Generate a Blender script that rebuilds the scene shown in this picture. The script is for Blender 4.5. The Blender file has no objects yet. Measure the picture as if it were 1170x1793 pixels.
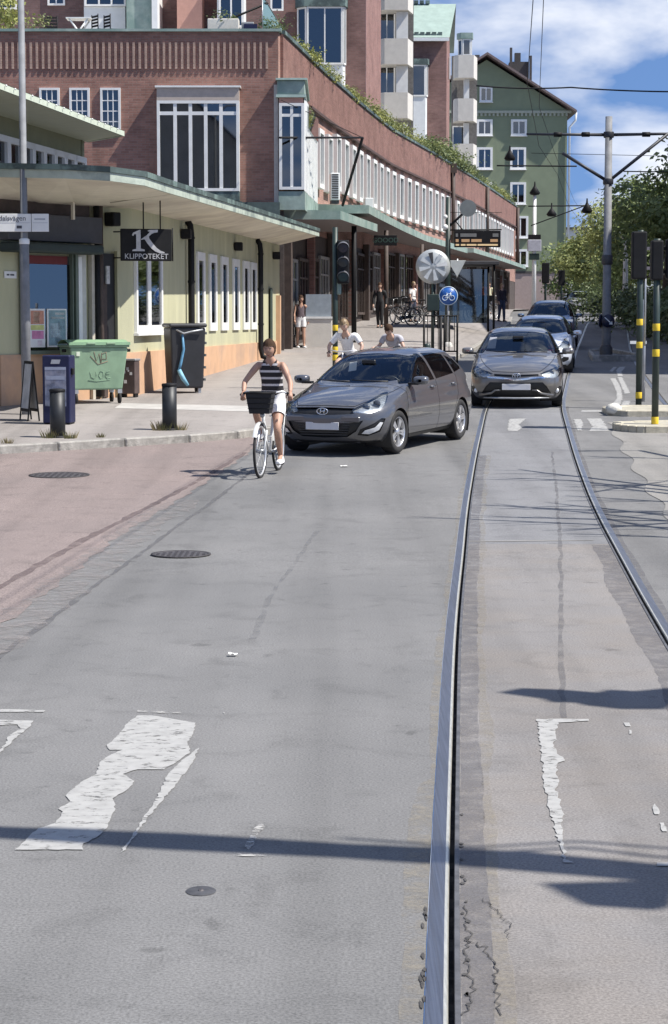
import bpy, bmesh, math, random
import numpy as np
from mathutils import Vector, Matrix
C = bpy.context.scene.collection
R = math.radians
rnd = random.Random(7)
# ------------------------------------------------------------------ camera
CAM_H, PITCH, FPX = 2.15, math.atan(336.5/3600.0), 3600.0
sc = bpy.context.scene
cd = bpy.data.cameras.new('camera'); cam = bpy.data.objects.new('camera', cd); C.objects.link(cam)
cam.location = (0, 0, CAM_H); cam.rotation_euler = (R(90) - PITCH, 0, 0)
cd.sensor_fit = 'AUTO'; cd.sensor_width = 36.0; cd.lens = 36.0*FPX/1793.0
cd.clip_start = 0.1; cd.clip_end = 3000
sc.camera = cam
sc.view_settings.view_transform = 'Standard'; sc.view_settings.look = 'None'
sc.view_settings.exposure = 0.62; sc.view_settings.gamma = 1.0
sc.view_settings.use_curve_mapping = False
sc.cycles.max_bounces = 6; sc.cycles.transparent_max_bounces = 12
# ------------------------------------------------------------------ sun and sky
SUN = Vector((1.0, -0.3, 1.5)).normalized()
sd = bpy.data.lights.new('sun', 'SUN'); sd.energy = 5.0; sd.angle = R(0.5); sd.color = (1.0, 0.955, 0.88)
so = bpy.data.objects.new('sun', sd); C.objects.link(so)
so.rotation_euler = SUN.to_track_quat('Z', 'Y').to_euler()
W = bpy.data.worlds.new('World'); sc.world = W; W.use_nodes = True
nt = W.node_tree; nt.nodes.clear()
def nd(t, typ, **kw):
    n = t.nodes.new(typ)
    for k, v in kw.items():
        if k.startswith('i_'):
            key = k[2:]
            n.inputs[int(key) if key.isdigit() else key].default_value = v
        else: setattr(n, k, v)
    return n
def lk(t, a, b): t.links.new(a, b)
def ramp(t, stops, interp='LINEAR'):
    n = t.nodes.new('ShaderNodeValToRGB'); cr = n.color_ramp; cr.interpolation = interp
    while len(cr.elements) < len(stops): cr.elements.new(0.5)
    for e, (p, c) in zip(cr.elements, stops):
        e.position = p; e.color = (c, c, c, 1) if isinstance(c, (int, float)) else (*c, 1)
    return n
def mathn(t, op, a, b=None):
    n = nd(t, 'ShaderNodeMath', operation=op)
    for i, v in enumerate((a, b)):
        if v is None: continue
        if isinstance(v, (int, float)): n.inputs[i].default_value = v
        else: lk(t, v, n.inputs[i])
    return n.outputs[0]
tc = nd(nt, 'ShaderNodeTexCoord')
sp = nd(nt, 'ShaderNodeSeparateXYZ'); lk(nt, tc.outputs['Generated'], sp.inputs[0])
zz = mathn(nt, 'ABSOLUTE', sp.outputs[2])
# the clear sky is read a little higher than it stands, as it looked on that clear day
cz = nd(nt, 'ShaderNodeCombineXYZ')
lk(nt, sp.outputs[0], cz.inputs[0]); lk(nt, sp.outputs[1], cz.inputs[1])
lk(nt, mathn(nt, 'ADD', mathn(nt, 'MULTIPLY', zz, 1.6), 0.3), cz.inputs[2])
nz = nd(nt, 'ShaderNodeVectorMath', operation='NORMALIZE'); lk(nt, cz.outputs[0], nz.inputs[0])
sky = nd(nt, 'ShaderNodeTexSky', sky_type='NISHITA', sun_disc=False, sun_elevation=math.asin(SUN.z),
         sun_rotation=math.atan2(SUN.x, SUN.y), air_density=1.25, dust_density=0.15, ozone_density=2.2)
if 'Vector' in sky.inputs: lk(nt, nz.outputs[0], sky.inputs['Vector'])
# clouds: fractal noise on a flat layer above
den = mathn(nt, 'ADD', zz, 0.09)
cc = nd(nt, 'ShaderNodeCombineXYZ')
lk(nt, mathn(nt, 'DIVIDE', sp.outputs[0], den), cc.inputs[0]); lk(nt, mathn(nt, 'DIVIDE', sp.outputs[1], den), cc.inputs[1])
ns = nd(nt, 'ShaderNodeTexNoise', i_Scale=7.0, i_Detail=6.0, i_Roughness=0.52, i_Distortion=0.2)
mp = nd(nt, 'ShaderNodeMapping'); mp.inputs['Location'].default_value = (4.4, 6.1, 2.2); mp.inputs['Scale'].default_value = (1.0, 1.0, 2.3)
lk(nt, tc.outputs['Generated'], mp.inputs[0]); lk(nt, mp.outputs[0], ns.inputs['Vector'])
cr = ramp(nt, [(0.50, 0.0), (0.59, 0.5), (0.68, 0.95)]); lk(nt, ns.outputs[0], cr.inputs[0])
mx = nd(nt, 'ShaderNodeMix', data_type='RGBA'); mx.inputs[7].default_value = (10.6, 10.8, 11.3, 1)
tn_ = nd(nt, 'ShaderNodeMix', data_type='RGBA', blend_type='MULTIPLY'); tn_.inputs[0].default_value = 1; tn_.inputs[7].default_value = (1.05, 1.22, 1.5, 1)
lk(nt, sky.outputs[0], tn_.inputs[6])
lk(nt, cr.outputs[0], mx.inputs[0]); lk(nt, tn_.outputs[2], mx.inputs[6])
bg = nd(nt, 'ShaderNodeBackground'); bg.inputs[1].default_value = 0.068
lk(nt, mx.outputs[2], bg.inputs[0])
wo = nd(nt, 'ShaderNodeOutputWorld'); lk(nt, bg.outputs[0], wo.inputs[0])

# ------------------------------------------------------------------ materials
MATS = {}
def mat(name, col, rough=0.6, metal=0.0, var=0.12, scale=6.0, bump=0.0, bscale=None, spec=0.5, coat=0.0, streak=None, col2=None, c2=(0.5, 0.65), detail=5):
    """Principled material whose colour is broken up by noise; streak stretches the noise (x,y,z)."""
    if name in MATS: return MATS[name]
    m = bpy.data.materials.new(name); m.use_nodes = True; t = m.node_tree
    p = t.nodes['Principled BSDF']
    p.inputs['Roughness'].default_value = rough; p.inputs['Metallic'].default_value = metal
    p.inputs['Specular IOR Level'].default_value = spec
    if coat: p.inputs['Coat Weight'].default_value = coat; p.inputs['Coat Roughness'].default_value = 0.04
    tcn = nd(t, 'ShaderNodeTexCoord'); src = tcn.outputs['Object']
    if streak:
        mpn = nd(t, 'ShaderNodeMapping'); mpn.inputs['Scale'].default_value = streak
        lk(t, src, mpn.inputs[0]); src = mpn.outputs[0]
    n = nd(t, 'ShaderNodeTexNoise', i_Scale=scale, i_Detail=detail, i_Roughness=0.6); lk(t, src, n.inputs['Vector'])
    lo = tuple(max(0, c*(1-var)) for c in col); hi = tuple(min(1, c*(1+var)) for c in col)
    r = ramp(t, [(0.3, lo), (0.7, hi)]); lk(t, n.outputs[0], r.inputs[0]); out = r.outputs[0]
    if col2:
        n2 = nd(t, 'ShaderNodeTexNoise', i_Scale=scale*0.37, i_Detail=6.0, i_Roughness=0.65); lk(t, src, n2.inputs['Vector'])
        r2 = ramp(t, [(c2[0], 0.0), (c2[1], 1.0)]); lk(t, n2.outputs[0], r2.inputs[0])
        mm = nd(t, 'ShaderNodeMix', data_type='RGBA'); mm.inputs[7].default_value = (*col2, 1)
        lk(t, r2.outputs[0], mm.inputs[0]); lk(t, out, mm.inputs[6]); out = mm.outputs[2]
    lk(t, out, p.inputs['Base Color'])
    if bump:
        nb = nd(t, 'ShaderNodeTexNoise', i_Scale=bscale or scale*6, i_Detail=4.0); lk(t, tcn.outputs['Object'], nb.inputs['Vector'])
        b = nd(t, 'ShaderNodeBump', i_Strength=bump, i_Distance=0.02); lk(t, nb.outputs[0], b.inputs['Height'])
        lk(t, b.outputs[0], p.inputs['Normal'])
    MATS[name] = m
    return m
def glass_mat(name, tint=(0.30, 0.36, 0.38), base=0.16, refl=(0.9, 0.95, 1.0), rough=0.02):
    if name in MATS: return MATS[name]
    m = bpy.data.materials.new(name); m.use_nodes = True; t = m.node_tree; t.nodes.clear()
    o = nd(t, 'ShaderNodeOutputMaterial'); mxs = nd(t, 'ShaderNodeMixShader')
    tr = nd(t, 'ShaderNodeBsdfTransparent'); tr.inputs[0].default_value = (*tint, 1)
    gl = nd(t, 'ShaderNodeBsdfGlossy'); gl.inputs[0].default_value = (*refl, 1); gl.inputs['Roughness'].default_value = rough
    fr = nd(t, 'ShaderNodeFresnel'); fr.inputs[0].default_value = 1.5
    ad = mathn(t, 'ADD', mathn(t, 'MULTIPLY', fr.outputs[0], 0.9), base*0.25)
    lk(t, ad, mxs.inputs[0]); lk(t, tr.outputs[0], mxs.inputs[1]); lk(t, gl.outputs[0], mxs.inputs[2]); lk(t, mxs.outputs[0], o.inputs[0])
    MATS[name] = m; return m
def emis(name, col, s=1.0):
    if name in MATS: return MATS[name]
    m = bpy.data.materials.new(name); m.use_nodes = True; t = m.node_tree
    p = t.nodes['Principled BSDF']; p.inputs['Base Color'].default_value = (*col, 1)
    p.inputs['Emission Color'].default_value = (*col, 1); p.inputs['Emission Strength'].default_value = s
    MATS[name] = m; return m
def brick_mat(name, c1, c2, mortar, horiz='X', scale=1.0):
    """brick courses on a vertical wall; the along-wall axis is X or Y of the object"""
    if name in MATS: return MATS[name]
    m = bpy.data.materials.new(name); m.use_nodes = True; t = m.node_tree; p = t.nodes['Principled BSDF']
    p.inputs['Roughness'].default_value = 0.85; p.inputs['Specular IOR Level'].default_value = 0.2
    tcn = nd(t, 'ShaderNodeTexCoord'); s = nd(t, 'ShaderNodeSeparateXYZ'); lk(t, tcn.outputs['Object'], s.inputs[0])
    cb = nd(t, 'ShaderNodeCombineXYZ'); lk(t, s.outputs[0 if horiz == 'X' else 1], cb.inputs[0]); lk(t, s.outputs[2], cb.inputs[1])
    bt = nd(t, 'ShaderNodeTexBrick', i_Scale=1.0); bt.inputs['Brick Width'].default_value = 0.26*scale; bt.inputs['Row Height'].default_value = 0.078*scale
    bt.inputs['Mortar Size'].default_value = 0.008; bt.inputs['Color1'].default_value = (*c1, 1); bt.inputs['Color2'].default_value = (*c2, 1); bt.inputs['Mortar'].default_value = (*mortar, 1)
    lk(t, cb.outputs[0], bt.inputs['Vector'])
    n = nd(t, 'ShaderNodeTexNoise', i_Scale=0.9, i_Detail=8.0, i_Roughness=0.72); lk(t, tcn.outputs['Object'], n.inputs['Vector'])
    r = ramp(t, [(0.28, 0.62), (0.5, 1.0), (0.72, 1.25)]); lk(t, n.outputs[0], r.inputs[0])
    mm = nd(t, 'ShaderNodeMix', data_type='RGBA', blend_type='MULTIPLY'); mm.inputs[0].default_value = 1
    lk(t, bt.outputs[0], mm.inputs[6]); lk(t, r.outputs[0], mm.inputs[7]); lk(t, mm.outputs[2], p.inputs['Base Color'])
    b = nd(t, 'ShaderNodeBump', i_Strength=0.5, i_Distance=0.01); lk(t, bt.outputs['Fac'], b.inputs['Height']); b.invert = True
    lk(t, b.outputs[0], p.inputs['Normal'])
    MATS[name] = m; return m

# ------------------------------------------------------------------ mesh building
class MB:
    def __init__(s): s.v = []; s.f = []; s.m = []; s.s = []
    def add(s, v, f, mi=0, smooth=False):
        o = len(s.v); s.v += [tuple(p) for p in v]
        for q in f: s.f.append(tuple(i+o for i in q)); s.m.append(mi); s.s.append(smooth)
        return s
    def box(s, x0, x1, y0, y1, z0, z1, mi=0, xf=None):
        if x0 > x1: x0, x1 = x1, x0
        if y0 > y1: y0, y1 = y1, y0
        if z0 > z1: z0, z1 = z1, z0
        v = [(x0,y0,z0),(x1,y0,z0),(x1,y1,z0),(x0,y1,z0),(x0,y0,z1),(x1,y0,z1),(x1,y1,z1),(x0,y1,z1)]
        if xf is not None: v = [tuple(xf @ Vector(p)) for p in v]
        return s.add(v, [(0,3,2,1),(4,5,6,7),(0,1,5,4),(1,2,6,5),(2,3,7,6),(3,0,4,7)], mi)
    def tube(s, p0, p1, r0, r1=None, n=8, mi=0, cap=True):
        return s.path([p0, p1], [r0, r0 if r1 is None else r1], n, mi, cap)
    def path(s, pts, r, n=8, mi=0, cap=True):
        pts = [Vector(p) for p in pts]
        if isinstance(r, (int, float)): r = [r]*len(pts)
        v = []; f = []; u = None
        for i, p in enumerate(pts):
            d = (pts[min(i+1, len(pts)-1)] - pts[max(i-1, 0)])
            d = d.normalized() if d.length > 1e-9 else Vector((0,0,1))
            if u is None: u = d.orthogonal().normalized()
            else:
                u = (u - d*u.dot(d)); u = u.normalized() if u.length > 1e-6 else d.orthogonal().normalized()
            w = d.cross(u)
            for k in range(n):
                a = 2*math.pi*k/n; v.append(p + (u*math.cos(a) + w*math.sin(a))*r[i])
        for i in range(len(pts)-1):
            for k in range(n):
                f.append((i*n+k, i*n+(k+1)%n, (i+1)*n+(k+1)%n, (i+1)*n+k))
        s.add(v, f, mi, True)
        if cap:
            o = len(s.v)-len(v)
            s.f.append(tuple(o+k for k in range(n))[::-1]); s.m.append(mi); s.s.append(False)
            s.f.append(tuple(o+(len(pts)-1)*n+k for k in range(n))); s.m.append(mi); s.s.append(False)
        return s
    def lathe(s, prof, n=24, mi=0, c=(0,0,0), axis='Z', smooth=True):
        v = []; f = []
        for (r, h) in prof:
            for k in range(n):
                a = 2*math.pi*k/n; x, y = r*math.cos(a), r*math.sin(a)
                p = (x, y, h) if axis == 'Z' else ((h, x, y) if axis == 'X' else (x, h, y))
                v.append((p[0]+c[0], p[1]+c[1], p[2]+c[2]))
        for i in range(len(prof)-1):
            for k in range(n): f.append((i*n+k, i*n+(k+1)%n, (i+1)*n+(k+1)%n, (i+1)*n+k))
        return s.add(v, f, mi, smooth)
    def prism(s, poly, h0, h1, axis='Z', mi=0, xf=None):
        """extrude a 2-D polygon; axis Z: (x,y), Y: (x,z), X: (y,z)"""
        def P(a, b, h): return (a, b, h) if axis == 'Z' else ((a, h, b) if axis == 'Y' else (h, a, b))
        n = len(poly); v = [P(a, b, h0) for a, b in poly] + [P(a, b, h1) for a, b in poly]
        if xf is not None: v = [tuple(xf @ Vector(p)) for p in v]
        f = [tuple(range(n))[::-1], tuple(range(n, 2*n))] + [(i, (i+1)%n, n+(i+1)%n, n+i) for i in range(n)]
        return s.add(v, f, mi)
    def quad(s, a, b, c, d, mi=0): return s.add([a, b, c, d], [(0,1,2,3)], mi)
    def ball(s, c, r, n=12, mi=0, sz=(1,1,1)):
        prof = [(max(1e-4, r*math.sin(math.pi*i/(n//2))), -r*math.cos(math.pi*i/(n//2))) for i in range(n//2+1)]
        v = []; f = []
        for (q, h) in prof:
            for k in range(n):
                a = 2*math.pi*k/n; v.append((c[0]+q*math.cos(a)*sz[0], c[1]+q*math.sin(a)*sz[1], c[2]+h*sz[2]))
        for i in range(len(prof)-1):
            for k in range(n): f.append((i*n+k, i*n+(k+1)%n, (i+1)*n+(k+1)%n, (i+1)*n+k))
        return s.add(v, f, mi, True)
    def grid(s, rows, mi=0, smooth=True):
        nr, nc = len(rows), len(rows[0]); v = [p for r in rows for p in r]
        return s.add(v, [(i*nc+j, i*nc+j+1, (i+1)*nc+j+1, (i+1)*nc+j) for i in range(nr-1) for j in range(nc-1)], mi, smooth)
    def build(s, name, mats, parent=None, bevel=0, off=None, fix=True, segs=1):
        me = bpy.data.meshes.new(name)
        v = s.v if off is None else [(p[0]-off[0], p[1]-off[1], p[2]-off[2]) for p in s.v]
        me.from_pydata(v, [], s.f)
        for m_ in (mats if isinstance(mats, (list, tuple)) else [mats]): me.materials.append(m_)
        me.polygons.foreach_set('material_index', s.m); me.polygons.foreach_set('use_smooth', s.s)
        if fix or bevel:
            bm = bmesh.new(); bm.from_mesh(me)
            if fix: bmesh.ops.recalc_face_normals(bm, faces=bm.faces)
            if bevel:
                ed = [e for e in bm.edges if len(e.link_faces) == 2 and e.calc_face_angle(0) > 0.6]
                bmesh.ops.bevel(bm, geom=ed, offset=bevel, segments=segs, profile=0.5, affect='EDGES', clamp_overlap=True)
            bm.to_mesh(me); bm.free()
        me.update()
        o = bpy.data.objects.new(name, me); C.objects.link(o)
        if parent is not None: o.parent = parent
        return o
def tag(o, label=None, cat=None, group=None, kind=None):
    if label: o['label'] = label
    if cat: o['category'] = cat
    if group: o['group'] = group
    if kind: o['kind'] = kind
    return o
def thing(name, label, cat, loc=(0,0,0), rotz=0.0, group=None):
    o = bpy.data.objects.new(name, None); C.objects.link(o); o.empty_display_size = 0.3
    o.location = loc; o.rotation_euler = (0, 0, rotz)
    return tag(o, label, cat, group)
def stuff(o): o['kind'] = 'stuff'; return o
def dup(src, parent=None, loc=None, rotz=None, label=None):
    c = src.copy(); C.objects.link(c)
    if parent is not None: c.parent = parent
    if loc is not None: c.location = loc
    if rotz is not None: c.rotation_euler = (0, 0, rotz)
    if label: c['label'] = label
    for ch in list(src.children): dup(ch, c)
    return c
def inst(src, parent, mtx, name=None):
    """another object with the same mesh, under parent, at a local matrix"""
    o = bpy.data.objects.new(name or src.name.split('.')[0], src.data); C.objects.link(o); o.parent = parent
    o.matrix_local = mtx; return o
def T(x, y, z): return Matrix.Translation((x, y, z))
def RZ(a): return Matrix.Rotation(a, 4, 'Z')
def text_mesh(name, txt, size, m, parent, mtx, depth=0.004, align='CENTER', font=None, sx=1.0):
    cu = bpy.data.curves.new(name, 'FONT'); cu.body = txt; cu.size = size; cu.align_x = align; cu.align_y = 'CENTER'
    cu.extrude = depth; cu.resolution_u = 3
    tmp = bpy.data.objects.new('tmp', cu); C.objects.link(tmp)
    dg = bpy.context.evaluated_depsgraph_get(); dg.update()
    me = bpy.data.meshes.new_from_object(tmp.evaluated_get(dg)); bpy.data.objects.remove(tmp)
    me.materials.clear(); me.materials.append(m)
    o = bpy.data.objects.new(name, me); C.objects.link(o); o.parent = parent
    o.matrix_local = mtx @ Matrix.Diagonal((sx, 1, 1, 1)); return o

# ------------------------------------------------------------------ survey: heights and lines of the street
def smooth_table(pts, y0=-40, y1=520, step=0.5, win=5.0):
    ys = np.arange(y0, y1, step); vs = np.interp(ys, [p[0] for p in pts], [p[1] for p in pts])
    # linear ends
    k = int(win/step) | 1; pad = k//2
    e = np.concatenate([vs[0] + (vs[1]-vs[0])*np.arange(-pad, 0), vs, vs[-1] + (vs[-1]-vs[-2])*np.arange(1, pad+1)])
    vs = np.convolve(e, np.ones(k)/k, 'valid')
    return lambda y: float(np.interp(y, ys, vs))
zr = smooth_table([(-40,0),(18,0),(23,.03),(27,.10),(31,.21),(40,.48),(54.5,.76),(63,.92),(72,1.12),(82,1.42),(98,1.95),(120,2.40),(150,2.75),(190,3.0),(250,3.6),(520,6)])
XL = smooth_table([(-40,-1.6),(-10,-.45),(6.1,.32),(14.5,.846),(17.5,1.08),(23,1.48),(29.6,2.03),(40,2.96),(54.5,4.75),(72,7.0),(97,10.4),(150,18.0),(250,34),(520,80)])
XK = smooth_table([(-40,-150),(10,-62),(20,-30),(26.5,-12),(30,-4.9),(32.7,-1.32),(35,-.5),(40,.45),(52,2.2),(72,5.0),(97,8.3),(150,13.2),(200,19.5),(520,70)], win=1.5)
EX = smooth_table([(-40,0),(58,0),(72,.12),(82,.3),(98,.34),(120,.12),(150,.08),(520,.05)])
GAUGE = 1.46
def zs(x, y):
    """top of the left pavement"""
    d = XK(y) - x; t = min(1, max(0, d/2.5)); t = t*t*(3-2*t)
    return zr(y) + 0.12 + EX(y)*t
def ray(px, py):
    u, v = (px-585)/FPX, -(py-896.5)/FPX
    return Vector((u, math.cos(PITCH)+v*math.sin(PITCH), -math.sin(PITCH)+v*math.cos(PITCH)))
def at(px, py, Y):
    """point seen at that place of the photograph at distance Y down the street"""
    d = ray(px, py); return Vector((d.x/d.y*Y, Y, CAM_H + d.z/d.y*Y))
def ground(px, py, h=0.0, f=None):
    d = ray(px, py); lo, hi = 3.0, 400.0
    g = (lambda x, y: zr(y)) if f is None else f
    y = lo
    while y < hi:
        z = CAM_H + d.z/d.y*y
        if z <= g(d.x/d.y*y, y) + h: break
        y += 0.05
    return Vector((d.x/d.y*y, y, CAM_H + d.z/d.y*y))
# ------------------------------------------------------------------ ground materials
def asphalt(name, c, c_dark, warm=None, scale=1.0, speck=0.30, crack=0.0, ysplit=None):
    m = bpy.data.materials.new(name); m.use_nodes = True; t = m.node_tree; p = t.nodes['Principled BSDF']
    p.inputs['Roughness'].default_value = 0.88; p.inputs['Specular IOR Level'].default_value = 0.25
    tcn = nd(t, 'ShaderNodeTexCoord'); src = tcn.outputs['Object']
    a = nd(t, 'ShaderNodeTexNoise', i_Scale=0.35*scale, i_Detail=7.0, i_Roughness=0.62); lk(t, src, a.inputs['Vector'])
    r = ramp(t, [(0.32, c_dark), (0.66, c)]); lk(t, a.outputs[0], r.inputs[0]); out = r.outputs[0]
    # wheel polish: long streaks down the street
    mpn = nd(t, 'ShaderNodeMapping'); mpn.inputs['Scale'].default_value = (1.6, 0.05, 1); mpn.inputs['Rotation'].default_value = (0, 0, R(4))
    lk(t, src, mpn.inputs[0])
    b = nd(t, 'ShaderNodeTexNoise', i_Scale=1.0, i_Detail=4.0); lk(t, mpn.outputs[0], b.inputs['Vector'])
    rb = ramp(t, [(0.32, 0.82), (0.5, 1.0), (0.68, 1.09)]); lk(t, b.outputs[0], rb.inputs[0])
    mm = nd(t, 'ShaderNodeMix', data_type='RGBA', blend_type='MULTIPLY'); mm.inputs[0].default_value = 1
    lk(t, out, mm.inputs[6]); lk(t, rb.outputs[0], mm.inputs[7]); out = mm.outputs[2]
    # aggregate specks
    v = nd(t, 'ShaderNodeTexNoise', i_Scale=85.0, i_Detail=2.0, i_Roughness=0.7); lk(t, src, v.inputs['Vector'])
    rv = ramp(t, [(0.33, 1-speck), (0.5, 1.0), (0.7, 1+speck)]); lk(t, v.outputs[0], rv.inputs[0])
    mv = nd(t, 'ShaderNodeMix', data_type='RGBA', blend_type='MULTIPLY'); mv.inputs[0].default_value = 1
    lk(t, out, mv.inputs[6]); lk(t, rv.outputs[0], mv.inputs[7]); out = mv.outputs[2]
    # blotches and stains
    s2 = nd(t, 'ShaderNodeTexNoise', i_Scale=2.3*scale, i_Detail=8.0, i_Roughness=0.7, i_Distortion=0.6); lk(t, src, s2.inputs['Vector'])
    rs = ramp(t, [(0.34, 0.80), (0.48, 1.0), (0.62, 1.0), (0.74, 1.12)]); lk(t, s2.outputs[0], rs.inputs[0])
    ms = nd(t, 'ShaderNodeMix', data_type='RGBA', blend_type='MULTIPLY'); ms.inputs[0].default_value = 0.8
    lk(t, out, ms.inputs[6]); lk(t, rs.outputs[0], ms.inputs[7]); out = ms.outputs[2]
    od = nd(t, 'ShaderNodeTexNoise', i_Scale=4.1, i_Detail=3.0, i_Roughness=0.5); lk(t, src, od.inputs['Vector'])
    ro = ramp(t, [(0.27, 0.62), (0.33, 1.0)]); lk(t, od.outputs[0], ro.inputs[0])
    mo = nd(t, 'ShaderNodeMix', data_type='RGBA', blend_type='MULTIPLY'); mo.inputs[0].default_value = 0.7
    lk(t, out, mo.inputs[6]); lk(t, ro.outputs[0], mo.inputs[7]); out = mo.outputs[2]
    gr = nd(t, 'ShaderNodeTexVoronoi', i_Scale=7.0); lk(t, src, gr.inputs['Vector'])
    rg = ramp(t, [(0.0, 1.5), (0.035, 1.0)]); lk(t, gr.outputs['Distance'], rg.inputs[0])
    mg = nd(t, 'ShaderNodeMix', data_type='RGBA', blend_type='MULTIPLY'); mg.inputs[0].default_value = 0.6
    lk(t, out, mg.inputs[6]); lk(t, rg.outputs[0], mg.inputs[7]); out = mg.outputs[2]
    if warm:
        wn = nd(t, 'ShaderNodeTexNoise', i_Scale=0.9, i_Detail=6.0, i_Roughness=0.6); lk(t, src, wn.inputs['Vector'])
        rw = ramp(t, [(0.42, 0.0), (0.62, 1.0)]); lk(t, wn.outputs[0], rw.inputs[0]); fac = rw.outputs[0]
        if ysplit:
            sx = nd(t, 'ShaderNodeSeparateXYZ'); lk(t, src, sx.inputs[0])
            fac = mathn(t, 'MULTIPLY', mathn(t, 'LESS_THAN', sx.outputs[1], ysplit), mathn(t, 'ADD', mathn(t, 'MULTIPLY', fac, 0.45), 0.55))
        mw = nd(t, 'ShaderNodeMix', data_type='RGBA', blend_type='MULTIPLY'); mw.inputs[7].default_value = (*warm, 1)
        lk(t, fac, mw.inputs[0]); lk(t, out, mw.inputs[6]); out = mw.outputs[2]
    lk(t, out, p.inputs['Base Color'])
    bp = nd(t, 'ShaderNodeBump', i_Strength=0.10, i_Distance=0.004); lk(t, v.outputs[0], bp.inputs['Height']); lk(t, bp.outputs[0], p.inputs['Normal'])
    MATS[name] = m; return m
A_ROAD = asphalt('asphalt_worn', (0.175, 0.172, 0.169), (0.140, 0.139, 0.138))
A_BED = asphalt('asphalt_track', (0.20, 0.20, 0.205), (0.165, 0.165, 0.17), warm=(1.09, 1.0, 0.90), ysplit=19.6)
A_RED = asphalt('asphalt_red', (0.226, 0.183, 0.170), (0.188, 0.156, 0.147), speck=0.45)
A_PAVE = asphalt('pavement_grey', (0.285, 0.262, 0.246), (0.245, 0.225, 0.212), speck=0.22)
A_RIGHT = asphalt('pavement_sandy', (0.25, 0.238, 0.22), (0.205, 0.198, 0.186), speck=0.3)
M_TAR = mat('tar_seam', (0.075, 0.073, 0.075), 0.7, var=0.3, scale=9)
M_TAN = mat('cement_edge', (0.30, 0.265, 0.20), 0.9, var=0.25, scale=7, bump=0.4, col2=(0.17, 0.165, 0.16), c2=(0.45, 0.6))
M_DKASPH = mat('asphalt_fresh', (0.115, 0.11, 0.118), 0.85, var=0.25, scale=8, bump=0.4, col2=(0.17, 0.165, 0.16), c2=(0.5, 0.7))
M_STEEL = mat('rail_steel', (0.29, 0.30, 0.33), 0.34, 0.9, var=0.28, scale=3, streak=(40, 0.5, 1), bump=.05, bscale=30, col2=(.24,.235,.24), c2=(.5,.66))
M_LIP = mat('rail_lip', (0.13, 0.13, 0.135), 0.6, 0.5, var=0.35, scale=8)
M_EDGE = mat('rail_worn_edge', (.62,.60,.52), .35, .6, var=.2, scale=12, streak=(8,.6,1))
M_GROOVE = mat('rail_groove', (0.03, 0.028, 0.026), 0.95, var=0.6, scale=20, col2=(.09,.082,.07), c2=(.5,.6))
def paint_mat(name, col, wear):
    m = bpy.data.materials.new(name); m.use_nodes = True; t = m.node_tree; p = t.nodes['Principled BSDF']
    p.inputs['Roughness'].default_value = 0.7
    tcn = nd(t, 'ShaderNodeTexCoord'); mpn = nd(t, 'ShaderNodeMapping'); mpn.inputs['Scale'].default_value = (0.9, 1.25, 1); lk(t, tcn.outputs['Object'], mpn.inputs[0])
    n = nd(t, 'ShaderNodeTexNoise', i_Scale=13.0, i_Detail=8.0, i_Roughness=0.72); lk(t, mpn.outputs[0], n.inputs['Vector'])
    at_ = nd(t, 'ShaderNodeAttribute'); at_.attribute_name = 'wear'
    nw = mathn(t, 'ADD', n.outputs[0], mathn(t, 'MULTIPLY', mathn(t, 'SUBTRACT', at_.outputs['Fac'], 1.0), 0.34))
    r = ramp(t, [(wear, 0.0), (wear+0.13, 0.97)]); lk(t, nw, r.inputs[0])
    n2 = nd(t, 'ShaderNodeTexNoise', i_Scale=14.0, i_Detail=5.0); lk(t, tcn.outputs['Object'], n2.inputs['Vector'])
    r2 = ramp(t, [(0.28, tuple(c*0.80 for c in col)), (0.6, col)]); lk(t, n2.outputs[0], r2.inputs[0]); lk(t, r2.outputs[0], p.inputs['Base Color'])
    lk(t, r.outputs[0], p.inputs['Alpha']); MATS[name] = m; return m
def fade_mat(name, c, c2, edge=0.46, scale=6.0, rough=.9, amax=.6):
    m = bpy.data.materials.new(name); m.use_nodes = True; t = m.node_tree; p = t.nodes['Principled BSDF']; p.inputs['Roughness'].default_value = rough
    tcn = nd(t, 'ShaderNodeTexCoord')
    n = nd(t, 'ShaderNodeTexNoise', i_Scale=scale, i_Detail=8.0, i_Roughness=0.72); lk(t, tcn.outputs['Object'], n.inputs['Vector'])
    r = ramp(t, [(edge-.09, 0.0), (edge+.14, amax)]); lk(t, n.outputs[0], r.inputs[0]); lk(t, r.outputs[0], p.inputs['Alpha'])
    n2 = nd(t, 'ShaderNodeTexNoise', i_Scale=scale*4, i_Detail=5.0); lk(t, tcn.outputs['Object'], n2.inputs['Vector'])
    r2 = ramp(t, [(.3, c2), (.65, c)]); lk(t, n2.outputs[0], r2.inputs[0]); lk(t, r2.outputs[0], p.inputs['Base Color'])
    MATS[name] = m; return m
M_TAN = fade_mat('cement_fade', (0.31, 0.275, 0.215), (0.22, 0.20, 0.17), .48, amax=.42)
M_DKASPH = fade_mat('fresh_fade', (0.145, 0.14, 0.15), (0.11, 0.107, 0.115), .42, amax=.42)
M_WEDGE = fade_mat('red_edge_fade', (0.27, 0.245, 0.235), (0.19, 0.175, 0.17), .50, 4.0)
M_STREAK = fade_mat('streak_fade', (0.155, 0.155, 0.162), (0.14, 0.14, 0.147), .5, 2.0, amax=.4)
M_PAINT = paint_mat('road_paint', (0.36, 0.355, 0.34), 0.33)
M_PAINT2 = paint_mat('road_paint_thin', (0.40, 0.39, 0.37), 0.44)
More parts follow.
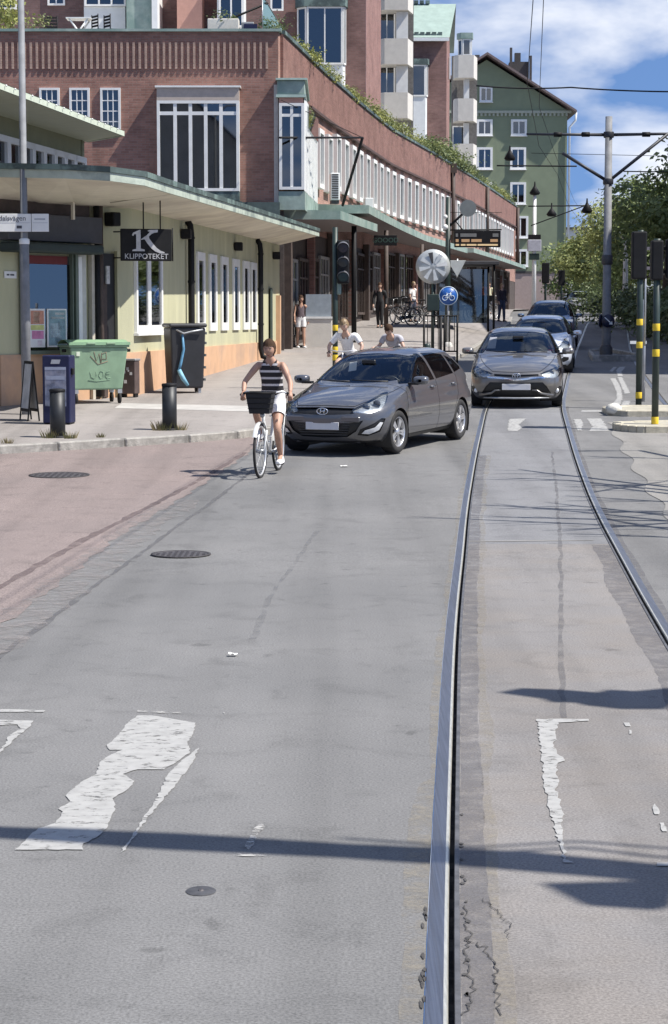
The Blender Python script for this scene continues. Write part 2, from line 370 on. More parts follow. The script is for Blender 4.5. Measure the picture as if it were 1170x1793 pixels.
# ------------------------------------------------------------------ road, built round the rails
ys = list(np.concatenate([np.arange(-30, 4, 2.0), np.arange(4, 70, 0.6), np.arange(70, 160, 2.0), np.arange(160, 520, 10.0)]))
def rows(cols): return [[(f(y), y, zr(y)+dz) for f, dz in cols] for y in ys]
b = MB()
b.grid(rows([(lambda y: -160, 0), (lambda y: -60, 0), (lambda y: -30, 0), (lambda y: XL(y)-18, 0), (lambda y: XL(y)-9, 0), (lambda y: XL(y)-4, 0), (lambda y: XL(y)-.058, 0)]))
b.grid(rows([(lambda y: XL(y)+GAUGE+.058, 0), (lambda y: XL(y)+5, 0), (lambda y: XL(y)+12, 0), (lambda y: XL(y)+30, 0), (lambda y: XL(y)+160, 0)]))
road = b.build('road', A_ROAD); tag(road, 'worn grey asphalt road with patched tar seams', kind='structure')
b = MB().grid(rows([(lambda y: XL(y)+.058, 0), (lambda y: XL(y)+.4, 0), (lambda y: XL(y)+GAUGE/2, 0), (lambda y: XL(y)+GAUGE-.4, 0), (lambda y: XL(y)+GAUGE-.058, 0)]))
bed = b.build('track_bed', A_BED); tag(bed, 'warm grey asphalt between the tram rails', kind='structure')
def strip(fa, fb, y0, y1, dz, m, name, parent=None, step=0.5, jit=0.0, f=None):
    rr = []; y = y0
    while y <= y1 + 1e-6:
        ja, jb = (rnd.uniform(-jit, jit), rnd.uniform(-jit, jit)) if jit else (0, 0)
        a_, b_ = fa(y)+ja, fb(y)+jb
        rr.append([(a_, y, (zr(y) if f is None else f(a_, y))+dz), (b_, y, (zr(y) if f is None else f(b_, y))+dz)]); y += step
    return MB().grid(rr).build(name, m, parent)
# grooved tram rails: head, groove, lip, lying in the gap between the sheets
rails = thing('tram_rails', 'pair of polished grooved tram rails curving up the street', 'rails', (0, 0, 0)); rails['kind'] = 'structure'; del rails['category']
for side in (0, 1):
    g = side*GAUGE
    k = 1 if side == 0 else -1          # the groove lies on the track side of each head
    bands = [('rail', M_STEEL, [(-.056, -.002), (-.053, .009), (.003, .011)]), ('worn_edge', M_EDGE, [(.003, .011), (.013, .010), (.018, .002)]),
             ('groove', M_GROOVE, [(.018, .002), (.020, -.045), (.036, -.045), (.038, .003)]), ('rail_lip', M_LIP, [(.038, .003), (.040, .006), (.055, .006), (.058, -.002)])]
    rb = None
    for nm, m_, pr in bands:
        rr = [[(XL(y)+g+dx*k, y, zr(y)+dz) for dx, dz in pr] for y in ys]
        o = MB().grid(rr, smooth=False).build(nm, m_, rails if rb is None else rb)
        if rb is None: rb = o
# second track on the far side of the mast
for g in (0, GAUGE):
    f2 = lambda y, g=g: XL(y) + 3.35 + max(0, (60-y))*0.008 + g
    rr = [[(f2(y)-.05, y, zr(y)+.006), (f2(y)+.02, y, zr(y)+.010)] for y in ys if y > 30]
    MB().grid(rr).build('rail', M_STEEL, rails)
    rr = [[(f2(y)+.02, y, zr(y)+.007), (f2(y)+.055, y, zr(y)+.007)] for y in ys if y > 30]
    MB().grid(rr).build('groove', M_GROOVE, rails)
# cement and fresh asphalt along the rails
tn = lambda y, k: 0.5+0.5*math.sin(y*1.7+k)*math.sin(y*0.61+2*k)
strip(lambda y: XL(y)-.08-.04*tn(y,1)-(.06*tn(y*.5,4) if y < 9.5 else 0), lambda y: XL(y)-.059, 4, 34, .0022, M_TAN, 'cement_edge', road, .12, .008)
strip(lambda y: XL(y)+.059, lambda y: XL(y)+.155+.018*tn(y,2), 4, 30, .0022, M_DKASPH, 'fresh_strip', bed, .15, .006)
strip(lambda y: XL(y)+.155+.018*tn(y,2), lambda y: XL(y)+.19+.05*tn(y*1.3,3), 4, 30, .0022, M_TAN, 'cement_edge', bed, .15, .008)
strip(lambda y: XL(y)+GAUGE-.20-.06*tn(y,5), lambda y: XL(y)+GAUGE-.059, 9, 19.5, .0022, M_DKASPH, 'fresh_strip', bed, .15, .008)
strip(lambda y: XL(y)+GAUGE+.059, lambda y: XL(y)+GAUGE+.10+.02*tn(y,6), 8, 40, .0022, M_DKASPH, 'fresh_strip', road, .2, .004)
# red asphalt of the crossing
pa, pb, pc = ground(-60, 1145), ground(215, 935), ground(440, 790)
def edge(y): return float(np.interp(y, [pa.y-8, pa.y, pb.y, pc.y, 60], [pa.x-6, pa.x, pb.x, pc.x, pc.x+2]))
red = strip(lambda y: -45, lambda y: edge(y)+.05*math.sin(y*3.1)*math.sin(y*7.7), 4, 33.0, .004, A_RED, 'red_asphalt', None, .25); tag(red, 'reddish asphalt of the side street crossing', kind='structure')
MB_ = strip(lambda y: edge(y)-.12, lambda y: edge(y)+.30, 8, 24, .006, M_WEDGE, 'worn_edge', red, .2, .06)
def seam(pts, w, nm='tar_seam', par=None, dz=.004, m=None):
    P = [ground(*p) for p in pts]; L = []; Rr = []
    fine = []
    for i in range(len(P)-1):
        n = max(2, int((P[i+1]-P[i]).length/.25))
        fine += [P[i].lerp(P[i+1], k/n) for k in range(n)]
    fine.append(P[-1]); rr = []
    for i, p in enumerate(fine):
        d = (fine[min(i+1, len(fine)-1)]-fine[max(0, i-1)]); d.z = 0; d.normalize(); n_ = Vector((-d.y, d.x, 0))
        j = rnd.uniform(-.012, .012); ww = w*rnd.uniform(.6, 1.25)
        q0, q1 = p+n_*(ww/2+j), p-n_*(ww/2-j)
        rr.append([(q0.x, q0.y, zr(q0.y)+dz), (q1.x, q1.y, zr(q1.y)+dz)])
    return MB().grid(rr).build(nm, m or M_TAR, par or road)
M_SEAM2 = fade_mat('tar_seam_faded', (0.125, 0.122, 0.128), (0.105, 0.103, 0.108), .40, 3.0, amax=.5)
seam([(-30, 1172), (150, 1040), (300, 930), (440, 826)], .055, m=M_SEAM2)
seam([(-30, 1046), (150, 945), (300, 868), (430, 793)], .09, par=red, m=fade_mat('red_seam', (.15,.112,.11), (.12,.09,.09), .40, 3.0), dz=.0065)
seam([(985, 1260), (984, 1120), (982, 960), (975, 860), (966, 790)], .036, par=bed, m=fade_mat('bed_seam', (.135,.13,.135), (.12,.116,.12), .42, 2.5, amax=.42))
seam([(818, 949), (1040, 947)], .05, par=bed, m=mat('joint_pale', (.25,.24,.225), .9))
seam([(445, 1120), (470, 1050), (520, 980), (555, 930)], .045, m=M_STREAK)
# cracks beside the rail in the foreground
def crack(pts, w, par):
    pp = []
    for i in range(len(pts)-1):
        for k in range(6):
            t = k/6; pp.append((pts[i][0]+(pts[i+1][0]-pts[i][0])*t+rnd.uniform(-2.5, 2.5), pts[i][1]+(pts[i+1][1]-pts[i][1])*t+rnd.uniform(-1, 1)))
    seam(pp, w, 'crack', par, .0045, mat('crack_dark', (.055, .052, .05), .95, var=.4, scale=30))
crack([(812, 1590), (822, 1640), (815, 1690), (830, 1740), (812, 1792)], .006, bed)
crack([(815, 1650), (850, 1665), (868, 1700), (866, 1740), (882, 1792)], .006, bed)
crack([(846, 1578), (870, 1600), (890, 1622), (885, 1650)], .0035, bed)
for k in range(16):
    y = rnd.uniform(1430, 1790); q = ground(808+rnd.uniform(-3, 16)*(y-1400)/300, y)
    MB().prism([(q.x+rnd.uniform(.006,.018)*math.cos(a)*.7, q.y+rnd.uniform(.01,.028)*math.sin(a)) for a in np.linspace(0, 6.28, 7)[:-1]], .0042, .0048).build('pothole', MATS['crack_dark'], bed)
for k in range(12):
    y = rnd.uniform(1560, 1792); q = ground(748-(y-1500)*.03+rnd.uniform(-5, 3), y)
    MB().prism([(q.x+rnd.uniform(.006,.016)*math.cos(a)*.6, q.y+rnd.uniform(.02,.05)*math.sin(a)) for a in np.linspace(0, 6.28, 7)[:-1]], .0042, .0048).build('pothole', MATS['crack_dark'], road)
# ------------------------------------------------------------------ painted markings (flat, worn)
def marking(pts, name='road_marking', m=None, jit=.006, par=None):
    P = [ground(*p) for p in pts]; out = []
    for i, p in enumerate(P):
        q = P[(i+1) % len(P)]; n = max(1, int((q-p).length/.035))
        for k in range(n):
            r_ = p.lerp(q, k/n); j = jit if k else 0
            out.append((r_.x+rnd.uniform(-j, j), r_.y+rnd.uniform(-j, j)*.8))
    me = bpy.data.meshes.new(name); bm = bmesh.new()
    f = bm.faces.new([bm.verts.new((x, y, zr(y)+.0045)) for x, y in out]); f.normal_update()
    if f.normal.z < 0: f.normal_flip()
    wl = bm.verts.layers.float.new('wear'); big = f.calc_area() > .12
    if big:
        bmesh.ops.inset_region(bm, faces=[f], thickness=.030, use_even_offset=False)
    inner = set(f.verts) if big else set(bm.verts)
    for q_ in bm.verts: q_[wl] = 1.0 if q_ in inner else 0.0
    bmesh.ops.triangulate(bm, faces=bm.faces); bm.to_mesh(me); bm.free(); me.materials.append(m or M_PAINT)
    o = bpy.data.objects.new(name, me); C.objects.link(o); o.parent = par or road
    return o
Z1 = lambda L: [(x*.5128, 1180+y*.5128) for x, y in L]
Z2 = lambda L: [(600+x*.4872, 1180+y*.4872) for x, y in L]
Z3 = lambda L: [(800+x*.3162, 500+y*.3162) for x, y in L]
marking(Z1([(470,150),(520,148),(668,170),(660,210),(640,240),(650,270),(600,310),(560,335),(470,335),(420,350),(460,370),(440,395),(385,430),(395,470),(380,500),(370,525),(330,570),(285,590),(285,612),(50,608),(75,585),(130,540),(190,520),(215,480),(200,470),(240,440),(225,425),(260,390),(300,365),(330,345),(340,310),(370,290),(420,268),(375,262),(365,248),(400,215),(430,180)]), 'zebra_stripe')
marking(Z1([(680,258),(660,300),(610,370),(560,430),(500,510),(470,550),(430,605),(410,620),(450,570),(490,500),(530,440),(550,400),(575,350),(620,300)]), 'zebra_stripe')
marking(Z1([(470,132),(620,134),(618,139),(468,137)]), 'zebra_stripe', M_PAINT2, .003)
marking(Z1([(-80,122),(155,128),(150,136),(60,135),(-80,133)]), 'zebra_stripe', None, .006)
marking(Z1([(-80,160),(115,163),(95,190),(40,240),(-10,290),(-60,330),(-40,300),(20,245),(30,215),(70,190),(60,178),(-80,182)]), 'zebra_stripe')
marking(Z1([(865,540),(890,512),(905,530),(880,560),(870,590),(850,610),(835,600)]), 'zebra_stripe', M_PAINT2)
marking(Z1([(815,622),(945,628),(940,636),(812,630)]), 'zebra_stripe', M_PAINT2, .004)
marking(Z1([(760,132),(768,133),(767,139),(759,138)]), 'zebra_stripe', M_PAINT2, .002)
marking(Z2([(697,165),(885,170),(885,176),(775,180),(765,220),(770,240),(755,260),(770,290),(800,315),(775,325),(768,360),(775,400),(765,420),(775,450),(798,510),(785,540),(790,580),(800,640),(800,670),(833,682),(795,688),(783,630),(765,575),(745,500),(725,400),(715,300),(705,215)]), 'zebra_stripe', None, .008, bed)
for L in ([(1010,180),(1030,178),(1036,195),(1018,194)], [(1030,210),(1038,210),(1038,222),(1030,222)], [(1115,480),(1122,478),(1140,500),(1138,512),(1122,508)], [(1140,545),(1155,545),(1168,578),(1150,575)], [(1130,688),(1185,689),(1185,695),(1130,694)]):
    marking(Z2(L), 'zebra_stripe', None, .004, bed)
marking(Z3([(290,740),(385,738),(345,770),(362,790),(335,808),(280,805)]), 'lane_arrow', None, .02, bed)
for L in ([(645,742),(690,742),(700,770),(690,810),(665,800)], [(720,738),(800,738),(845,805),(730,808),(752,785)],
          [(850,515),(880,515),(910,570),(918,620),(905,660),(880,678),(850,670),(885,630),(885,590),(865,545)],
          [(890,508),(915,508),(960,595),(930,600)], [(905,672),(925,640),(960,640),(950,675)], [(882,470),(900,452),(935,450),(912,478),(918,502),(892,502)], [(845,475),(868,452),(886,452),(862,478)],
          [(690,692),(800,692),(800,701),(690,701)]):
    marking(Z3(L), 'lane_marking', None, .02)
# ------------------------------------------------------------------ pavements
def cols(y):
    k = XK(y)
    return [(k-.16 - o) for o in (0, .6, 1.2, 1.9, 2.7, 4, 7, 12, 25, 90)]
py_ = list(np.concatenate([np.arange(8, 28, 1.0), np.arange(28, 60, .4), np.arange(60, 200, 2.0), np.arange(200, 400, 20.)]))
b = MB().grid([[(x, y, zs(x, y)) for x in cols(y)] for y in py_])
pav = b.build('pavement', A_PAVE); tag(pav, 'light grey pavement and square in front of the shops', kind='structure')
kerb = thing('kerb', 'row of granite kerb stones along the pavement', None, (0, 0, 0)); kerb['kind'] = 'structure'
M_KERB = mat('granite', (0.30, 0.285, 0.26), .85, var=.3, scale=9, bump=.5, col2=(.18,.172,.16), c2=(.5,.62))
# walk along the kerb line
pl = [Vector((XK(y), y, 0)) for y in np.arange(27.0, 110, .1)]
acc = 0; start = pl[0]; n_st = 0; stone = None
for p in pl[1:]:
    if (p-start).length >= 1.0 and n_st < 120:
        c = (start+p)/2; d = p-start; a = math.atan2(d.y, d.x)
        if stone is None:
            stone = MB().box(-.492, .492, -.0, .17, -.2, .127).build('kerb_stone', M_KERB, kerb, bevel=.018); o = stone
        else: o = inst(stone, kerb, Matrix.Identity(4))
        o.matrix_local = T(c.x, c.y, zr(c.y)+rnd.uniform(-.008, .008)) @ RZ(a) @ Matrix.Rotation(math.atan2(zr(p.y)-zr(start.y), d.length), 4, 'Y').inverted() @ Matrix.Diagonal((d.length, 1, 1, 1))
        start = p; n_st += 1
# sunlit band on the pavement, painted as a paler strip
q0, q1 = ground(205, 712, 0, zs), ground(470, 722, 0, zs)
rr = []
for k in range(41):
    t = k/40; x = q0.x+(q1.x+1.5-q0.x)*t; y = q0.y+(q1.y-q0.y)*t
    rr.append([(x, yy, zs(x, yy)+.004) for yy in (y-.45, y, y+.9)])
o = MB().grid(rr).build('sun_patch_strip', mat('sun_patch_pale', (.40,.385,.365), .85, var=.15, scale=3, bump=.3), pav)
# sandy pavement on the right with its refuge islands
rp = strip(lambda y: XL(y)+GAUGE+.75+.06*math.sin(y*2.2), lambda y: 40, 12, 36.2, .006, A_RIGHT, 'side_pavement', None, .3); tag(rp, 'pale sandy asphalt right of the tram rails', kind='structure')
def island(pts, y_front, h, name, label, mk, msurf):
    isl = thing(name, label, None, (0,0,0)); isl['kind'] = 'structure'
    n = len(pts)
    for i in range(n-1):
        p, q = Vector(pts[i]), Vector(pts[i+1]); d = q-p; a = math.atan2(d.y, d.x)
        z = zr((p.y+q.y)/2)
        MB().box(.006, d.length-.006, 0, .16, -.1, h, xf=T(p.x, p.y, z) @ RZ(a)).build('kerb_stone', mk, isl, bevel=.015)
    b = MB()
    c = [(x, y) for x, y in pts]
    b.add([(x, y, zr(y)+h-.012) for x, y in c], [tuple(range(n))]); b.build('island_top', msurf, isl)
    return isl
M_KERB2 = mat('granite_pale', (0.42, 0.385, 0.30), .85, var=.22, scale=9, bump=.4)
M_ISL = mat('island_paving', (.36, .335, .27), .9, var=.2, scale=5, bump=.4)
a0 = ground(1079, 757)
arc = [(a0.x+.55-.55*math.cos(t), a0.y+.32-.62*math.sin(t)) for t in np.linspace(-.5, 1.5, 7)]
isl1 = island([(13, a0.y+1.2), (a0.x+1.4, a0.y+1.15), (a0.x+.35, a0.y+.85)] + [(a0.x+.5-.5*math.cos(t), a0.y+.45-.7*math.sin(t)) for t in np.linspace(-.3, 1.45, 7)] + [(13, a0.y-.25)], 0, .12, 'refuge_island', 'rounded kerbed refuge island under the nearest traffic light', M_KERB2, M_ISL)
a1 = ground(1068, 730)
isl2 = island([(14, a1.y+1.5), (a1.x+.5, a1.y+1.5), (a1.x, a1.y+1.1), (a1.x, a1.y+.3), (a1.x+.3, a1.y), (14, a1.y-.1)], 0, .11, 'refuge_island', 'low kerbed refuge island behind, under the farther traffic light', M_KERB2, M_ISL)
# a whitish boulder marking its end
b = MB(); b.ball((a1.x+.1, a1.y+.25, zr(a1.y)+.13), .14, 10, 0, (1.1, .8, .8))
o = b.build('end_stone', mat('white_stone', (.6,.58,.52), .9, var=.25, scale=8, bump=.5)); tag(o, 'whitish rounded stone at the end of the refuge island', 'stone')
# covers in the road
M_IRON = mat('cast_iron', (0.055, 0.05, 0.05), .6, .3, var=.35, scale=20, bump=.4)
def manhole(px, py, r, label, sy=1.0):
    q = ground(px, py); t = thing('manhole_cover', label, 'manhole cover', (q.x, q.y, zr(q.y)+.008), 0, None)
    MB().lathe([(r, 0), (r*1.0, .006), (r*.9, .006), (r*.88, .002)], 36).build('frame', M_IRON, t)
    b = MB().lathe([(r*.875, .0015), (.001, .0015)], 36)
    b.build('lid', mat('cast_iron_worn', (0.085, 0.078, 0.08), .55, .3, var=.35, scale=20, bump=.4), t)
    b = MB()
    for i in range(-4, 5):
        for j in range(-4, 5):
            x, y = i*r*.19, j*r*.19
            if math.hypot(x, y) < r*.8: b.box(x-r*.05, x+r*.05, y-r*.05, y+r*.05, .0018, .006)
    stuff(b.build('tread_pattern', MATS['cast_iron_worn'], t))
    t.rotation_euler = (math.atan2(zr(q.y+.3)-zr(q.y-.3), .6), 0, 0)
    return t
manhole(104, 833, .40, 'round cast iron manhole cover in the red asphalt')
manhole(317, 972, .275, 'round cast iron manhole cover in the grey lane')
q = ground(352, 1561); t = thing('valve_cover', 'small oval water valve cover in the foreground asphalt', 'valve cover', (q.x, q.y, .008))
MB().lathe([(.058, -.006), (.055, -.004), (.001, -.004)], 20).build('lid', mat('iron_grey', (.075,.075,.08), .6, .3, var=.3, scale=20), t); MB().lathe([(.012, -.004), (.010, .0), (.001, .0)], 10).build('knob', MATS['cast_iron_worn'], t)
t.scale = (1, 1.15, 1)
M_PAPER = mat('paper', (.75,.74,.70), .8, var=.1)
def litter(px, py, s, label):
    q = ground(px, py); r2 = random.Random(px); b = MB()
    rr = [[(q.x+(i/4-.5)*s, q.y+(j/3-.5)*s*.8, zr(q.y)+.010+r2.uniform(0, .015)) for i in range(5)] for j in range(4)]
    o = b.grid(rr, smooth=False).build('litter', M_PAPER); tag(o, label, 'litter')
litter(603, 818, .10, 'crumpled white paper scrap on the road beside the hatchback')
litter(408, 1151, .06, 'small flattened white scrap on the empty grey lane')
# ------------------------------------------------------------------ building materials
M_LIME = mat('render_lime', (0.45, 0.44, 0.285), .9, var=.10, scale=1.3, bump=.2, bscale=40, streak=(1.6,1.6,.35), col2=(.37,.365,.25), c2=(.46,.68))
M_PEACH = mat('render_peach', (0.54, 0.335, 0.205), .9, var=.12, scale=1.6, bump=.2, bscale=40, col2=(.40,.27,.19), c2=(.46,.66))
M_OLIVE = mat('render_olive', (0.235, 0.235, 0.15), .9, var=.08, scale=2)
M_CREAM = mat('soffit_cream', (0.66, 0.61, 0.50), .8, var=.10, scale=1.6, col2=(.50,.45,.37), c2=(.46,.66))
M_SOFG = mat('soffit_green', (0.60, 0.63, 0.50), .8, var=.05, scale=3)
M_WHITE = mat('white_paint', (0.72, 0.72, 0.70), .55, var=.07, scale=4)
M_BOARD = mat('white_board', (0.66, 0.68, 0.68), .6, var=.06, scale=4)
M_COPPER = mat('green_copper', (0.265, 0.335, 0.30), .65, var=.2, scale=3, col2=(.17,.25,.225), c2=(.45,.62))
M_COPDK = mat('dark_copper', (0.06, 0.085, 0.08), .6, var=.3, scale=4, col2=(.15,.21,.19), c2=(.5,.6))
M_BLACK = mat('black_paint', (0.012, 0.012, 0.013), .6, var=.2, spec=.2)
M_DKGREY = mat('dark_grey', (0.05, 0.05, 0.054), .6, var=.15)
M_GREY = mat('grey_metal', (0.28, 0.28, 0.285), .5, .3, var=.12)
M_GALV = mat('galvanised', (0.40, 0.41, 0.42), .42, .7, var=.15, scale=9)
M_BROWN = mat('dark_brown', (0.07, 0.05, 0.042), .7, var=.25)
M_PINK = mat('render_pink', (0.48, 0.27, 0.215), .9, var=.08)
M_CONC = mat('concrete', (0.57, 0.54, 0.49), .85, var=.08, scale=3, bump=.2)
M_ROOFDK = mat('roof_dark', (0.06, 0.055, 0.052), .8, var=.25)
B_FRONT = brick_mat('brick_front', (0.315, 0.168, 0.133), (0.235, 0.122, 0.098), (0.25, 0.185, 0.155), 'X')
B_SIDE = brick_mat('brick_side', (0.255, 0.135, 0.112), (0.20, 0.10, 0.084), (0.2, 0.15, 0.13), 'Y')
B_PALE = brick_mat('brick_pale', (0.40, 0.235, 0.19), (0.34, 0.19, 0.155), (0.26, 0.2, 0.18), 'Y')
G_WIN = glass_mat('window_glass', (0.30, 0.33, 0.33), base=.55, refl=(.78,.79,.80))
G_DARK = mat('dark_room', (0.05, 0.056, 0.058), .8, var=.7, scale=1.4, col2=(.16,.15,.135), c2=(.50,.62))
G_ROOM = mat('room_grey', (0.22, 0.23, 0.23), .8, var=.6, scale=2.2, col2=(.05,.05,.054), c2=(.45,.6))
_wc = {}
def window(parent, mtx, w, h, nx=2, ny=1, fr=.07, dep=.09, mun=.035, m=None, back=None, name='window', sill=.0, trans=None, gl=None):
    """white framed window: frame (with mullions), pane, dark room behind; shared meshes"""
    key = (round(w, 2), round(h, 2), nx, ny, fr, dep, mun, m.name if m else '', sill, trans, back.name if back else '')
    if key not in _wc:
        b = MB(); x0, x1 = -w/2, w/2
        b.box(x0, x0+fr, -dep, .0, 0, h); b.box(x1-fr, x1, -dep, .0, 0, h)
        b.box(x0+fr, x1-fr, -dep, .0, 0, fr); b.box(x0+fr, x1-fr, -dep, .0, h-fr, h)
        for i in range(1, nx): xx = x0+fr+(w-2*fr)*i/nx; b.box(xx-mun/2, xx+mun/2, -dep*.8, -.002, fr, h-fr)
        zs_ = [h*trans] if trans else [fr+(h-2*fr)*j/ny for j in range(1, ny)]
        for z in zs_: b.box(x0+fr, x1-fr, -dep*.78, -.004, z-mun/2, z+mun/2)
        if sill: b.box(x0-.05, x1+.05, -dep-sill, -.0, -.05, -.002)
        f = b.build(name, m or M_WHITE, parent)
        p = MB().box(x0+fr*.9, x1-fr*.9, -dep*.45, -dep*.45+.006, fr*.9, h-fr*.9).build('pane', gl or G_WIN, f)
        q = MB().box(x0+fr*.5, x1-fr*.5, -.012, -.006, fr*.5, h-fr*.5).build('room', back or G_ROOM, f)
        f.matrix_local = mtx; _wc[key] = (f, p, q); return f
    f0, p0, q0 = _wc[key]
    f = inst(f0, parent, mtx, name); inst(p0, f, Matrix.Identity(4), 'pane'); inst(q0, f, Matrix.Identity(4), 'room'); return f
def wallm(p, d, z): return T(p[0], p[1], z) @ RZ(math.atan2(d[1], d[0]))
def lath(a, b, h0, h1, thick, mi=0, B=None):
    """a straight wall from a to b (thickness goes to the left of a->b)"""
    d = Vector((b[0]-a[0], b[1]-a[1], 0)); L = d.length
    B.box(0, L, 0, thick, h0, h1, mi, xf=T(a[0], a[1], 0) @ RZ(math.atan2(d.y, d.x))); return B
# ------------------------------------------------------------------ low shop building at the left
sb = thing('shop_building', 'low lime green shop building with peach plinth and wide cream canopy', 'building', (0, 0, 0))
XW = lambda y: -3.93 + (y-42.5)*.102
Wc, We, Wl = (XW(41.4), 41.4), (XW(64.4), 64.4), (-6.22, 38.3)
d2 = Vector((We[0]-Wc[0], We[1]-Wc[1], 0)).normalized(); d1 = Vector((Wc[0]-Wl[0], Wc[1]-Wl[1], 0)).normalized()
PZ = 1.5
b = MB(); lath(Wl, Wc, PZ, 4.46, .35, 0, b); b.box(-13, -6.25, 38.32, 38.6, PZ, 4.46); lath(Wc, We, PZ, 4.46, .35, 0, b); b.build('wall', M_LIME, sb)
n2 = Vector((d2.y, -d2.x, 0)); n1 = Vector((d1.y, -d1.x, 0))
Wc2 = (Wc[0]+.045, Wc[1]-.03)
b = MB(); o1, o2 = n1*.035, n2*.035
lath((Wl[0]+o1.x, Wl[1]+o1.y), Wc2, -.3, PZ, .3, 0, b); b.box(-13, -6.24, 38.27, 38.6, -.3, PZ); lath(Wc2, (We[0]+o2.x, We[1]+o2.y), -.3, PZ, .3, 0, b); b.build('plinth', M_PEACH, sb)
b = MB(); b.prism([(We[0], We[1]+.002), (We[0]-9, We[1]+.002), (We[0]-9, We[1]+.3), (We[0]-.05, We[1]+.3)], .3, 4.46); b.build('end_wall', M_LIME, sb)
# canopy: soffit, fascia, roof
EDGE = [(-13, 36.9, 4.72), (-5.94, 36.5, 4.66), (-4.65, 35.95, 4.60), (-3.85, 35.7, 4.54), (-3.32, 36.3, 4.50), (-3.1, 38.2, 4.50), (-.614, 63.2, 4.74), (-.48, 64.6, 4.755)]
INN = [(-13, 38.6, 4.33), (-6.3, 38.4, 4.33), (-5.6, 39.3, 4.33), (-5.0, 40.1, 4.34), (-4.4, 40.9, 4.35), (Wc[0]-.03, Wc[1], 4.36), (XW(63.2)-.03, 63.2, 4.46), (We[0]-.03, 64.6, 4.465)]
b = MB()
b.add(list(EDGE) + list(INN), [(i, i+1, 9+i, 8+i) for i in range(7)]); b.build('soffit', M_CREAM, sb)
def rim(dz0, dz1, th, out):
    b = MB(); rr = []
    for i, (x, y, z) in enumerate(EDGE):
        a_, c_ = EDGE[max(0, i-1)], EDGE[min(len(EDGE)-1, i+1)]; t_ = Vector((c_[0]-a_[0], c_[1]-a_[1])).normalized(); n_ = Vector((t_.y, -t_.x))
        rr.append([(x+n_.x*(out-th), y+n_.y*(out-th), z+dz0), (x+n_.x*out, y+n_.y*out, z+dz0), (x+n_.x*out, y+n_.y*out, z+dz1), (x+n_.x*(out-th), y+n_.y*(out-th), z+dz1)])
    b.grid(rr, smooth=False); b.add(rr[-1], [(0,1,2,3)]); return b
rim(-.015, .13, .05, .02).build('fascia', mat('fascia_green', (.40,.45,.38), .6, var=.15, scale=3, col2=(.22,.26,.23), c2=(.5,.6)), sb)
rim(.133, .23, .3, .05).build('roof_edge', M_COPDK, sb)
b = MB(); b.add([(x, y, z+.2) for x, y, z in EDGE] + [(x-3, y+1, z+.4) for x, y, z in INN], [(i, i+1, 9+i, 8+i) for i in range(7)]); b.build('roof', M_ROOFDK, sb)
# soffit panel battens
b = MB()
for y in np.arange(39, 63, 2.4):
    t_ = (y-38.2)/25; b.path([(-3.1+2.486*t_-.05, y, 4.5+.24*t_-.006), (XW(y+.4)-.0, y+.4, 4.36+.1*t_+.0)], .012, 4)
stuff(b.build('batten', mat('batten', (.42,.38,.31), .8), sb))
# windows along the wall
window(sb, wallm((XW(43.0)+.003, 43.0), d2, 1.88), 2.9, 1.9, 2, 1, .16, .06, .34, sill=.04, back=mat('salon_room', (.16,.17,.16), .8, var=.7, scale=1.6, col2=(.03,.035,.03), c2=(.5,.62)))
for px in (351.5, 372.7, 393, 413, 430.6, 444):
    y = 8.265/(.102-(px-585)/3600); window(sb, wallm((XW(y)+.003, y), d2, 1.88), 1.12, 1.88, 1, 1, .20, .045, .05)
for px, zt in ((327, 4.38), (449.5, 4.38)):
    y = 8.265/(.102-(px-585)/3600); x = XW(y)+.13; g_ = zs(x, y)
    b = MB().path([(x-.1, y, 4.44), (x-.02, y, 4.3), (x, y, 4.1), (x, y, g_+.35), (x+.05, y, g_+.12), (x+.25, y-.02, g_+.06)], .075, 8)
    for z in (4.0, 3.0, 2.0): b.lathe([(.088, z), (.088, z+.05)], 8, c=(x, y, 0))
    b.build('downpipe', M_BLACK, sb)
for px in (320, 412, 479):
    y = 8.265/(.102-(px-585)/3600); x = XW(y)
    b = MB().box(x, x+.22, y-.2, y+.2, 3.98, 4.2); b.box(x, x+.1, y-.06, y+.06, 4.02, 4.14); b.build('wall_lamp', M_BLACK, sb, bevel=.015)
y = 8.265/(.102-(474-585)/3600); x = XW(y); b = MB().box(x, x+.06, y-.45, y+.45, 1.3, 3.1); b.build('door', mat('door_green', (.05,.07,.06), .6), sb, bevel=.01)
y = 64.0; b = MB().box(XW(y)-.05, XW(y)+.08, y-.5, y+.7, .6, 2.9); b.build('corner_pier', M_PEACH, sb)
# shop front on the front-left wall : positions by distance along the wall from the corner
def w1(s): return (Wc[0]-d1.x*s, Wc[1]-d1.y*s)
def sw1(px):   # distance along the wall of a photograph column
    best = min((abs(585+3600*w1(s)[0]/w1(s)[1]-px), s) for s in np.arange(-.5, 13, .01)); return best[1]
def b1(B, s0, s1, z0, z1, dep0, dep1, mi=0):
    B.box(-s1, -s0, -dep1, -dep0, z0, z1, mi, xf=T(Wc[0], Wc[1], 0) @ RZ(math.atan2(d1.y, d1.x)))
s = sw1
SIGN = M_DKGREY
b = MB(); b1(b, s(163), 3.8, 3.62, 4.12, .02, .30); b.build('shop_fascia', mat('fascia_board', (.055,.055,.06), .6, var=.12), sb, bevel=.01)
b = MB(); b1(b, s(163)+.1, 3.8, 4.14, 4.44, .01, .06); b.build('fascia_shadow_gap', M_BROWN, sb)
b = MB(); b1(b, s(108), s(111), 4.05, 4.44, .30, .36); b1(b, s(-30), s(-27), 4.05, 4.44, .30, .36); b.build('sign_hanger', M_CREAM, sb)
# awning box, dark green
b = MB(); b1(b, s(150), 3.8, 3.40, 3.58, .02, .55); b.build('awning', mat('awning_green', (.022,.035,.033), .7, var=.2), sb, bevel=.05, segs=3)
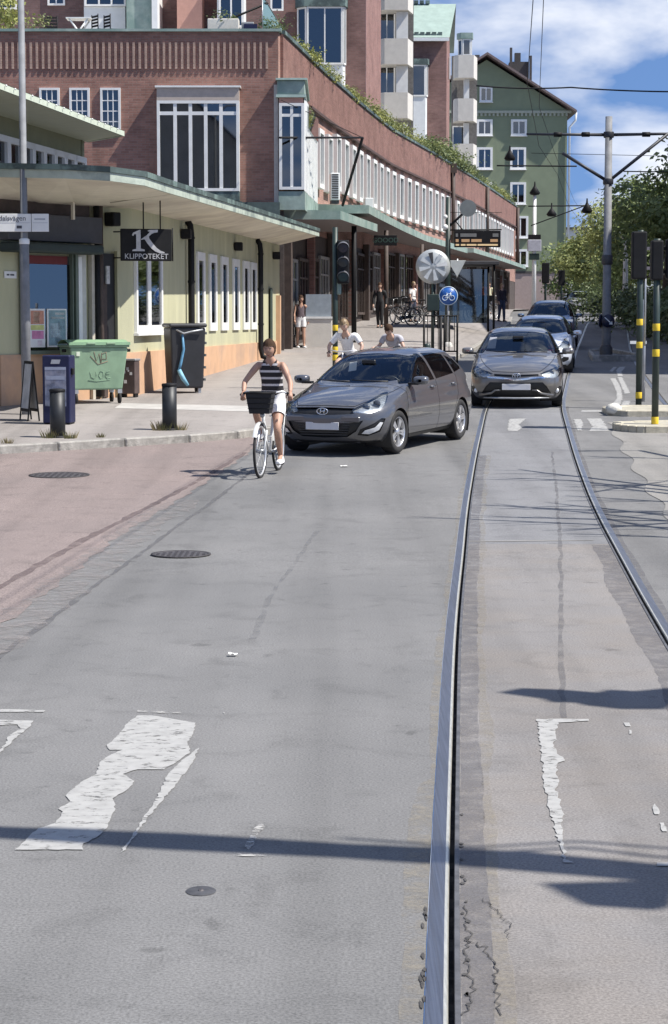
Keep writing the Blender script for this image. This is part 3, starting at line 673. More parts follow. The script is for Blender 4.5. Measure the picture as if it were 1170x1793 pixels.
# shop window with posters, pale frame, red roller above
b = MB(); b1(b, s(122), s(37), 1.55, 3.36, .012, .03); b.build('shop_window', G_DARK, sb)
b = MB(); b1(b, s(123), s(122), 1.5, 3.4, .03, .13); b1(b, s(38.5), s(35), 1.5, 3.4, .03, .13); b1(b, s(122), s(38.5), 1.5, 1.57, .03, .13); b1(b, s(131), s(127), 1.5, 3.4, .03, .13); b.build('shop_window_frame', mat('sage_frame', (.12,.15,.12), .6, var=.1), sb)
b = MB(); b1(b, s(118), s(50), 3.2, 3.36, .032, .05); b.build('red_blind', mat('red_blind', (.14,.02,.022), .7), sb)
b = MB(); b1(b, s(112), s(102), 2.4, 3.2, .032, .045); b.build('grey_panel', mat('panel_grey', (.12,.115,.125), .7), sb)
b = MB(); b1(b, s(121), s(39), 1.58, 3.2, .05, .055); b.build('pane', G_WIN, sb)
# posters
def poster(s0, s1, z0, z1, cols, label):
    fm = MB(); b1(fm, s0, s1, z0, z1, .058, .075); po = fm.build('poster', M_WHITE, None, bevel=.003); tag(po, label, 'poster')
    L = s1-s0
    for (u0, u1, v0, v1, cidx) in cols:
        q = MB(); b1(q, s0+L*u0, s0+L*u1, z0+(z1-z0)*v0, z0+(z1-z0)*v1, .076, .078); q.build('print', cidx, po)
    return po
p_ = lambda n, c: mat('print_'+n, c, .6, var=.2, scale=9)
poster(s(76), s(49), 1.63, 2.36, [(.08,.92,.6,.95,p_('orange', (.55,.25,.17))), (.35,.75,.62,.92,p_('skin', (.62,.42,.30))), (.08,.92,.45,.58,p_('yellow', (.55,.55,.20))), (.1,.85,.22,.43,p_('rose', (.58,.22,.36))), (.2,.5,.05,.18,p_('pale', (.62,.55,.57)))], 'orange and pink poster in the corner shop window')
poster(s(114.5), s(80), 1.63, 2.36, [(.07,.93,.04,.96,p_('sea', (.20,.30,.33))), (.12,.6,.84,.90,M_WHITE), (.12,.8,.74,.79,M_WHITE), (.35,.85,.25,.62,p_('ice', (.55,.66,.70))), (.12,.45,.45,.68,p_('ice2', (.42,.58,.66))), (.3,.62,.08,.3,p_('ice3', (.6,.70,.72)))], 'blue and white poster in the corner shop window')
# white notice on the pier
nb = MB(); b1(nb, s(31), s(10), 2.92, 3.05, .012, .022); o = nb.build('notice', M_WHITE, sb)
for (u0, u1) in ((14, 19), (20, 27)):
    q = MB(); b1(q, s(u1), s(u0), 2.97, 3.0, .0222, .0232); q.build('print', M_DKGREY, o)
# white curtain-like door leaf, pipes and the dark doorway
b = MB(); b1(b, s(150), s(132), 1.2, 3.4, .02, .06); b.build('side_panel', mat('panel_pale', (.50,.50,.46), .7, var=.15, scale=3), sb)
b = MB(); b1(b, s(139), s(133), 1.2, 3.36, .06, .12); b.build('white_post', M_WHITE, sb)
b = MB(); b1(b, s(160.5), s(156), .6, 3.62, .02, .12); b.build('pale_post', mat('post_pale', (.47,.43,.36), .7), sb)
for p0, p1, m_, nm in ((162, 166, M_BLACK, 'downpipe'), (167.5, 172.5, M_BROWN, 'brown_pipe')):
    q = w1(s((p0+p1)/2)); x, y = q[0]+n1.x*.13, q[1]+n1.y*.13
    MB().path([(x, y, 4.42), (x, y, zs(x, y)+.05)], .06, 8).build(nm, m_, sb)
b = MB(); b1(b, s(200), s(173), .62, 3.45, .036, .05); b.build('doorway', mat('doorway_dark', (.012,.012,.013), .6), sb)
b = MB(); b1(b, s(203.5), s(200), .62, 3.5, .036, .12); b1(b, s(173), s(171), .62, 3.5, .036, .1); b.build('door_frame', M_LIME, sb)
b = MB(); b1(b, s(184), s(176), .62, 2.9, .052, .09); b.build('door_leaf', M_BROWN, sb, bevel=.01)
q = w1(s(190)); x, y = q[0]+n1.x*.2, q[1]+n1.y*.2
b = MB(); b1(b, s(197), s(184), 3.98, 4.25, .02, .28); b.build('wall_lamp', M_BLACK, sb, bevel=.02)
q = MB(); b1(q, s(183), s(177), 2.85, 3.2, .15, .18); o = q.build('notice', mat('notice_dim', (.42,.42,.42), .7, var=.4, scale=12), sb)
# hanging black salon sign
hs = thing('salon_sign', 'black hanging salon sign with a big silver letter K', 'sign', at(256, 428, 40.2), R(14))
b = MB().box(-.50, .50, -.035, .035, -.32, .30); b.build('panel', M_BLACK, hs, bevel=.012)
for q0_, q1_ in (((-.05, 0, .30), (-.05, 0, .9)), ((.28, 0, .30), (.28, 0, .85)), ((-.50, 0, .24), (-.62, .1, .24)), ((-.50, 0, -.26), (-.62, .1, -.26)), ((.52, 0, -.32), (.52, 0, .32))): MB().tube(q0_, q1_, .013).build('hanger', M_BLACK, hs)
M_SILVER = mat('silver_letter', (.46,.46,.47), .5, .2, var=.2, scale=9)
KX = lambda L: [((x-595)/930*1.0, (415-y)/560*.62-.01) for x, y in L]
b = MB()
b.prism(KX([(335,245),(355,205),(415,180),(470,155),(490,155),(490,480),(560,495),(565,525),(335,525),(345,500),(410,485),(410,235),(380,225),(355,265)]), -.045, -.036, 'Y')
b.prism(KX([(620,165),(660,155),(805,150),(800,195),(735,205),(690,225),(640,270),(650,310),(720,400),(780,465),(850,515),(925,540),(920,560),(845,562),(760,530),(690,480),(620,400),(565,320),(540,318),(505,330),(500,315),(560,275),(600,250),(650,200),(655,180),(625,182)]), -.045, -.036, 'Y')
b.build('letter', M_SILVER, hs)
text_mesh('lettering', 'KLIPPOTEKET', .145, M_SILVER, hs, T(0, -.037, -.235) @ Matrix.Rotation(R(90), 4, 'X'), .003, sx=.97)
# recessed upper storey
XU = lambda y: -6.78 + (y-41.7)*.162
dU = Vector((.162, 1, 0)).normalized()
b = MB(); lath((XU(30), 30), (XU(48), 48), 4.4, 6.3, .3, 0, b); b.box(XU(48)-5, XU(48)-.01, 47.7, 48, 4.4, 6.3); b.build('upper_wall', M_OLIVE, sb)
for p0, p1 in ((-28,-14), (-8,8), (17,36), (40,54), (58.5,75), (79,93), (96.5,111.5), (114.5,127.5), (130.5,144.5)):
    yy = [1/( (.162-(p-585)/3600))*(6.78+41.7*.162) for p in (p0, p1)]
    y = sum(yy)/2; window(sb, wallm((XU(y)+.003, y), dU, 4.75), min(yy[1]-yy[0], 1.0)*1.0 if False else 1.0, 1.1, 1, 1, .13, .12, .05)
RE = [(-8.5, 24), (-6.0, 36.9), (-4.70, 46.7), (-5.7, 48.3)]; RI = [(-12, 24), (XU(36.9)-.1, 36.9), (XU(46)-.1, 46), (XU(48)-.1, 48.2)]
b = MB(); b.add([(x, y, 6.27) for x, y in RE] + [(x, y, 6.25) for x, y in RI], [(i, i+1, 5+i, 4+i) for i in range(3)]); b.build('upper_soffit', M_SOFG, sb)
b = MB()
for i in range(3): lath(RE[i], RE[i+1], 6.25, 6.36, .06, 0, b)
b.build('upper_fascia', mat('fascia_pale', (.50,.55,.45), .7, var=.1), sb)
b = MB(); b.add([(x, y, 6.37) for x, y in RE] + [(x-8, y+2, 6.9) for x, y in RE], [(i, i+1, 5+i, 4+i) for i in range(3)]); b.build('upper_roof', M_COPPER, sb)
b = MB()
for i in range(24):
    t = i/24; y = 33+13.5*t; x = np.interp(y, [24, 36.9, 46.7], [-8.5, -6, -4.7])+.03; b.ball((x, y, 6.34), .022, 6)
stuff(b.build('roof_stud', M_WHITE, sb))
# ------------------------------------------------------------------ long curved brick building
bb = thing('brick_building', 'long curved two storey red brick building with a planted roof terrace', 'building', (0, 0, 0))
XF = smooth_table([(60,-2.5),(66,-1.76),(76.3,-.53),(89,1.14),(100,2.7),(114.7,5.5),(134,9.0),(167,14.6),(180,17)], win=3)
def dF(y): return Vector((XF(y+.5)-XF(y-.5), 1, 0)).normalized()
YF, ZP = 66.0, 11.2
XC = XF(66)
b = MB().box(-16, XC, YF, YF+.4, 5.2, ZP); b.build('front_wall', B_FRONT, bb)
yl = list(np.arange(66.41, 168, 1.4))
def fac(z0, z1, off, m, name, y0=66.0, y1=167):
    yy = [y0] + [y for y in yl if y0 < y < y1] + [y1]; b = MB()
    def P(y, o, z): n = dF(y); return (XF(y)+n.y*o, y-n.x*o, z)
    rr = [[P(y, 0, z0), P(y, off, z0), P(y, off, z1), P(y, 0, z1)] for y in yy]; b.grid(rr, smooth=False)
    b.add(rr[0], [(0,1,2,3)]); b.add(rr[-1], [(0,1,2,3)])
    return b.build(name, m, bb)
P_F = lambda y, o=0: (XF(y)+dF(y).y*o, y-dF(y).x*o)
b = MB(); b.grid([[(XF(y), y, 5.2), (XF(y), y, ZP)] for y in [66.0]+yl], smooth=False); b.build('side_wall', B_PALE, bb)
fac(9.62, ZP-.02, .10, B_SIDE, 'parapet', 66.42)
fac(9.52, 9.615, .16, mat('cornice_dark', (.07,.04,.035), .8), 'cornice', 73)
fac(ZP-.015, ZP+.10, .16, M_COPDK, 'coping', 66.42)
fac(7.0, 7.1, .05, B_SIDE, 'sill_course', 79)
b = MB().box(-16, XC+.1, YF-.1, YF+.45, ZP+.003, ZP+.085); b.build('front_coping', M_COPPER, bb)
# pale relief fins of the parapet
fin = None
for k in range(61):
    x = XC-.36-k*.191
    if fin is None: fin = MB().box(-.036, .036, -.05, .0, 0, .82).build('relief_fin', brick_mat('brick_fin', (.44,.31,.25), (.36,.25,.2), (.3,.22,.19), 'X'), bb); o = fin
    else: o = inst(fin, bb, Matrix.Identity(4))
    o.matrix_local = T(x, YF-.001, 10.04)
for px in (87.5, 140, 194):
    p = at(px, 200, YF); window(bb, T(p.x, YF-.002, 8.0), .64, 1.45, 3, 4, .07, .08, .03, back=mat('blue_room', (.20,.28,.32), .7, var=.4))
p = at(20, 200, YF); window(bb, T(p.x-.3, YF-.002, 8.0), .64, 1.45, 3, 4, .07, .08, .03, back=MATS['blue_room'])
# projecting window bay of the front
xa, xb_ = at(277, 250, YF).x, at(420, 250, YF).x
b = MB().box(xa, xb_, YF-.40, YF-.003, 9.02, 9.42); b.build('bay_roof', mat('bay_board', (.45,.38,.33), .7, var=.1), bb)
b = MB().box(xa-.05, xb_+.05, YF-.46, YF-.003, 9.423, 9.48); b.build('bay_coping', M_WHITE, bb)
b = MB().box(xa, xb_, YF-.38, YF-.003, 5.9, 6.2); b.build('bay_apron', M_COPDK, bb)
b = MB().box(xa, xa+.05, YF-.34, YF-.003, 6.2, 9.02); b.box(xb_-.05, xb_, YF-.34, YF-.003, 6.2, 9.02); b.build('bay_cheek', M_BOARD, bb)
window(bb, T((xa+xb_)/2, YF-.30, 6.2), xb_-xa, 2.82, 5, 1, .09, .1, .11, name='bay_window', trans=.86, back=G_DARK)
b = MB().box(at(425, 370, YF).x, XC+.05, YF-.5, YF-.003, 5.35, 5.85); b.box(at(300, 370, YF).x, at(425, 370, YF).x-.003, YF-.4, YF-.003, 5.4, 5.88); b.build('front_ledge', M_COPDK, bb)
# corner bay with copper cornice
x0, x1 = XC+.03, at(533, 250, 65.8).x
b = MB(); b.box(x0-.06, x1+.02, 65.7, 72.0, 9.22, 9.66); b.build('corner_cornice', M_COPPER, bb, bevel=.02)
b = MB(); b.box(x0-.1, x1+.10, 65.6, 72.1, 9.662, 9.72); b.box(x0-.1, x1+.06, 65.66, 72.05, 9.13, 9.218); b.build('cornice_trim', mat('copper_pale', (.36,.46,.41), .6, var=.15, scale=3), bb)
b = MB(); b.box(x0, x1-.03, 65.75, 65.9, 8.95, 9.128); b.build('blind_box', M_PINK, bb)
window(bb, T((x0+x1)/2, 65.78, 6.25), x1-x0, 2.7, 2, 1, .09, .1, .09, name='corner_window', trans=.86, back=mat('green_room', (.06,.075,.06), .8, var=.8, scale=2.5, col2=(.01,.012,.012), c2=(.45,.55)))
xe = XF(73)+.35
b = MB().add([(x1, 65.7, 6.22), (xe, 73, 6.22), (xe, 73, 9.128), (x1, 65.7, 9.128)], [(0,1,2,3)])
b.build('bay_side', M_BOARD, bb)
b = MB()
for k in range(1, 9):
    t = k/9; b.box(x1+(xe-x1)*t, x1+(xe-x1)*t+.03, 65.7+7.3*t-.03, 65.7+7.3*t+.03, 6.22, 8.3)
b.build('board_batten', M_WHITE, bb)
b = MB().add([(x1+(xe-x1)*.25+.03, 67.3, 8.3), (xe+.03, 72.7, 8.3), (xe+.03, 72.7, 9.1), (x1+(xe-x1)*.25+.03, 67.3, 9.1)], [(0,1,2,3)]); b.build('side_glazing', G_WIN, bb)
b = MB().box(x0-.02, x1+.02, 65.72, 66.0, 5.62, 6.2); b.add([(x1+.01, 65.72, 5.62), (xe+.02, 73, 5.62), (xe+.02, 73, 6.2), (x1+.01, 65.72, 6.2)], [(0,1,2,3)]); b.build('bay_skirt', M_COPPER, bb)
b = MB().box(XC-.14, XC+.0, YF-.06, YF-.003, 5.4, 9.55); b.build('corner_trim', mat('trim_pale', (.5,.46,.42), .7), bb)
# ranks of narrow upper windows
k = 0; y = 75.5
while y < 163:
    p = P_F(y, .003)
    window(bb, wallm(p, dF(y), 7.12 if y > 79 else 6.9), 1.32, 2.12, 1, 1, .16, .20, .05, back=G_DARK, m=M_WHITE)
    y += 2.45 if y < 128 else 2.2
# canopies of green copper
def canopy(y0, y1, o0, o1, z0, z1, name='canopy'):
    yy = [y0] + [y for y in yl if y0 < y < y1] + [y1]; b = MB(); rr = []
    for y in yy:
        t = (y-y0)/(y1-y0); o = o0+(o1-o0)*t; a, e = P_F(y, -.1), P_F(y, o); y2 = y
        rr.append([(XF(y)-.3, y, z0), (XF(y)+o, y, z0), (XF(y)+o, y, z1), (XF(y)-.3, y, z1+.05)])
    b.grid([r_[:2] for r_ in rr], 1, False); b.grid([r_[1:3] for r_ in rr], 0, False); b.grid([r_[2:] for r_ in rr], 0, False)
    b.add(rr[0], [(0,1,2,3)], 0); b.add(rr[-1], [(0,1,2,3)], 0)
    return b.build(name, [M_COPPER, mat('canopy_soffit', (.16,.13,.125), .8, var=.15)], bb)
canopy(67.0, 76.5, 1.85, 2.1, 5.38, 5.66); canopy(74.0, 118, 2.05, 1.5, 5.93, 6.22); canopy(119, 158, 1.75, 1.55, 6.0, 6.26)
# shop fronts under the canopies
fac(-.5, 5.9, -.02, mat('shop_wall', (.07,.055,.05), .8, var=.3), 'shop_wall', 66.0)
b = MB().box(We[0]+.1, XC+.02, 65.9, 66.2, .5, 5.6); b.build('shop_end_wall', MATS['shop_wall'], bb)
y = 67.2; k = 0
pst = mat('shop_display', (.20,.19,.17), .7, var=.9, scale=2.5, col2=(.03,.03,.03), c2=(.4,.55))
while y < 160:
    p = P_F(y+1.3, .01); g_ = zs(P_F(y, .5)[0], y)
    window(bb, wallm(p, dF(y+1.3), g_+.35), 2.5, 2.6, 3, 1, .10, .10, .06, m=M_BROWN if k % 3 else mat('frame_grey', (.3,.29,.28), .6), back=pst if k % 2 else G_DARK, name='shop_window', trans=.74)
    if k % 2 == 0:
        q = P_F(y-.1, .02); b = MB().box(-.2, .2, -.25, 0, -.3, 5.4, xf=wallm(q, dF(y), 0)); b.build('pier', B_SIDE if k % 4 else M_BROWN, bb)
    y += 2.85; k += 1
# canopy posts
for y in (72, 83, 98, 130):
    q = P_F(y, 1.75); b = MB().path([(q[0], q[1], zs(*q)-.1), (q[0], q[1], 5.7)], .09, 8); b.build('canopy_post', M_BROWN if y != 72 else M_BLACK, bb)
# lit shop name box, air conditioner, iron bracket
q = P_F(83, 1.5); p = at(675, 421, 81)
gs = thing('shop_sign', 'black box sign with dim green letters under the canopy', 'sign', p)
MB().box(-.45, .45, -.06, .06, -.2, .2).build('panel', M_BLACK, gs, bevel=.01)
text_mesh('lettering', 'GOOOD', .26, mat('dim_green', (.05,.10,.08), .6), gs, T(0, -.062, 0) @ Matrix.Rotation(R(90), 4, 'X'), .003)
for px, py_c, Y, lab in ((586, 331, 73.5, 'slatted air conditioner box on the canopy by the corner bay'), (645, 350, 80, 'second air conditioner box farther along the canopy')):
    p = at(px, py_c+20, Y); ac = thing('air_conditioner', lab, 'air conditioner', p, R(8))
    MB().box(-.16, .16, -.25, .25, 0, .95 if px < 600 else .5).build('case', M_BOARD, ac, bevel=.02)
    if px < 600:
        b = MB()
        for i in range(11): b.box(-.13, .10, -.262, -.252, .06+i*.08, .11+i*.08)
        stuff(b.build('grille_slats', M_DKGREY, ac))
    b = MB()
    b.box(-.14, .14, -.2, .2, -.12, -.001); b.build('foot', M_DKGREY, ac)
br = thing('wire_bracket', 'black iron wall bracket reaching out from the brick corner', 'bracket', at(490, 241, 64.5))
e = at(635, 241, 71)-br.location; f_ = at(600, 360, 73)-br.location
MB().path([(0,0,0), e], .035, 6).build('arm', M_BLACK, br); MB().path([e, f_], .05, 6).build('stay', M_BLACK, br)
MB().path([at(492, 175, 64.5)-br.location, e], .012, 5).build('tie', M_BLACK, br)
for y, nm in ((121.5, 0), (141, 1), (168-1.5, 2)):
    q = P_F(y, .24); b = MB().path([(q[0], q[1], ZP-.1), (q[0], q[1], 6.3)], .13, 8)
    if nm < 1: b.box(q[0]-.2, q[0]+.2, q[1]-.2, q[1]+.2, ZP-.5, ZP+.05)
    b.build('downpipe', M_BROWN, bb)
b = MB().grid([[(-16, y, ZP-.25), (XF(max(66, y)), y, ZP-.25)] for y in [66.4]+yl], smooth=False); b.build('terrace_floor', M_CONC, bb)
# ------------------------------------------------------------------ dwellings on the terrace behind
def house(name, label): return thing(name, label, 'building', (0, 0, 0))
tr = house('terrace_row', 'row of brown brick terrace flats set back on the roof')
b = MB().box(-22, -2.6, 80, 88, 10.9, 19); b.build('wall', brick_mat('brick_row', (.17,.105,.10), (.13,.08,.076), (.13,.105,.10), 'X'), tr)
def atX(px, Y): return (px-585)/3600*Y
w_ = lambda a, b_, Y: abs(atX(b_, Y)-atX(a, Y))
window(tr, T(atX(192, 79.2), 79.2, 13.95), w_(155, 226, 79.2), 1.6, 3, 1, .07, .09, .06, name='bay_window')
b = MB().box(atX(155, 79.2), atX(226, 79.2), 79.2, 79.99, 12.95, 13.94); b.box(atX(155, 79.2), atX(226, 79.2), 79.21, 79.99, 13.96, 16); b.build('bay', M_BOARD, tr)
window(tr, T(atX(24, 80), 79.99, 13.95), w_(8, 40, 80), 1.5, 1, 1, .07, .08, .05)
window(tr, T(atX(108, 80), 79.99, 14.1), w_(94, 124, 80), 1.5, 2, 1, .07, .08, .05)
b = MB().box(atX(228, 78), atX(272, 78), 78, 79.99, 10.9, 15); b.build('copper_panel', M_COPPER, tr)
b = MB().box(atX(272, 77.9), atX(282, 77.9), 77.8, 79.99, 10.9, 15); b.build('white_jamb', M_BOARD, tr)
b = MB().box(atX(315, 78.5), atX(358, 78.5), 78.5, 79.99, 12.2, 15); b.build('pink_wall', M_PINK, tr)
b = MB().box(atX(384, 78), atX(430, 78), 78, 79.99, 11.9, 15.2); b.build('white_bay', M_BOARD, tr)
window(tr, T(atX(408, 77.9), 77.98, 13.0), w_(386, 428, 78), 1.7, 2, 1, .07, .09, .06, name='bay_window')
window(tr, T(atX(487, 80)-.0, 79.99, 13.9), .5, 1.2, 1, 1, .07, .08, .05)
MB().box(-22, -2.5, 79.6, 88.2, 19, 19.3).build('roof', M_ROOFDK, tr)
# first tower
ta = house('brick_tower', 'brick apartment tower with white bay windows and concrete balconies, nearer one')
YA = 100.0; xa0, xa1 = atX(480, YA), atX(640, YA)
B_T = brick_mat('brick_tower_front', (.25,.145,.13), (.20,.112,.102), (.19,.15,.135), 'X'); B_TS = brick_mat('brick_tower_side', (.31,.17,.15), (.26,.14,.12), (.22,.17,.15), 'Y')
b = MB().box(xa0, xa1, YA, YA+.4, 10.9, 24); b.build('front_wall', B_T, ta)
b = MB().add([(xa1+.002, YA, 10.9), (xa1+.85, YA+6.1, 10.9), (xa1+.85, YA+6.1, 24), (xa1+.002, YA, 24)], [(0,1,2,3)]); b.build('side_wall', B_TS, ta)
xb0, xb1 = atX(522, YA-1), atX(604, YA-1)
def bay(par, xl, xr, Y, z0, z1, z2, zb, capm, dep=1.0, cut=.45):
    """white window bay: glazed band z0..z1, cap to z2, white body down to zb"""
    pl_ = [(xl, Y+dep), (xl+.02, Y+.45), (xl+cut, Y), (xr-cut*.25, Y), (xr, Y+.35), (xr+.02, Y+dep)]
    MB().prism(pl_, zb, z0).build('bay', M_BOARD, par)
    MB().prism([(x+(.12 if i > 2 else -.12), y-.12) for i, (x, y) in enumerate(pl_)], z1+.002, z2).build('bay_cap', capm, par)
    for i in (1, 2, 3):
        (x0_, y0_), (x1_, y1_) = pl_[i], pl_[i+1]; L = math.hypot(x1_-x0_, y1_-y0_)
        window(par, T((x0_+x1_)/2, (y0_+y1_)/2, z0) @ RZ(math.atan2(y1_-y0_, x1_-x0_)), L, z1-z0-.01, 2 if L > 1.2 else 1, 1, .08, .06, .06, name='bay_window')
bay(ta, xb0, xb1, YA-1, 14.2, 16.9, 17.4, 12.2, M_COPDK)
b = MB().box(xa0-.6, xa0-.003, YA+.5, YA+1, 10.9, 24); b.build('return_wall', B_T, ta)
YB = 112.0
def balcony(par, xl, xr, Y, z0, h=1.36, dep=1.6, skew=.22):
    pl_ = [(xl, Y+dep), (xl, Y+.3), (xl+.25, Y), (xr-.12, Y), (xr+skew, Y+dep)]
    b = MB(); n = len(pl_); b.prism(pl_, z0, z0+.16)
    for i in range(n-1):
        p, q = pl_[i], pl_[i+1]; lath(p, q, z0+.16, z0+h, .12, 0, b)
    return b.build('balcony', M_CONC, par)
for z in (12.95, 15.80, 18.66): balcony(ta, atX(664, YB), atX(716, YB), YB, z)
for z in (11.2, 14.32, 17.18, 20.0):
    MB().box(atX(692, 113), atX(712, 113), 112.6, 113.4, z, z+1.47).build('balcony_partition', M_WHITE, ta)
MB().box(atX(664, 114), atX(722, 114), 114, 114.3, 10.9, 24).build('balcony_back', mat('back_wall', (.15,.14,.13), .7, var=.3), ta)
for z in (11.6, 14.3, 17.2): window(ta, T(atX(676, 113.9), 113.99, z), .9, 1.9, 2, 1, .07, .06, .05)
MB().box(xa0-.2, xa1+1, YA+.5, YA+14, 24, 24.3).build('roof', M_COPPER, ta)
# second tower with a copper roof
tb = house('brick_tower', 'brick apartment tower with a green copper gable roof, farther one')
YT = 128.0; x0, x1 = atX(700, YT), atX(779, YT)
MB().box(x0-2, x1, YT, YT+.4, 10.9, 19.35).build('front_wall', B_T, tb)
xs_ = x1+.55
b = MB().add([(x1+.002, YT, 10.9), (xs_, YT+6.5, 10.9), (xs_, YT+6.5, 19.4), ((x1+xs_)/2+.05, YT+3.2, 21.75), (x1+.002, YT, 19.4)], [(0,1,2,3,4)]); b.build('gable_wall', B_TS, tb)
zr0, zr1 = 19.4, 21.75
b = MB().add([(x0-2, YT-.5, zr0-.1), (x1+.15, YT-.5, zr0-.1), (x1+.75, YT+3.2, zr1+.1), (x0-2, YT+3.2, zr1+.1), (xs_+.3, YT+7, zr0-.1), (x0-2, YT+7, zr0-.1)], [(0,1,2,3), (3,2,4,5)]); b.build('roof', mat('roof_copper', (.27,.35,.31), .75, var=.12, scale=2), tb)
MB().box(x0-2, x1+.12, YT-.56, YT-.42, zr0-.32, zr0-.12).build('gutter', M_BOARD, tb)
b = MB()
for i in range(7): b.box(x0+.1+i*.36, x0+.36+i*.36, YT-.3, YT-.1, zr0+.05, zr0+.25)
b.build('snow_guard', M_COPDK, tb); b = MB()
for i in range(5): b.box(x0+.2+i*.36, x0+.46+i*.36, YT+3.0, YT+3.2, zr1+.1, zr1+.3)
b.build('roof_ladder', M_COPDK, tb)
bay(tb, atX(706, YT-1), atX(746, YT-1), YT-1, 15.7, 17.6, 17.95, 12.6, M_COPDK)
MB().box(x1-.02+.35, x1+.42, YT+3.0, YT+3.5, 17.2, 18.6).build('slit_window', M_BOARD, tb)
YD = 140.0
for z in (12.45, 15.45, 18.32): balcony(tb, atX(793, YD), atX(829, YD), YD, z, 1.5)
for z in (13.9, 16.9): MB().box(atX(809, 141), atX(818, 141), 140.8, 141.4, z, z+1.5).build('balcony_partition', M_WHITE, tb)
MB().box(atX(788, 142), atX(832, 142), 142, 142.3, 10.9, 20).build('balcony_back', MATS['back_wall'], tb)
bay(tb, atX(800, 140.9), atX(822, 140.9), 140.9, 19.9, 21.0, 21.4, 19.8, M_COPPER, .6, .25)
window(tb, T(atX(800, 141.9), 141.99, 13.7), .8, 1.6, 1, 1, .07, .06, .05)
# ------------------------------------------------------------------ green gabled building at the end of the street
gb = house('gabled_building', 'tall olive green gabled apartment building at the end of the street')
YG = 186.0; xg = atX(988, YG); zb = 2.4
M_GRN = mat('render_green', (0.20, 0.235, 0.155), .9, var=.07, scale=1.2, col2=(.18,.21,.14), c2=(.5,.7))
ze, zap, xap = 20.75, 25.55, atX(848, YG)
xl_ = 2*xap-xg
b = MB().add([(xl_, YG, zb), (xg, YG, zb), (xg, YG, ze), (xap, YG, zap-.35), (xl_, YG, ze), (xl_, YG+16, zb), (xg, YG+16, zb), (xg, YG+16, ze), (xap, YG+16, zap-.35), (xl_, YG+16, ze)],
             [(0,1,2,3,4), (9,8,7,6,5), (1,6,7,2), (5,0,4,9)]); b.build('wall', M_GRN, gb)
ov = .75
for sgn, nm in ((1, 'roof'), (-1, 'roof')):
    xe_ = xap+sgn*(xg-xap+ov); 
    MB().prism([(xap, zap), (xe_, ze-.25), (xe_, ze-.05), (xap, zap+.22)], YG-.95, YG+16.5, 'Y').build(nm, mat('roof_rust', (.16,.12,.115), .7, var=.15), gb)
MB().box(xl_, xg+.35, YG-.16, YG-.003, ze-.25, ze-.02).build('cornice', mat('cornice_pale', (.34,.36,.29), .8), gb)
b = MB()
for i in range(40): x = xl_+.2+i*(xg-xl_)/40; b.box(x, x+.18, YG-.12, YG-.003, ze-.5, ze-.252)
stuff(b.build('dentil', MATS['cornice_pale'], gb))
MB().path([(xg+.75, YG-.3, ze-.2), (xg+.72, YG-.3, ze-.9), (xg+.2, YG-.2, ze-1.5), (xg+.15, YG-.2, zb)], .10, 6).build('downpipe', M_BOARD, gb)
for px, py, hh in ((851, 166, 26), (848.5, 224, 28), (908.5, 224, 28), (848.5, 278, 38), (907, 278, 38), (907, 339, 38), (911, 398, 38), (848.5, 339, 38), (851, 398, 38), (911, 452, 30)):
    p = at(px, py+hh/2, YG); big = py < 200
    window(gb, T(p.x, YG-.003, p.z), 1.15 if big else 1.42, hh/3600*YG, 2, 1, .2 if not big else .16, .14, .1, sill=.12, back=G_DARK)
MB().box(xl_, xg+.02, YG-.05, YG-.003, zb, 6.3).build('base', mat('base_beige', (.33,.26,.235), .9, var=.08), gb)
MB().box(xl_, xg+.05, YG-.10, YG-.003, 6.303, 6.5).build('base_band', M_ROOFDK, gb)
ch = MB(); px0, px1 = atX(888, 190), atX(921, 190); ch.box(px0, px1, 190, 191.6, 22, at(0, 108, 190).z); ch.box(atX(897, 190), atX(907, 190), 190.2, 190.8, 24, at(0, 92, 190).z)
for px, py in ((890, 84), (924, 98)): ch.box(atX(px-2, 189.8), atX(px+2, 189.8), 189.7, 190.0, 21.5, at(0, py, 190).z)
ch.build('chimney', M_ROOFDK, gb)
MB().box(atX(828, 192), atX(836, 192), 192, 193, 24, at(0, 96, 192).z).build('chimney', M_ROOFDK, gb)
# ------------------------------------------------------------------ the tall house across the street, right of the picture (it shades the far roadway)
rb = house('unseen_street_house', 'tall plain brick house on the right side of the street')
MB().box(16.5, 30, 51, 58.5, .3, 20.6).box(16.5, 30, 58.5, 95, .3, 16.2).build('wall', brick_mat('brick_right', (.30,.17,.13), (.25,.14,.11), (.25,.2,.18), 'Y'), rb)
MB().box(16.2, 30.5, 50.7, 58.8, 20.6, 20.9).box(16.2, 30.5, 58.81, 95.5, 16.2, 16.5).build('roof', M_ROOFDK, rb)
for z in (2.6, 5.8, 9.0, 12.2):
    for y in np.arange(54, 94, 3.6): window(rb, T(16.497, y, z) @ RZ(R(-90)), 1.4, 1.7, 2, 1, .09, .08, .06)
    for x in (19, 22.5, 26): window(rb, T(x, 50.997, z), 1.4, 1.7, 2, 1, .09, .08, .06)

# ------------------------------------------------------------------ gabled house added unseen behind the camera for reflections in the front windows
hb_ = house('unseen_street_house', 'tall gabled plastered house added behind the camera for window reflections')
MB().prism([(-21,0),(-7,0),(-7,16.5),(-14,23),(-21,16.5)], -70, -57, 'Y').build('wall', mat('render_back', (.62,.56,.48), .9, var=.15, scale=.6), hb_)
for sg in (1, -1): MB().prism([(-14, 23.05), (-14+sg*7.6, 15.95), (-14+sg*7.6, 16.2), (-14, 23.35)], -70.5, -56.5, 'Y').build('roof', M_ROOFDK, hb_)
for z in (2.5, 5.8, 9.1, 12.4):
    for x in (-19, -16, -12, -9): window(hb_, T(x, -56.997, z) @ RZ(math.pi), 1.4, 1.7, 2, 1, .09, .08, .06)
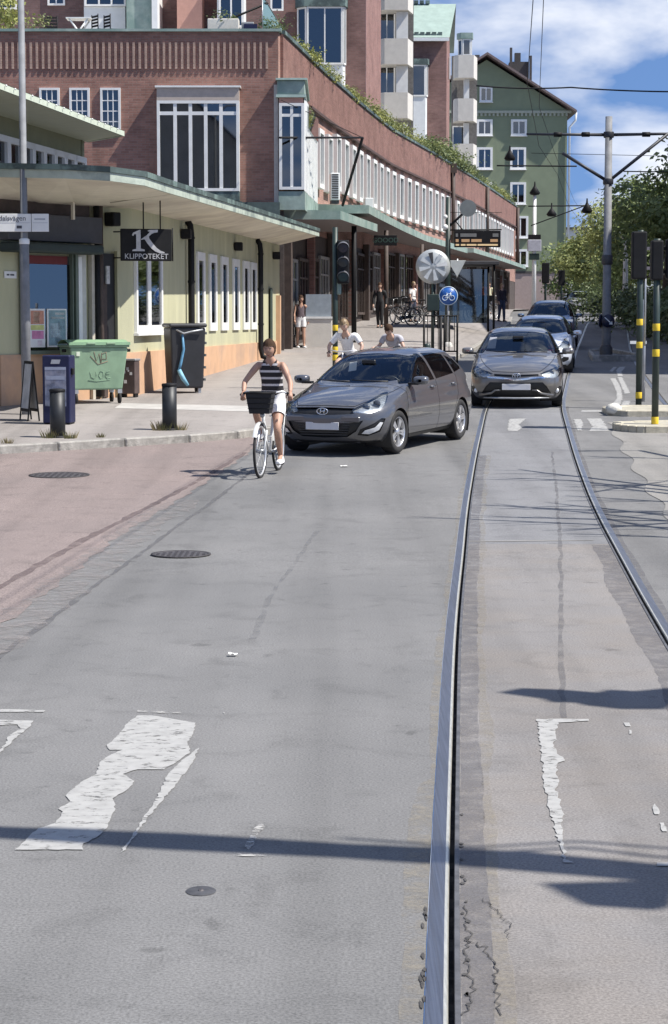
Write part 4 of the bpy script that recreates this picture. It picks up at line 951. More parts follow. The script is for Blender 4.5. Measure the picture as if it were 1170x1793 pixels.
# ------------------------------------------------------------------ cars: one smooth shell, cut into its panels
def pchip(pts):
    x = np.array([p[0] for p in pts], float); y = np.array([p[1] for p in pts], float)
    h = np.diff(x); d = np.diff(y)/h; m = np.zeros_like(x); m[0], m[-1] = d[0], d[-1]
    for i in range(1, len(x)-1):
        if d[i-1]*d[i] > 0:
            w1_, w2_ = 2*h[i]+h[i-1], h[i]+2*h[i-1]; m[i] = (w1_+w2_)/(w1_/d[i-1]+w2_/d[i])
    def f(t):
        t = min(max(t, x[0]), x[-1]); i = min(len(h)-1, max(0, int(np.searchsorted(x, t)-1))); s = (t-x[i])/h[i]
        return float((1+2*s)*(1-s)**2*y[i] + s*(1-s)**2*h[i]*m[i] + s*s*(3-2*s)*y[i+1] + s*s*(s-1)*h[i]*m[i+1])
    return f
def paint(name, col, metal=.55, rough=.32, coat=1.0):
    if name in MATS: return MATS[name]
    m = bpy.data.materials.new(name); m.use_nodes = True; t = m.node_tree; p = t.nodes['Principled BSDF']
    p.inputs['Metallic'].default_value = metal; p.inputs['Roughness'].default_value = rough
    p.inputs['Coat Weight'].default_value = coat; p.inputs['Coat Roughness'].default_value = .03
    tcn = nd(t, 'ShaderNodeTexCoord'); n = nd(t, 'ShaderNodeTexNoise', i_Scale=3.0, i_Detail=5.0); lk(t, tcn.outputs['Object'], n.inputs['Vector'])
    s = nd(t, 'ShaderNodeSeparateXYZ'); lk(t, tcn.outputs['Object'], s.inputs[0])
    # road dust gathers on the lower panels
    g = mathn(t, 'MULTIPLY', mathn(t, 'SUBTRACT', .62, s.outputs[2]), mathn(t, 'MULTIPLY', n.outputs[0], .9)); 
    c = nd(t, 'ShaderNodeClamp'); lk(t, g, c.inputs[0]); c.inputs[2].default_value = .35
    mm = nd(t, 'ShaderNodeMix', data_type='RGBA'); mm.inputs[6].default_value = (*col, 1); mm.inputs[7].default_value = (.20, .185, .165, 1)
    lk(t, c.outputs[0], mm.inputs[0]); lk(t, mm.outputs[2], p.inputs['Base Color'])
    n2 = nd(t, 'ShaderNodeTexNoise', i_Scale=1.6, i_Detail=2.0); lk(t, tcn.outputs['Object'], n2.inputs['Vector'])
    b = nd(t, 'ShaderNodeBump', i_Strength=.04, i_Distance=.02); lk(t, n2.outputs[0], b.inputs['Height']); lk(t, b.outputs[0], p.inputs['Coat Normal'])
    MATS[name] = m; return m
G_CAR = glass_mat('car_glass', (.80,.84,.84), base=.05, refl=(.72,.80,.90))
G_SIDE = glass_mat('car_side_glass', (.30,.33,.34), base=.10, refl=(.6,.66,.72))
G_LAMP = glass_mat('lamp_glass', (.92,.94,.95), base=.25)
M_CHROME = mat('chrome', (.72,.73,.75), .12, 1.0, var=.05)
M_REFL = mat('lamp_reflector', (.62,.64,.66), .25, .7, var=.35, scale=16)
M_TRIM = mat('black_trim', (.014,.014,.015), .45, var=.2)
M_RUB = mat('tyre_rubber', (.022,.021,.021), .85, var=.25, scale=14)
M_ALLOY = mat('alloy', (.58,.58,.59), .3, .75, var=.08)
M_SEAT = mat('seat_cloth', (.035,.035,.038), .9, var=.3)
M_PLATE = mat('plate_blank', (.62,.61,.62), .5, var=.06)
M_RED = mat('tail_red', (.32,.015,.012), .2, coat=.6)
M_DISC = mat('brake_disc', (.12,.115,.11), .5, .6)
M_HEAD = mat('pale_headrest', (.42,.43,.42), .8)
def shell(sp):
    F, Rr, Wd = pchip(sp['front']), pchip(sp['rear']), pchip(sp['width'])
    Cf, Cr, Bw = pchip(sp['cf']), pchip(sp['cr']), pchip(sp['bow'])
    z0, z1 = sp['front'][0][0], sp['front'][-1][0]
    zs_ = [z0]; z = z0
    while z < z1-1e-4:
        st = .03
        for _ in range(12):
            if z+st > z1: st = z1-z
            if abs(F(z+st)-F(z)) < .05 and abs(Rr(z+st)-Rr(z)) < .06 and abs(Wd(z+st)-Wd(z)) < .03: break
            st *= .6
        z = min(z1, z+max(st, .0012)); zs_.append(z)
    NFr, NC, NS = 9, 8, 22; lev = []
    for z in zs_:
        xf, xr, w = F(z), Rr(z), Wd(z); L = xf-xr
        cf, cr, bow = min(Cf(z), w*.92, L*.4), min(Cr(z), w*.92, L*.4), Bw(z)*min(1, w/.5); half = []
        tp = sp.get('taper', .035)
        for i in range(NFr): y = (w-cf)*i/NFr; half.append((0, y))
        for i in range(NC): a = math.pi/2*i/NC; half.append((cf*(1-math.cos(a)), w-cf+cf*math.sin(a)))
        for i in range(NS+1): t = i/NS; half.append((cf+(L-cf-cr)*t, w))
        for i in range(1, NC): a = math.pi/2*i/NC; half.append((L-cr+cr*math.sin(a), w-cr+cr*math.cos(a)))
        for i in range(NFr+1): half.append((L, (w-cr)*(1-i/NFr)))
        pts = []
        for dx, y in half:
            u = dx/L; ww = y/w if w > 0 else 0
            x = xf-dx - bow*ww*ww*max(0, 1-u*2.2) + (Bw(z)*.55)*ww*ww*max(0, (u-.6)/.4)*min(1, w/.5)
            pts.append((x, y*(1-tp*(2*u-1)**4*(1.6 if u < .5 else 1)), z))
        lev.append(pts)
    n = len(lev[0]); bm = bmesh.new(); V = []
    for pts in lev:
        row = [bm.verts.new(p) for p in pts] + [bm.verts.new((p[0], -p[1], p[2])) for p in pts[-2:0:-1]]; V.append(row)
    N = len(V[0])
    for i in range(len(V)-1):
        for k in range(N): bm.faces.new((V[i][k], V[i+1][k], V[i+1][(k+1) % N], V[i][(k+1) % N]))
    bm.faces.new(V[-1]); bm.faces.new(V[0][::-1])
    bmesh.ops.recalc_face_normals(bm, faces=bm.faces); bm.normal_update()
    return bm
def inpoly(p, poly):
    x, y = p; c = False; n = len(poly)
    for i in range(n):
        (x0, y0), (x1, y1) = poly[i], poly[(i+1) % n]
        if (y0 > y) != (y1 > y) and x < (x1-x0)*(y-y0)/(y1-y0)+x0: c = not c
    return c
def cut(bm, lay, tagv, poly, d, filt, only=(0,)):
    """project poly (u,z) along the horizontal direction d on the shell and tag the faces inside"""
    d = Vector((d[0], d[1], 0)).normalized(); U = Vector((-d.y, d.x, 0))
    pr = lambda v: (v.dot(U), v.z)
    us, zs_ = [p[0] for p in poly], [p[1] for p in poly]; bb = (min(us), max(us), min(zs_), max(zs_))
    cand = set()
    for f in bm.faces:
        if f[lay] not in only or f.normal.dot(d) < .06: continue
        c = f.calc_center_median()
        if not filt(c, f.normal): continue
        q = [pr(v.co) for v in f.verts]
        if max(a for a, _ in q) < bb[0] or min(a for a, _ in q) > bb[1] or max(b for _, b in q) < bb[2] or min(b for _, b in q) > bb[3]: continue
        cand.add(f)
    n = len(poly)
    for i in range(n):
        p, q = Vector(poly[i]), Vector(poly[(i+1) % n])
        if (q-p).length < 1e-5: continue
        e = .004; lo = (min(p.x, q.x)-e, min(p.y, q.y)-e); hi = (max(p.x, q.x)+e, max(p.y, q.y)+e)
        sel = []
        for f in cand:
            if not f.is_valid: continue
            r = [pr(v.co) for v in f.verts]
            if max(a for a, _ in r) < lo[0] or min(a for a, _ in r) > hi[0] or max(b for _, b in r) < lo[1] or min(b for _, b in r) > hi[1]: continue
            sel.append(f)
        if not sel: continue
        P3 = U*p.x + Vector((0, 0, p.y)); E3 = U*(q.x-p.x) + Vector((0, 0, q.y-p.y)); no = d.cross(E3).normalized()
        g = set(sel)
        for f in sel: g.update(f.edges); g.update(f.verts)
        # a plane through the edge along the view direction
        old = set(bm.faces) if False else None
        res = bmesh.ops.bisect_plane(bm, geom=list(g), dist=1e-6, plane_co=P3, plane_no=no)
        cand = {f for f in cand if f.is_valid} | {x for x in res['geom'] if isinstance(x, bmesh.types.BMFace)}
    for f in cand:
        if f.is_valid and f[lay] in only:
            c = f.calc_center_median()
            if inpoly(pr(c), poly): f[lay] = tagv
def both(poly): return poly
def extract(bm, lay, tagv, name, m, parent, push=0.0, keep=None):
    fs = [f for f in bm.faces if f[lay] == tagv and (keep is None or keep(f))]
    if not fs: return None
    idx = {}; v = []; nn = []
    for f in fs:
        for q in f.verts:
            if q not in idx: idx[q] = len(v); v.append(q.co + q.normal*push); nn.append(q.normal.copy())
    me = bpy.data.meshes.new(name); me.from_pydata(v, [], [[idx[q] for q in f.verts] for f in fs])
    me.polygons.foreach_set('use_smooth', [True]*len(fs)); me.normals_split_custom_set_from_vertices(nn); me.materials.append(m); me.update()
    o = bpy.data.objects.new(name, me); C.objects.link(o); o.parent = parent; return o
def wheel_meshes(r, w, spokes, rim_r, key):
    """one wheel at the origin, axle along y, outer face towards +y"""
    root = bpy.data.objects.new('wheel', None)
    prof = [(rim_r, -w*.5), (r*.93, -w*.5), (r*.985, -w*.42), (r, -w*.3), (r, w*.3), (r*.985, w*.42), (r*.93, w*.5), (rim_r*1.02, w*.5), (rim_r, w*.42)]
    ty = MB().lathe(prof, 36, axis='Y').build('tyre', M_RUB)
    b = MB(); b.lathe([(rim_r*1.0, w*.44), (rim_r*.93, w*.45), (rim_r*.90, w*.36), (rim_r*.90, -w*.4)], 36, axis='Y')
    for k in range(spokes):
        a0 = 2*math.pi*k/spokes
        for da in (-.13, .13):
            a = a0+da; ca, sa = math.cos(a), math.sin(a)
            def P(rr, t, yy): return (rr*ca - t*sa, yy, rr*sa + t*ca)
            q = [P(.045, -.016, w*.40), P(.045, .016, w*.40), P(rim_r*.92, .022, w*.40), P(rim_r*.92, -.022, w*.40)]; q2 = [(x, y-.03, z) for x, y, z in q]
            b.add(q+q2, [(0,1,2,3), (0,4,5,1), (1,5,6,2), (3,2,6,7), (0,3,7,4)])
    b.lathe([(.001, w*.46), (.04, w*.45), (.06, w*.40), (.06, w*.2)], 16, axis='Y'); rim = b.build('rim', M_ALLOY)
    di = MB().lathe([(rim_r*.9, w*.1), (.001, w*.1)], 24, axis='Y').build('brake_disc', M_DISC)
    for o in (ty, rim, di): o.parent = ty if o is not ty else None
    return ty
def make_car(name, label, loc, rotz, sp, slope=0.0, group=None):
    t = thing(name, label, 'car', loc, rotz, group); t.rotation_euler = (0, slope, rotz)
    bm = shell(sp); lay = bm.faces.layers.int.new('part')
    body = paint(*sp['paint'])
    # wheel arches
    for ax in sp['axles']:
        ra = sp['arch']; c = [(ax + ra*math.cos(a), sp['wr'] + ra*math.sin(a)) for a in np.linspace(-.75, math.pi+.75, 22)]
        cut(bm, lay, 90, [(-x, z) for x, z in c], (0, 1), lambda c_, n_: c_.y > .45)
        cut(bm, lay, 90, c, (0, -1), lambda c_, n_: c_.y < -.45)
    names = {}
    for (tv, nm, m_, poly, d, filt, mirror, push) in sp['cuts']:
        names.setdefault(tv, (nm, m_, push))
        if mirror is None: cut(bm, lay, tv, poly, d, filt)
        else:
            cut(bm, lay, tv, poly, d, lambda c_, n_, f=filt: c_.y > 0.02 and f(c_, n_))
            cut(bm, lay, tv+100, [(-u, z) for u, z in poly], (d[0], -d[1]), lambda c_, n_, f=filt: c_.y < -.02 and f(c_, n_)); names[tv+100] = (nm, m_, push)
    bm.normal_update()
    bo = extract(bm, lay, 0, 'body', body, t)
    made = {}
    for tv, (nm, m_, push) in names.items():
        o = extract(bm, lay, tv, nm, body if m_ is None else m_, t, push)
        if o: made.setdefault(nm, []).append(o)
        if nm == 'headlight' and o:
            o2 = extract(bm, lay, tv, 'reflector', M_REFL, o, -.045); o2.parent = o
    bm.free()
    # wheel housings, underbody, cabin
    for ax in sp['axles']:
        for s_ in (-1, 1):
            b = MB(); n = 14; ra = sp['arch']+.012; rr = []
            for a in np.linspace(-.6, math.pi+.6, n): rr.append([(ax+ra*math.cos(a), s_*.45, sp['wr']+ra*math.sin(a)), (ax+ra*math.cos(a), s_*(sp['wmax']-.02), sp['wr']+ra*math.sin(a))])
            b.grid(rr); b.add([r_[0] for r_ in rr], [tuple(range(n))]); b.build('wheel_housing', M_TRIM, t)
    xf, xr = sp['front'][3][1], sp['rear'][3][1]
    b = MB().box(xr+.15, xf-.22, -.5, .5, .19, .34); b.box(sp['axles'][1]+.4, sp['axles'][0]-.42, -sp['wmax']+.12, sp['wmax']-.12, .20, .40); b.build('underbody', M_TRIM, t)
    zb_, cx = sp['belt'], sp['seat_x']
    b = MB().box(cx-1.35, cx+.9, -sp['wmax']+.13, sp['wmax']-.13, .41, .62); b.build('cabin_floor', M_TRIM, t)
    b = MB().prism([(cx+.62, zb_-.32), (cx+1.05, zb_-.30), (cx+1.12, zb_-.08), (cx+.85, zb_-.035), (cx+.66, zb_-.07)], -sp['wmax']+.14, sp['wmax']-.14, 'Y'); b.build('dashboard', mat('dash', (.03,.03,.032), .8, var=.2), t, bevel=.02)
    for i, (sx, sy) in enumerate(((cx, .36), (cx, -.36), (cx-.82, 0))):
        wv = .24 if i < 2 else .60
        b = MB().prism([(sx-.12, .62), (sx+.36, .62), (sx+.38, .72), (sx-.02, .74), (sx-.20, zb_+.23), (sx-.30, zb_+.20)], sy-wv, sy+wv, 'Y')
        st = b.build('seat', M_SEAT, t, bevel=.035, segs=2)
        for hy in ((sy,) if i < 2 else (-.33, .33)):
            MB().box(sx-.35, sx-.245, hy-.13, hy+.13, zb_+.245, zb_+.40).build('headrest', sp.get('head', M_SEAT), st, bevel=.03, segs=2)
    b = MB(); c = Vector((cx+.52, .36, zb_-.08)); pts = []
    for k in range(21): a = 2*math.pi*k/20; pts.append(c + Vector((.07*math.sin(a), .18*math.cos(a), .16*math.sin(a))))
    b.path(pts, .014, 6, cap=False); b.tube(c+Vector((-.0,-.17,0)), c+Vector((0,.17,0)), .018, n=6); b.build('steering_wheel', M_TRIM, t)
    b = MB().box(sp['mirror_x']-.35, sp['mirror_x']-.31, -.11, .11, sp['belt']+.26, sp['belt']+.32); b.build('rear_view_mirror', M_TRIM, t, bevel=.01)
    # wheels
    w0 = None
    for ax in sp['axles']:
        for s_ in (1, -1):
            if w0 is None: w0 = wheel_meshes(sp['wr'], .205, sp['spokes'], sp['rim'], name); src = w0
            if w0.parent is None: w0.parent = t; w0.name = 'wheel'; w = w0
            else:
                w = bpy.data.objects.new('wheel', w0.data); C.objects.link(w); w.parent = t
                for ch in w0.children:
                    c2 = bpy.data.objects.new(ch.name.split('.')[0], ch.data); C.objects.link(c2); c2.parent = w
            yaw = sp.get('steer', 0) if ax == sp['axles'][0] else 0
            w.matrix_local = T(ax, s_*(sp['wmax']-.125), sp['wr']) @ RZ((0 if s_ > 0 else math.pi)+yaw) @ Matrix.Rotation(.35*ax, 4, 'Y')
    # door mirrors
    for s_ in (1, -1):
        mx_, mz = sp['mirror_x'], sp['belt']+.035
        rr = []
        for i, (dx, sc) in enumerate(((.085, .35), (.07, .75), (.03, 1), (-.03, 1.02), (-.06, .97))):
            rr.append([(mx_+dx, s_*(sp['wmax']+.085)+.115*sc*math.copysign(abs(math.cos(a))**.6, math.cos(a)), mz+.062*sc*math.copysign(abs(math.sin(a))**.6, math.sin(a))) for a in np.linspace(0, 2*math.pi, 19)])
        o = MB().grid(rr).build('door_mirror', body, t)
        b = MB().add([r_ for r_ in rr[-1][:-1]], [tuple(range(18))]); b.build('mirror_glass', M_CHROME, o)
        b = MB().prism([(mx_-.04, mz-.065), (mx_+.06, mz-.065), (mx_+.07, mz-.03), (mx_-.04, mz-.03)], min(s_*(sp['wmax']-.10), s_*(sp['wmax']+.06)), max(s_*(sp['wmax']-.10), s_*(sp['wmax']+.06)), 'Y'); b.build('mirror_foot', M_TRIM, o)
    # door handles
    F = pchip(sp['width'])
    for hx in sp['handles']:
        for s_ in (1, -1):
            z = sp['belt']-.10; y = s_*(F(z)+.004)
            b = MB().path([(hx-.10, y-s_*.02, z), (hx-.08, y+s_*.022, z+.002), (hx+.06, y+s_*.024, z+.004), (hx+.09, y-s_*.02, z+.004)], [.008, .016, .016, .008], 8); b.build('door_handle', body, t)
    if 'extra' in sp: sp['extra'](t, sp)
    return t
FR = (1, 0); LF = (0, 1)
fwd = lambda lo=0.1: (lambda c, n: c.x > 0 and n.x > lo)
side = lambda c, n: abs(n.y) > .25 and abs(c.y) > .35
def seamp(pts, w=.011):
    """thin quads along a polyline"""
    out = []
    for i in range(len(pts)-1):
        p, q = Vector(pts[i]), Vector(pts[i+1]); d = (q-p).normalized(); n = Vector((-d.y, d.x))*w/2
        out.append([tuple(p+n-d*w*.3), tuple(q+n+d*w*.3), tuple(q-n+d*w*.3), tuple(p-n-d*w*.3)])
    return out
sgn = lambda L: [(-x, z) for x, z in L]     # side view: u = -x when looking from the left
def side_windows(g1, g2, g3=None):
    r = [(11, 'side_window', G_SIDE, sgn(g1), LF, side, True, -.004), (12, 'side_window', G_SIDE, sgn(g2), LF, side, True, -.004)]
    if g3: r.append((13, 'quarter_window', G_SIDE, sgn(g3), LF, side, True, -.004))
    return r
D35 = (math.cos(R(35)), math.sin(R(35))); uz = lambda x, y: -D35[1]*x + D35[0]*y
# -------- hatchback
hatch = dict(
 front=[(.19,2.02),(.26,2.10),(.36,2.165),(.46,2.185),(.56,2.185),(.64,2.165),(.70,2.12),(.75,2.04),(.80,1.92),(.86,1.71),(.91,1.47),(.95,1.24),(.985,1.05),(1.03,.93),(1.1,.78),(1.2,.565),(1.3,.335),(1.37,.14),(1.415,-.05),(1.445,-.28),(1.463,-.52),(1.47,-.70)],
 rear=[(.19,-1.95),(.26,-2.03),(.36,-2.09),(.5,-2.115),(.65,-2.11),(.8,-2.085),(.95,-2.05),(1.03,-2.0),(1.1,-1.94),(1.2,-1.83),(1.3,-1.71),(1.37,-1.62),(1.415,-1.50),(1.445,-1.30),(1.463,-1.05),(1.47,-.86)],
 width=[(.19,.78),(.26,.835),(.36,.87),(.5,.888),(.62,.89),(.72,.882),(.79,.868),(.86,.862),(.93,.845),(.985,.825),(1.03,.805),(1.1,.77),(1.2,.715),(1.3,.655),(1.37,.595),(1.415,.53),(1.445,.43),(1.463,.28),(1.47,.12)],
 cf=[(.19,.36),(.5,.38),(.7,.40),(.86,.36),(.985,.22),(1.1,.17),(1.3,.17),(1.42,.28),(1.47,.1)], cr=[(.19,.25),(.6,.26),(.95,.24),(1.1,.2),(1.42,.25),(1.47,.1)],
 bow=[(.19,.16),(.55,.17),(.72,.22),(.80,.34),(.9,.42),(.985,.25),(1.1,.20),(1.4,.14),(1.47,.05)], taper=.045,
 paint=('paint_hatch', (.110,.111,.120), .5, .28), axles=(1.325,-1.325), arch=.352, wr=.315, rim=.222, spokes=5, wmax=.888, belt=1.0, seat_x=-.12, mirror_x=.72, handles=(-.05,-.98), steer=R(-4))
g1 = [(.84,.985),(.70,1.075),(.45,1.22),(.20,1.335),(.05,1.385),(-.22,1.395),(-.25,1.0)]; g2 = [(-.33,1.005),(-.31,1.395),(-.75,1.385),(-1.08,1.345),(-1.15,1.05)]; g3 = [(-1.22,1.06),(-1.15,1.33),(-1.42,1.26),(-1.58,1.14),(-1.56,1.10)]
H_lamp = [(uz(2.07,.42),.66), (uz(2.03,.52),.632), (uz(1.97,.66),.628), (uz(1.86,.77),.665), (uz(1.70,.83),.76), (uz(1.52,.83),.865), (uz(1.49,.82),.893), (uz(1.58,.77),.885), (uz(1.80,.66),.815), (uz(1.98,.52),.735), (uz(2.06,.43),.69)]
f1 = lambda c, n: c.x > 1.2
hatch['cuts'] = [
 (1, 'windscreen', G_CAR, [(-.735,1.055),(-.4,1.012),(0,1.0),(.4,1.012),(.735,1.055),(.575,1.352),(.3,1.392),(0,1.402),(-.3,1.392),(-.575,1.352)], FR, lambda c, n: c.z > .98 and n.x > .15 and c.x > -.4, None, -.004),
 *side_windows(g1, g2, g3),
 (14, 'rear_window', G_SIDE, [(-.6,1.1),(.6,1.1),(.5,1.36),(-.5,1.36)], (-1,0), lambda c, n: c.z > 1.0 and n.x < -.2, None, -.004),
 (2, 'headlight', G_LAMP, H_lamp, D35, f1, True, 0),
 (3, 'upper_grille', M_TRIM, [(-.56,.665),(-.44,.618),(0,.602),(.44,.618),(.56,.665),(.46,.70),(0,.712),(-.46,.70)], FR, f1, None, -.03),
 (4, 'lower_grille', M_TRIM, [(-.60,.525),(-.42,.492),(0,.485),(.42,.492),(.60,.525),(.50,.37),(.36,.285),(0,.272),(-.36,.285),(-.50,.37)], FR, f1, None, -.03),
 (5, 'fog_lamp_recess', M_TRIM, [(uz(2.10,.56),.315),(uz(2.06,.68),.30),(uz(1.92,.82),.36),(uz(1.84,.86),.53),(uz(1.90,.83),.54),(uz(2.0,.76),.475),(uz(2.10,.60),.40)], D35, f1, True, -.018),
 (6, 'fog_lamp', mat('lamp_white', (.72,.73,.74), .2, .3, var=.12, scale=14), [(uz(2.10,.60),.335),(uz(2.04,.70),.325),(uz(1.93,.80),.38),(uz(1.87,.84),.485),(uz(1.92,.815),.495),(uz(1.99,.76),.42),(uz(2.08,.64),.385)], D35, f1, True, .004),
 (7, 'tail_light', M_RED, sgn([(-1.75,.80),(-2.1,.74),(-2.1,.95),(-1.9,.98)]), LF, lambda c, n: c.x < -1.5, True, .003),
 (8, 'sill_trim', M_TRIM, sgn([(.98,.19),(.98,.245),(-.98,.245),(-.98,.19)]), LF, side, True, .0),
 (9, 'lip', M_TRIM, [(-.72,.19),(-.72,.225),(.72,.225),(.72,.19)], FR, f1, None, .0),
]
# fog lamps are cut before their recess
hatch['cuts'] = [c for c in hatch['cuts'] if c[0] not in (5, 6)]; 
hatch['cuts'] += [(6, 'fog_lamp', MATS['lamp_white'], [(uz(2.10,.60),.335),(uz(2.04,.70),.325),(uz(1.93,.80),.38),(uz(1.87,.84),.485),(uz(1.92,.815),.495),(uz(1.99,.76),.42),(uz(2.08,.64),.385)], D35, f1, True, .002),
 (5, 'fog_lamp_recess', M_TRIM, [(uz(2.12,.54),.315),(uz(2.06,.68),.298),(uz(1.92,.82),.355),(uz(1.83,.865),.54),(uz(1.90,.83),.55),(uz(2.0,.76),.485),(uz(2.12,.58),.40)], D35, f1, True, -.012)]
k = 40
def add_seams(sp, side_lines, front_lines):
    global k
    k = 40
    for L in side_lines:
        for q in seamp(L): sp['cuts'].append((k, 'panel_gap', M_TRIM, sgn(q), LF, lambda c, n: abs(c.y) > .3, True, -.004))
        k += 1
    for L in front_lines:
        for q in seamp(L): sp['cuts'].append((k, 'panel_gap', M_TRIM, q, FR, lambda c, n: c.x > .8 and n.x > .05, None, -.004))
        k += 1
add_seams(hatch, [[(1.02,.30),(1.03,.60),(.98,.80),(.93,.985)], [(-.27,.25),(-.285,.6),(-.285,1.0)], [(1.02,.30),(.9,.25),(-.27,.25)], [(-.27,.25),(-.95,.25),(-1.0,.52),(-1.18,.75),(-1.21,1.03)]],
   [[(-.45,.722),(0,.735),(.45,.722)], [(.45,.722),(.585,.80),(.68,.87),(.735,.95)], [(-.45,.722),(-.585,.80),(-.68,.87),(-.735,.95)]])
def hatch_extra(t, sp):
    b = MB()
    pl = MB().box(2.165, 2.18, -.26, .26, .39, .50); pl.build('number_plate', M_PLATE, t, bevel=.004)
    MB().box(2.14, 2.163, -.58, .58, .505, .585).build('grille_bar', paint(*sp['paint']), t, bevel=.012)
    b = MB()
    for z in (.315, .35, .385, .42, .455): b.box(2.115, 2.13, -.40+(.455-z)*.2, .40-(.455-z)*.2, z-.006, z+.006)
    stuff(b.build('grille_slat', mat('slat', (.03,.03,.032), .4), t))
    b = MB(); c = Vector((2.165, 0, .655)); ring = [c + Vector((0, .085*math.cos(a), .046*math.sin(a))) for a in np.linspace(0, 2*math.pi, 25)]
    b.path(ring, .008, 6, cap=False); b.tube(c+Vector((0,-.035,-.032)), c+Vector((0,-.022,.036)), .009, n=6); b.tube(c+Vector((0,.022,-.036)), c+Vector((0,.035,.032)), .009, n=6); b.tube(c+Vector((0,-.03,-.006)), c+Vector((0,.03,.008)), .008, n=6)
    b.build('emblem', M_CHROME, t)
    for s_ in (1, -1):
        for (x, y, z, r_) in ((1.92, .575, .70, .055), (1.78, .68, .745, .06)):
            b = MB().ball((x-.03, s_*y, z), r_, 14, 0, (.7, 1, 1)); b.build('projector_lens', mat('projector', (.05,.055,.065), .06, .2, coat=1), t)
    # wipers, white paper behind the glass
    for y0, y1, zz in ((.55, -.05, .015), (-.05, -.62, .012)):
        b = MB().path([(1.03-.10*abs(y0), y0, 1.012+zz), (1.0, (y0+y1)/2, 1.02+zz), (.99-.08*abs(y1), y1, 1.03+zz)], [.012, .010, .007], 6); b.build('wiper', M_TRIM, t)
    b = MB().add([(.41, -.20, 1.16), (.44, -.32, 1.14), (.36, -.33, 1.27), (.33, -.22, 1.29)], [(0,1,2,3)]); b.build('paper_note', M_PAPER, t)
    MB().box(-.9, -.62, -.012, .012, 1.46, 1.49).build('roof_aerial', M_TRIM, t, bevel=.01)
hatch['extra'] = hatch_extra
hp = (.17+.03, 30.5-.05)
c1, c2_ = Vector((.88, 30.2)), Vector((1.92, 32.6)); hd = (c1-c2_).normalized(); lf = Vector((-hd.y, hd.x))
ctr = (c1+c2_)/2 - lf*.765
hz = zr(ctr.y)
car1 = make_car('parked_car', 'dark grey five door hatchback turning at the crossing in front of the cyclist', (ctr.x, ctr.y, hz+.005), math.atan2(hd.y, hd.x), hatch, slope=math.atan((zr(ctr.y+1.2)-zr(ctr.y-1.2))/2.6)*1.0)
car1.name = 'hatchback_car'
# -------- sedan
sedan = dict(
 front=[(.17,2.16),(.24,2.24),(.34,2.30),(.46,2.325),(.56,2.325),(.64,2.30),(.70,2.25),(.76,2.14),(.82,1.98),(.88,1.73),(.93,1.46),(.965,1.24),(.995,1.09),(1.04,.97),(1.1,.83),(1.2,.595),(1.3,.345),(1.375,.12),(1.42,-.08),(1.455,-.33),(1.473,-.58),(1.48,-.78)],
 rear=[(.17,-2.28),(.3,-2.37),(.5,-2.42),(.75,-2.43),(.95,-2.41),(1.02,-2.33),(1.06,-2.17),(1.1,-2.07),(1.2,-1.86),(1.3,-1.64),(1.375,-1.45),(1.42,-1.3),(1.455,-1.13),(1.473,-1.0),(1.48,-.9)],
 width=[(.17,.80),(.24,.855),(.36,.89),(.5,.90),(.64,.903),(.74,.895),(.80,.882),(.87,.868),(.94,.85),(.995,.832),(1.04,.812),(1.1,.78),(1.2,.725),(1.3,.665),(1.375,.605),(1.42,.545),(1.455,.44),(1.473,.29),(1.48,.12)],
 cf=[(.17,.30),(.5,.34),(.7,.38),(.86,.36),(.995,.22),(1.1,.17),(1.3,.17),(1.42,.28),(1.48,.1)], cr=hatch['cr'], bow=hatch['bow'], taper=.04,
 paint=('paint_sedan', (.17,.162,.155), .6, .28), axles=(1.35,-1.35), arch=.358, wr=.322, rim=.222, spokes=5, wmax=.902, belt=1.01, seat_x=-.12, mirror_x=.76, handles=(-.05,-1.0), head=M_HEAD)
sedan['rear'] = [(.17,-2.28)] + sedan['rear'][1:]
S_lamp = [(uz(2.2,.42),.66),(uz(2.17,.52),.60),(uz(2.10,.66),.575),(uz(1.98,.79),.60),(uz(1.82,.87),.67),(uz(1.68,.87),.76),(uz(1.66,.86),.785),(uz(1.78,.82),.785),(uz(1.98,.68),.745),(uz(2.14,.52),.70)]
g1s = [(.87,.995),(.72,1.085),(.47,1.225),(.22,1.335),(.05,1.385),(-.22,1.40),(-.25,1.01)]; g2s = [(-.33,1.01),(-.31,1.40),(-.75,1.39),(-1.15,1.30),(-1.32,1.14),(-1.30,1.05)]
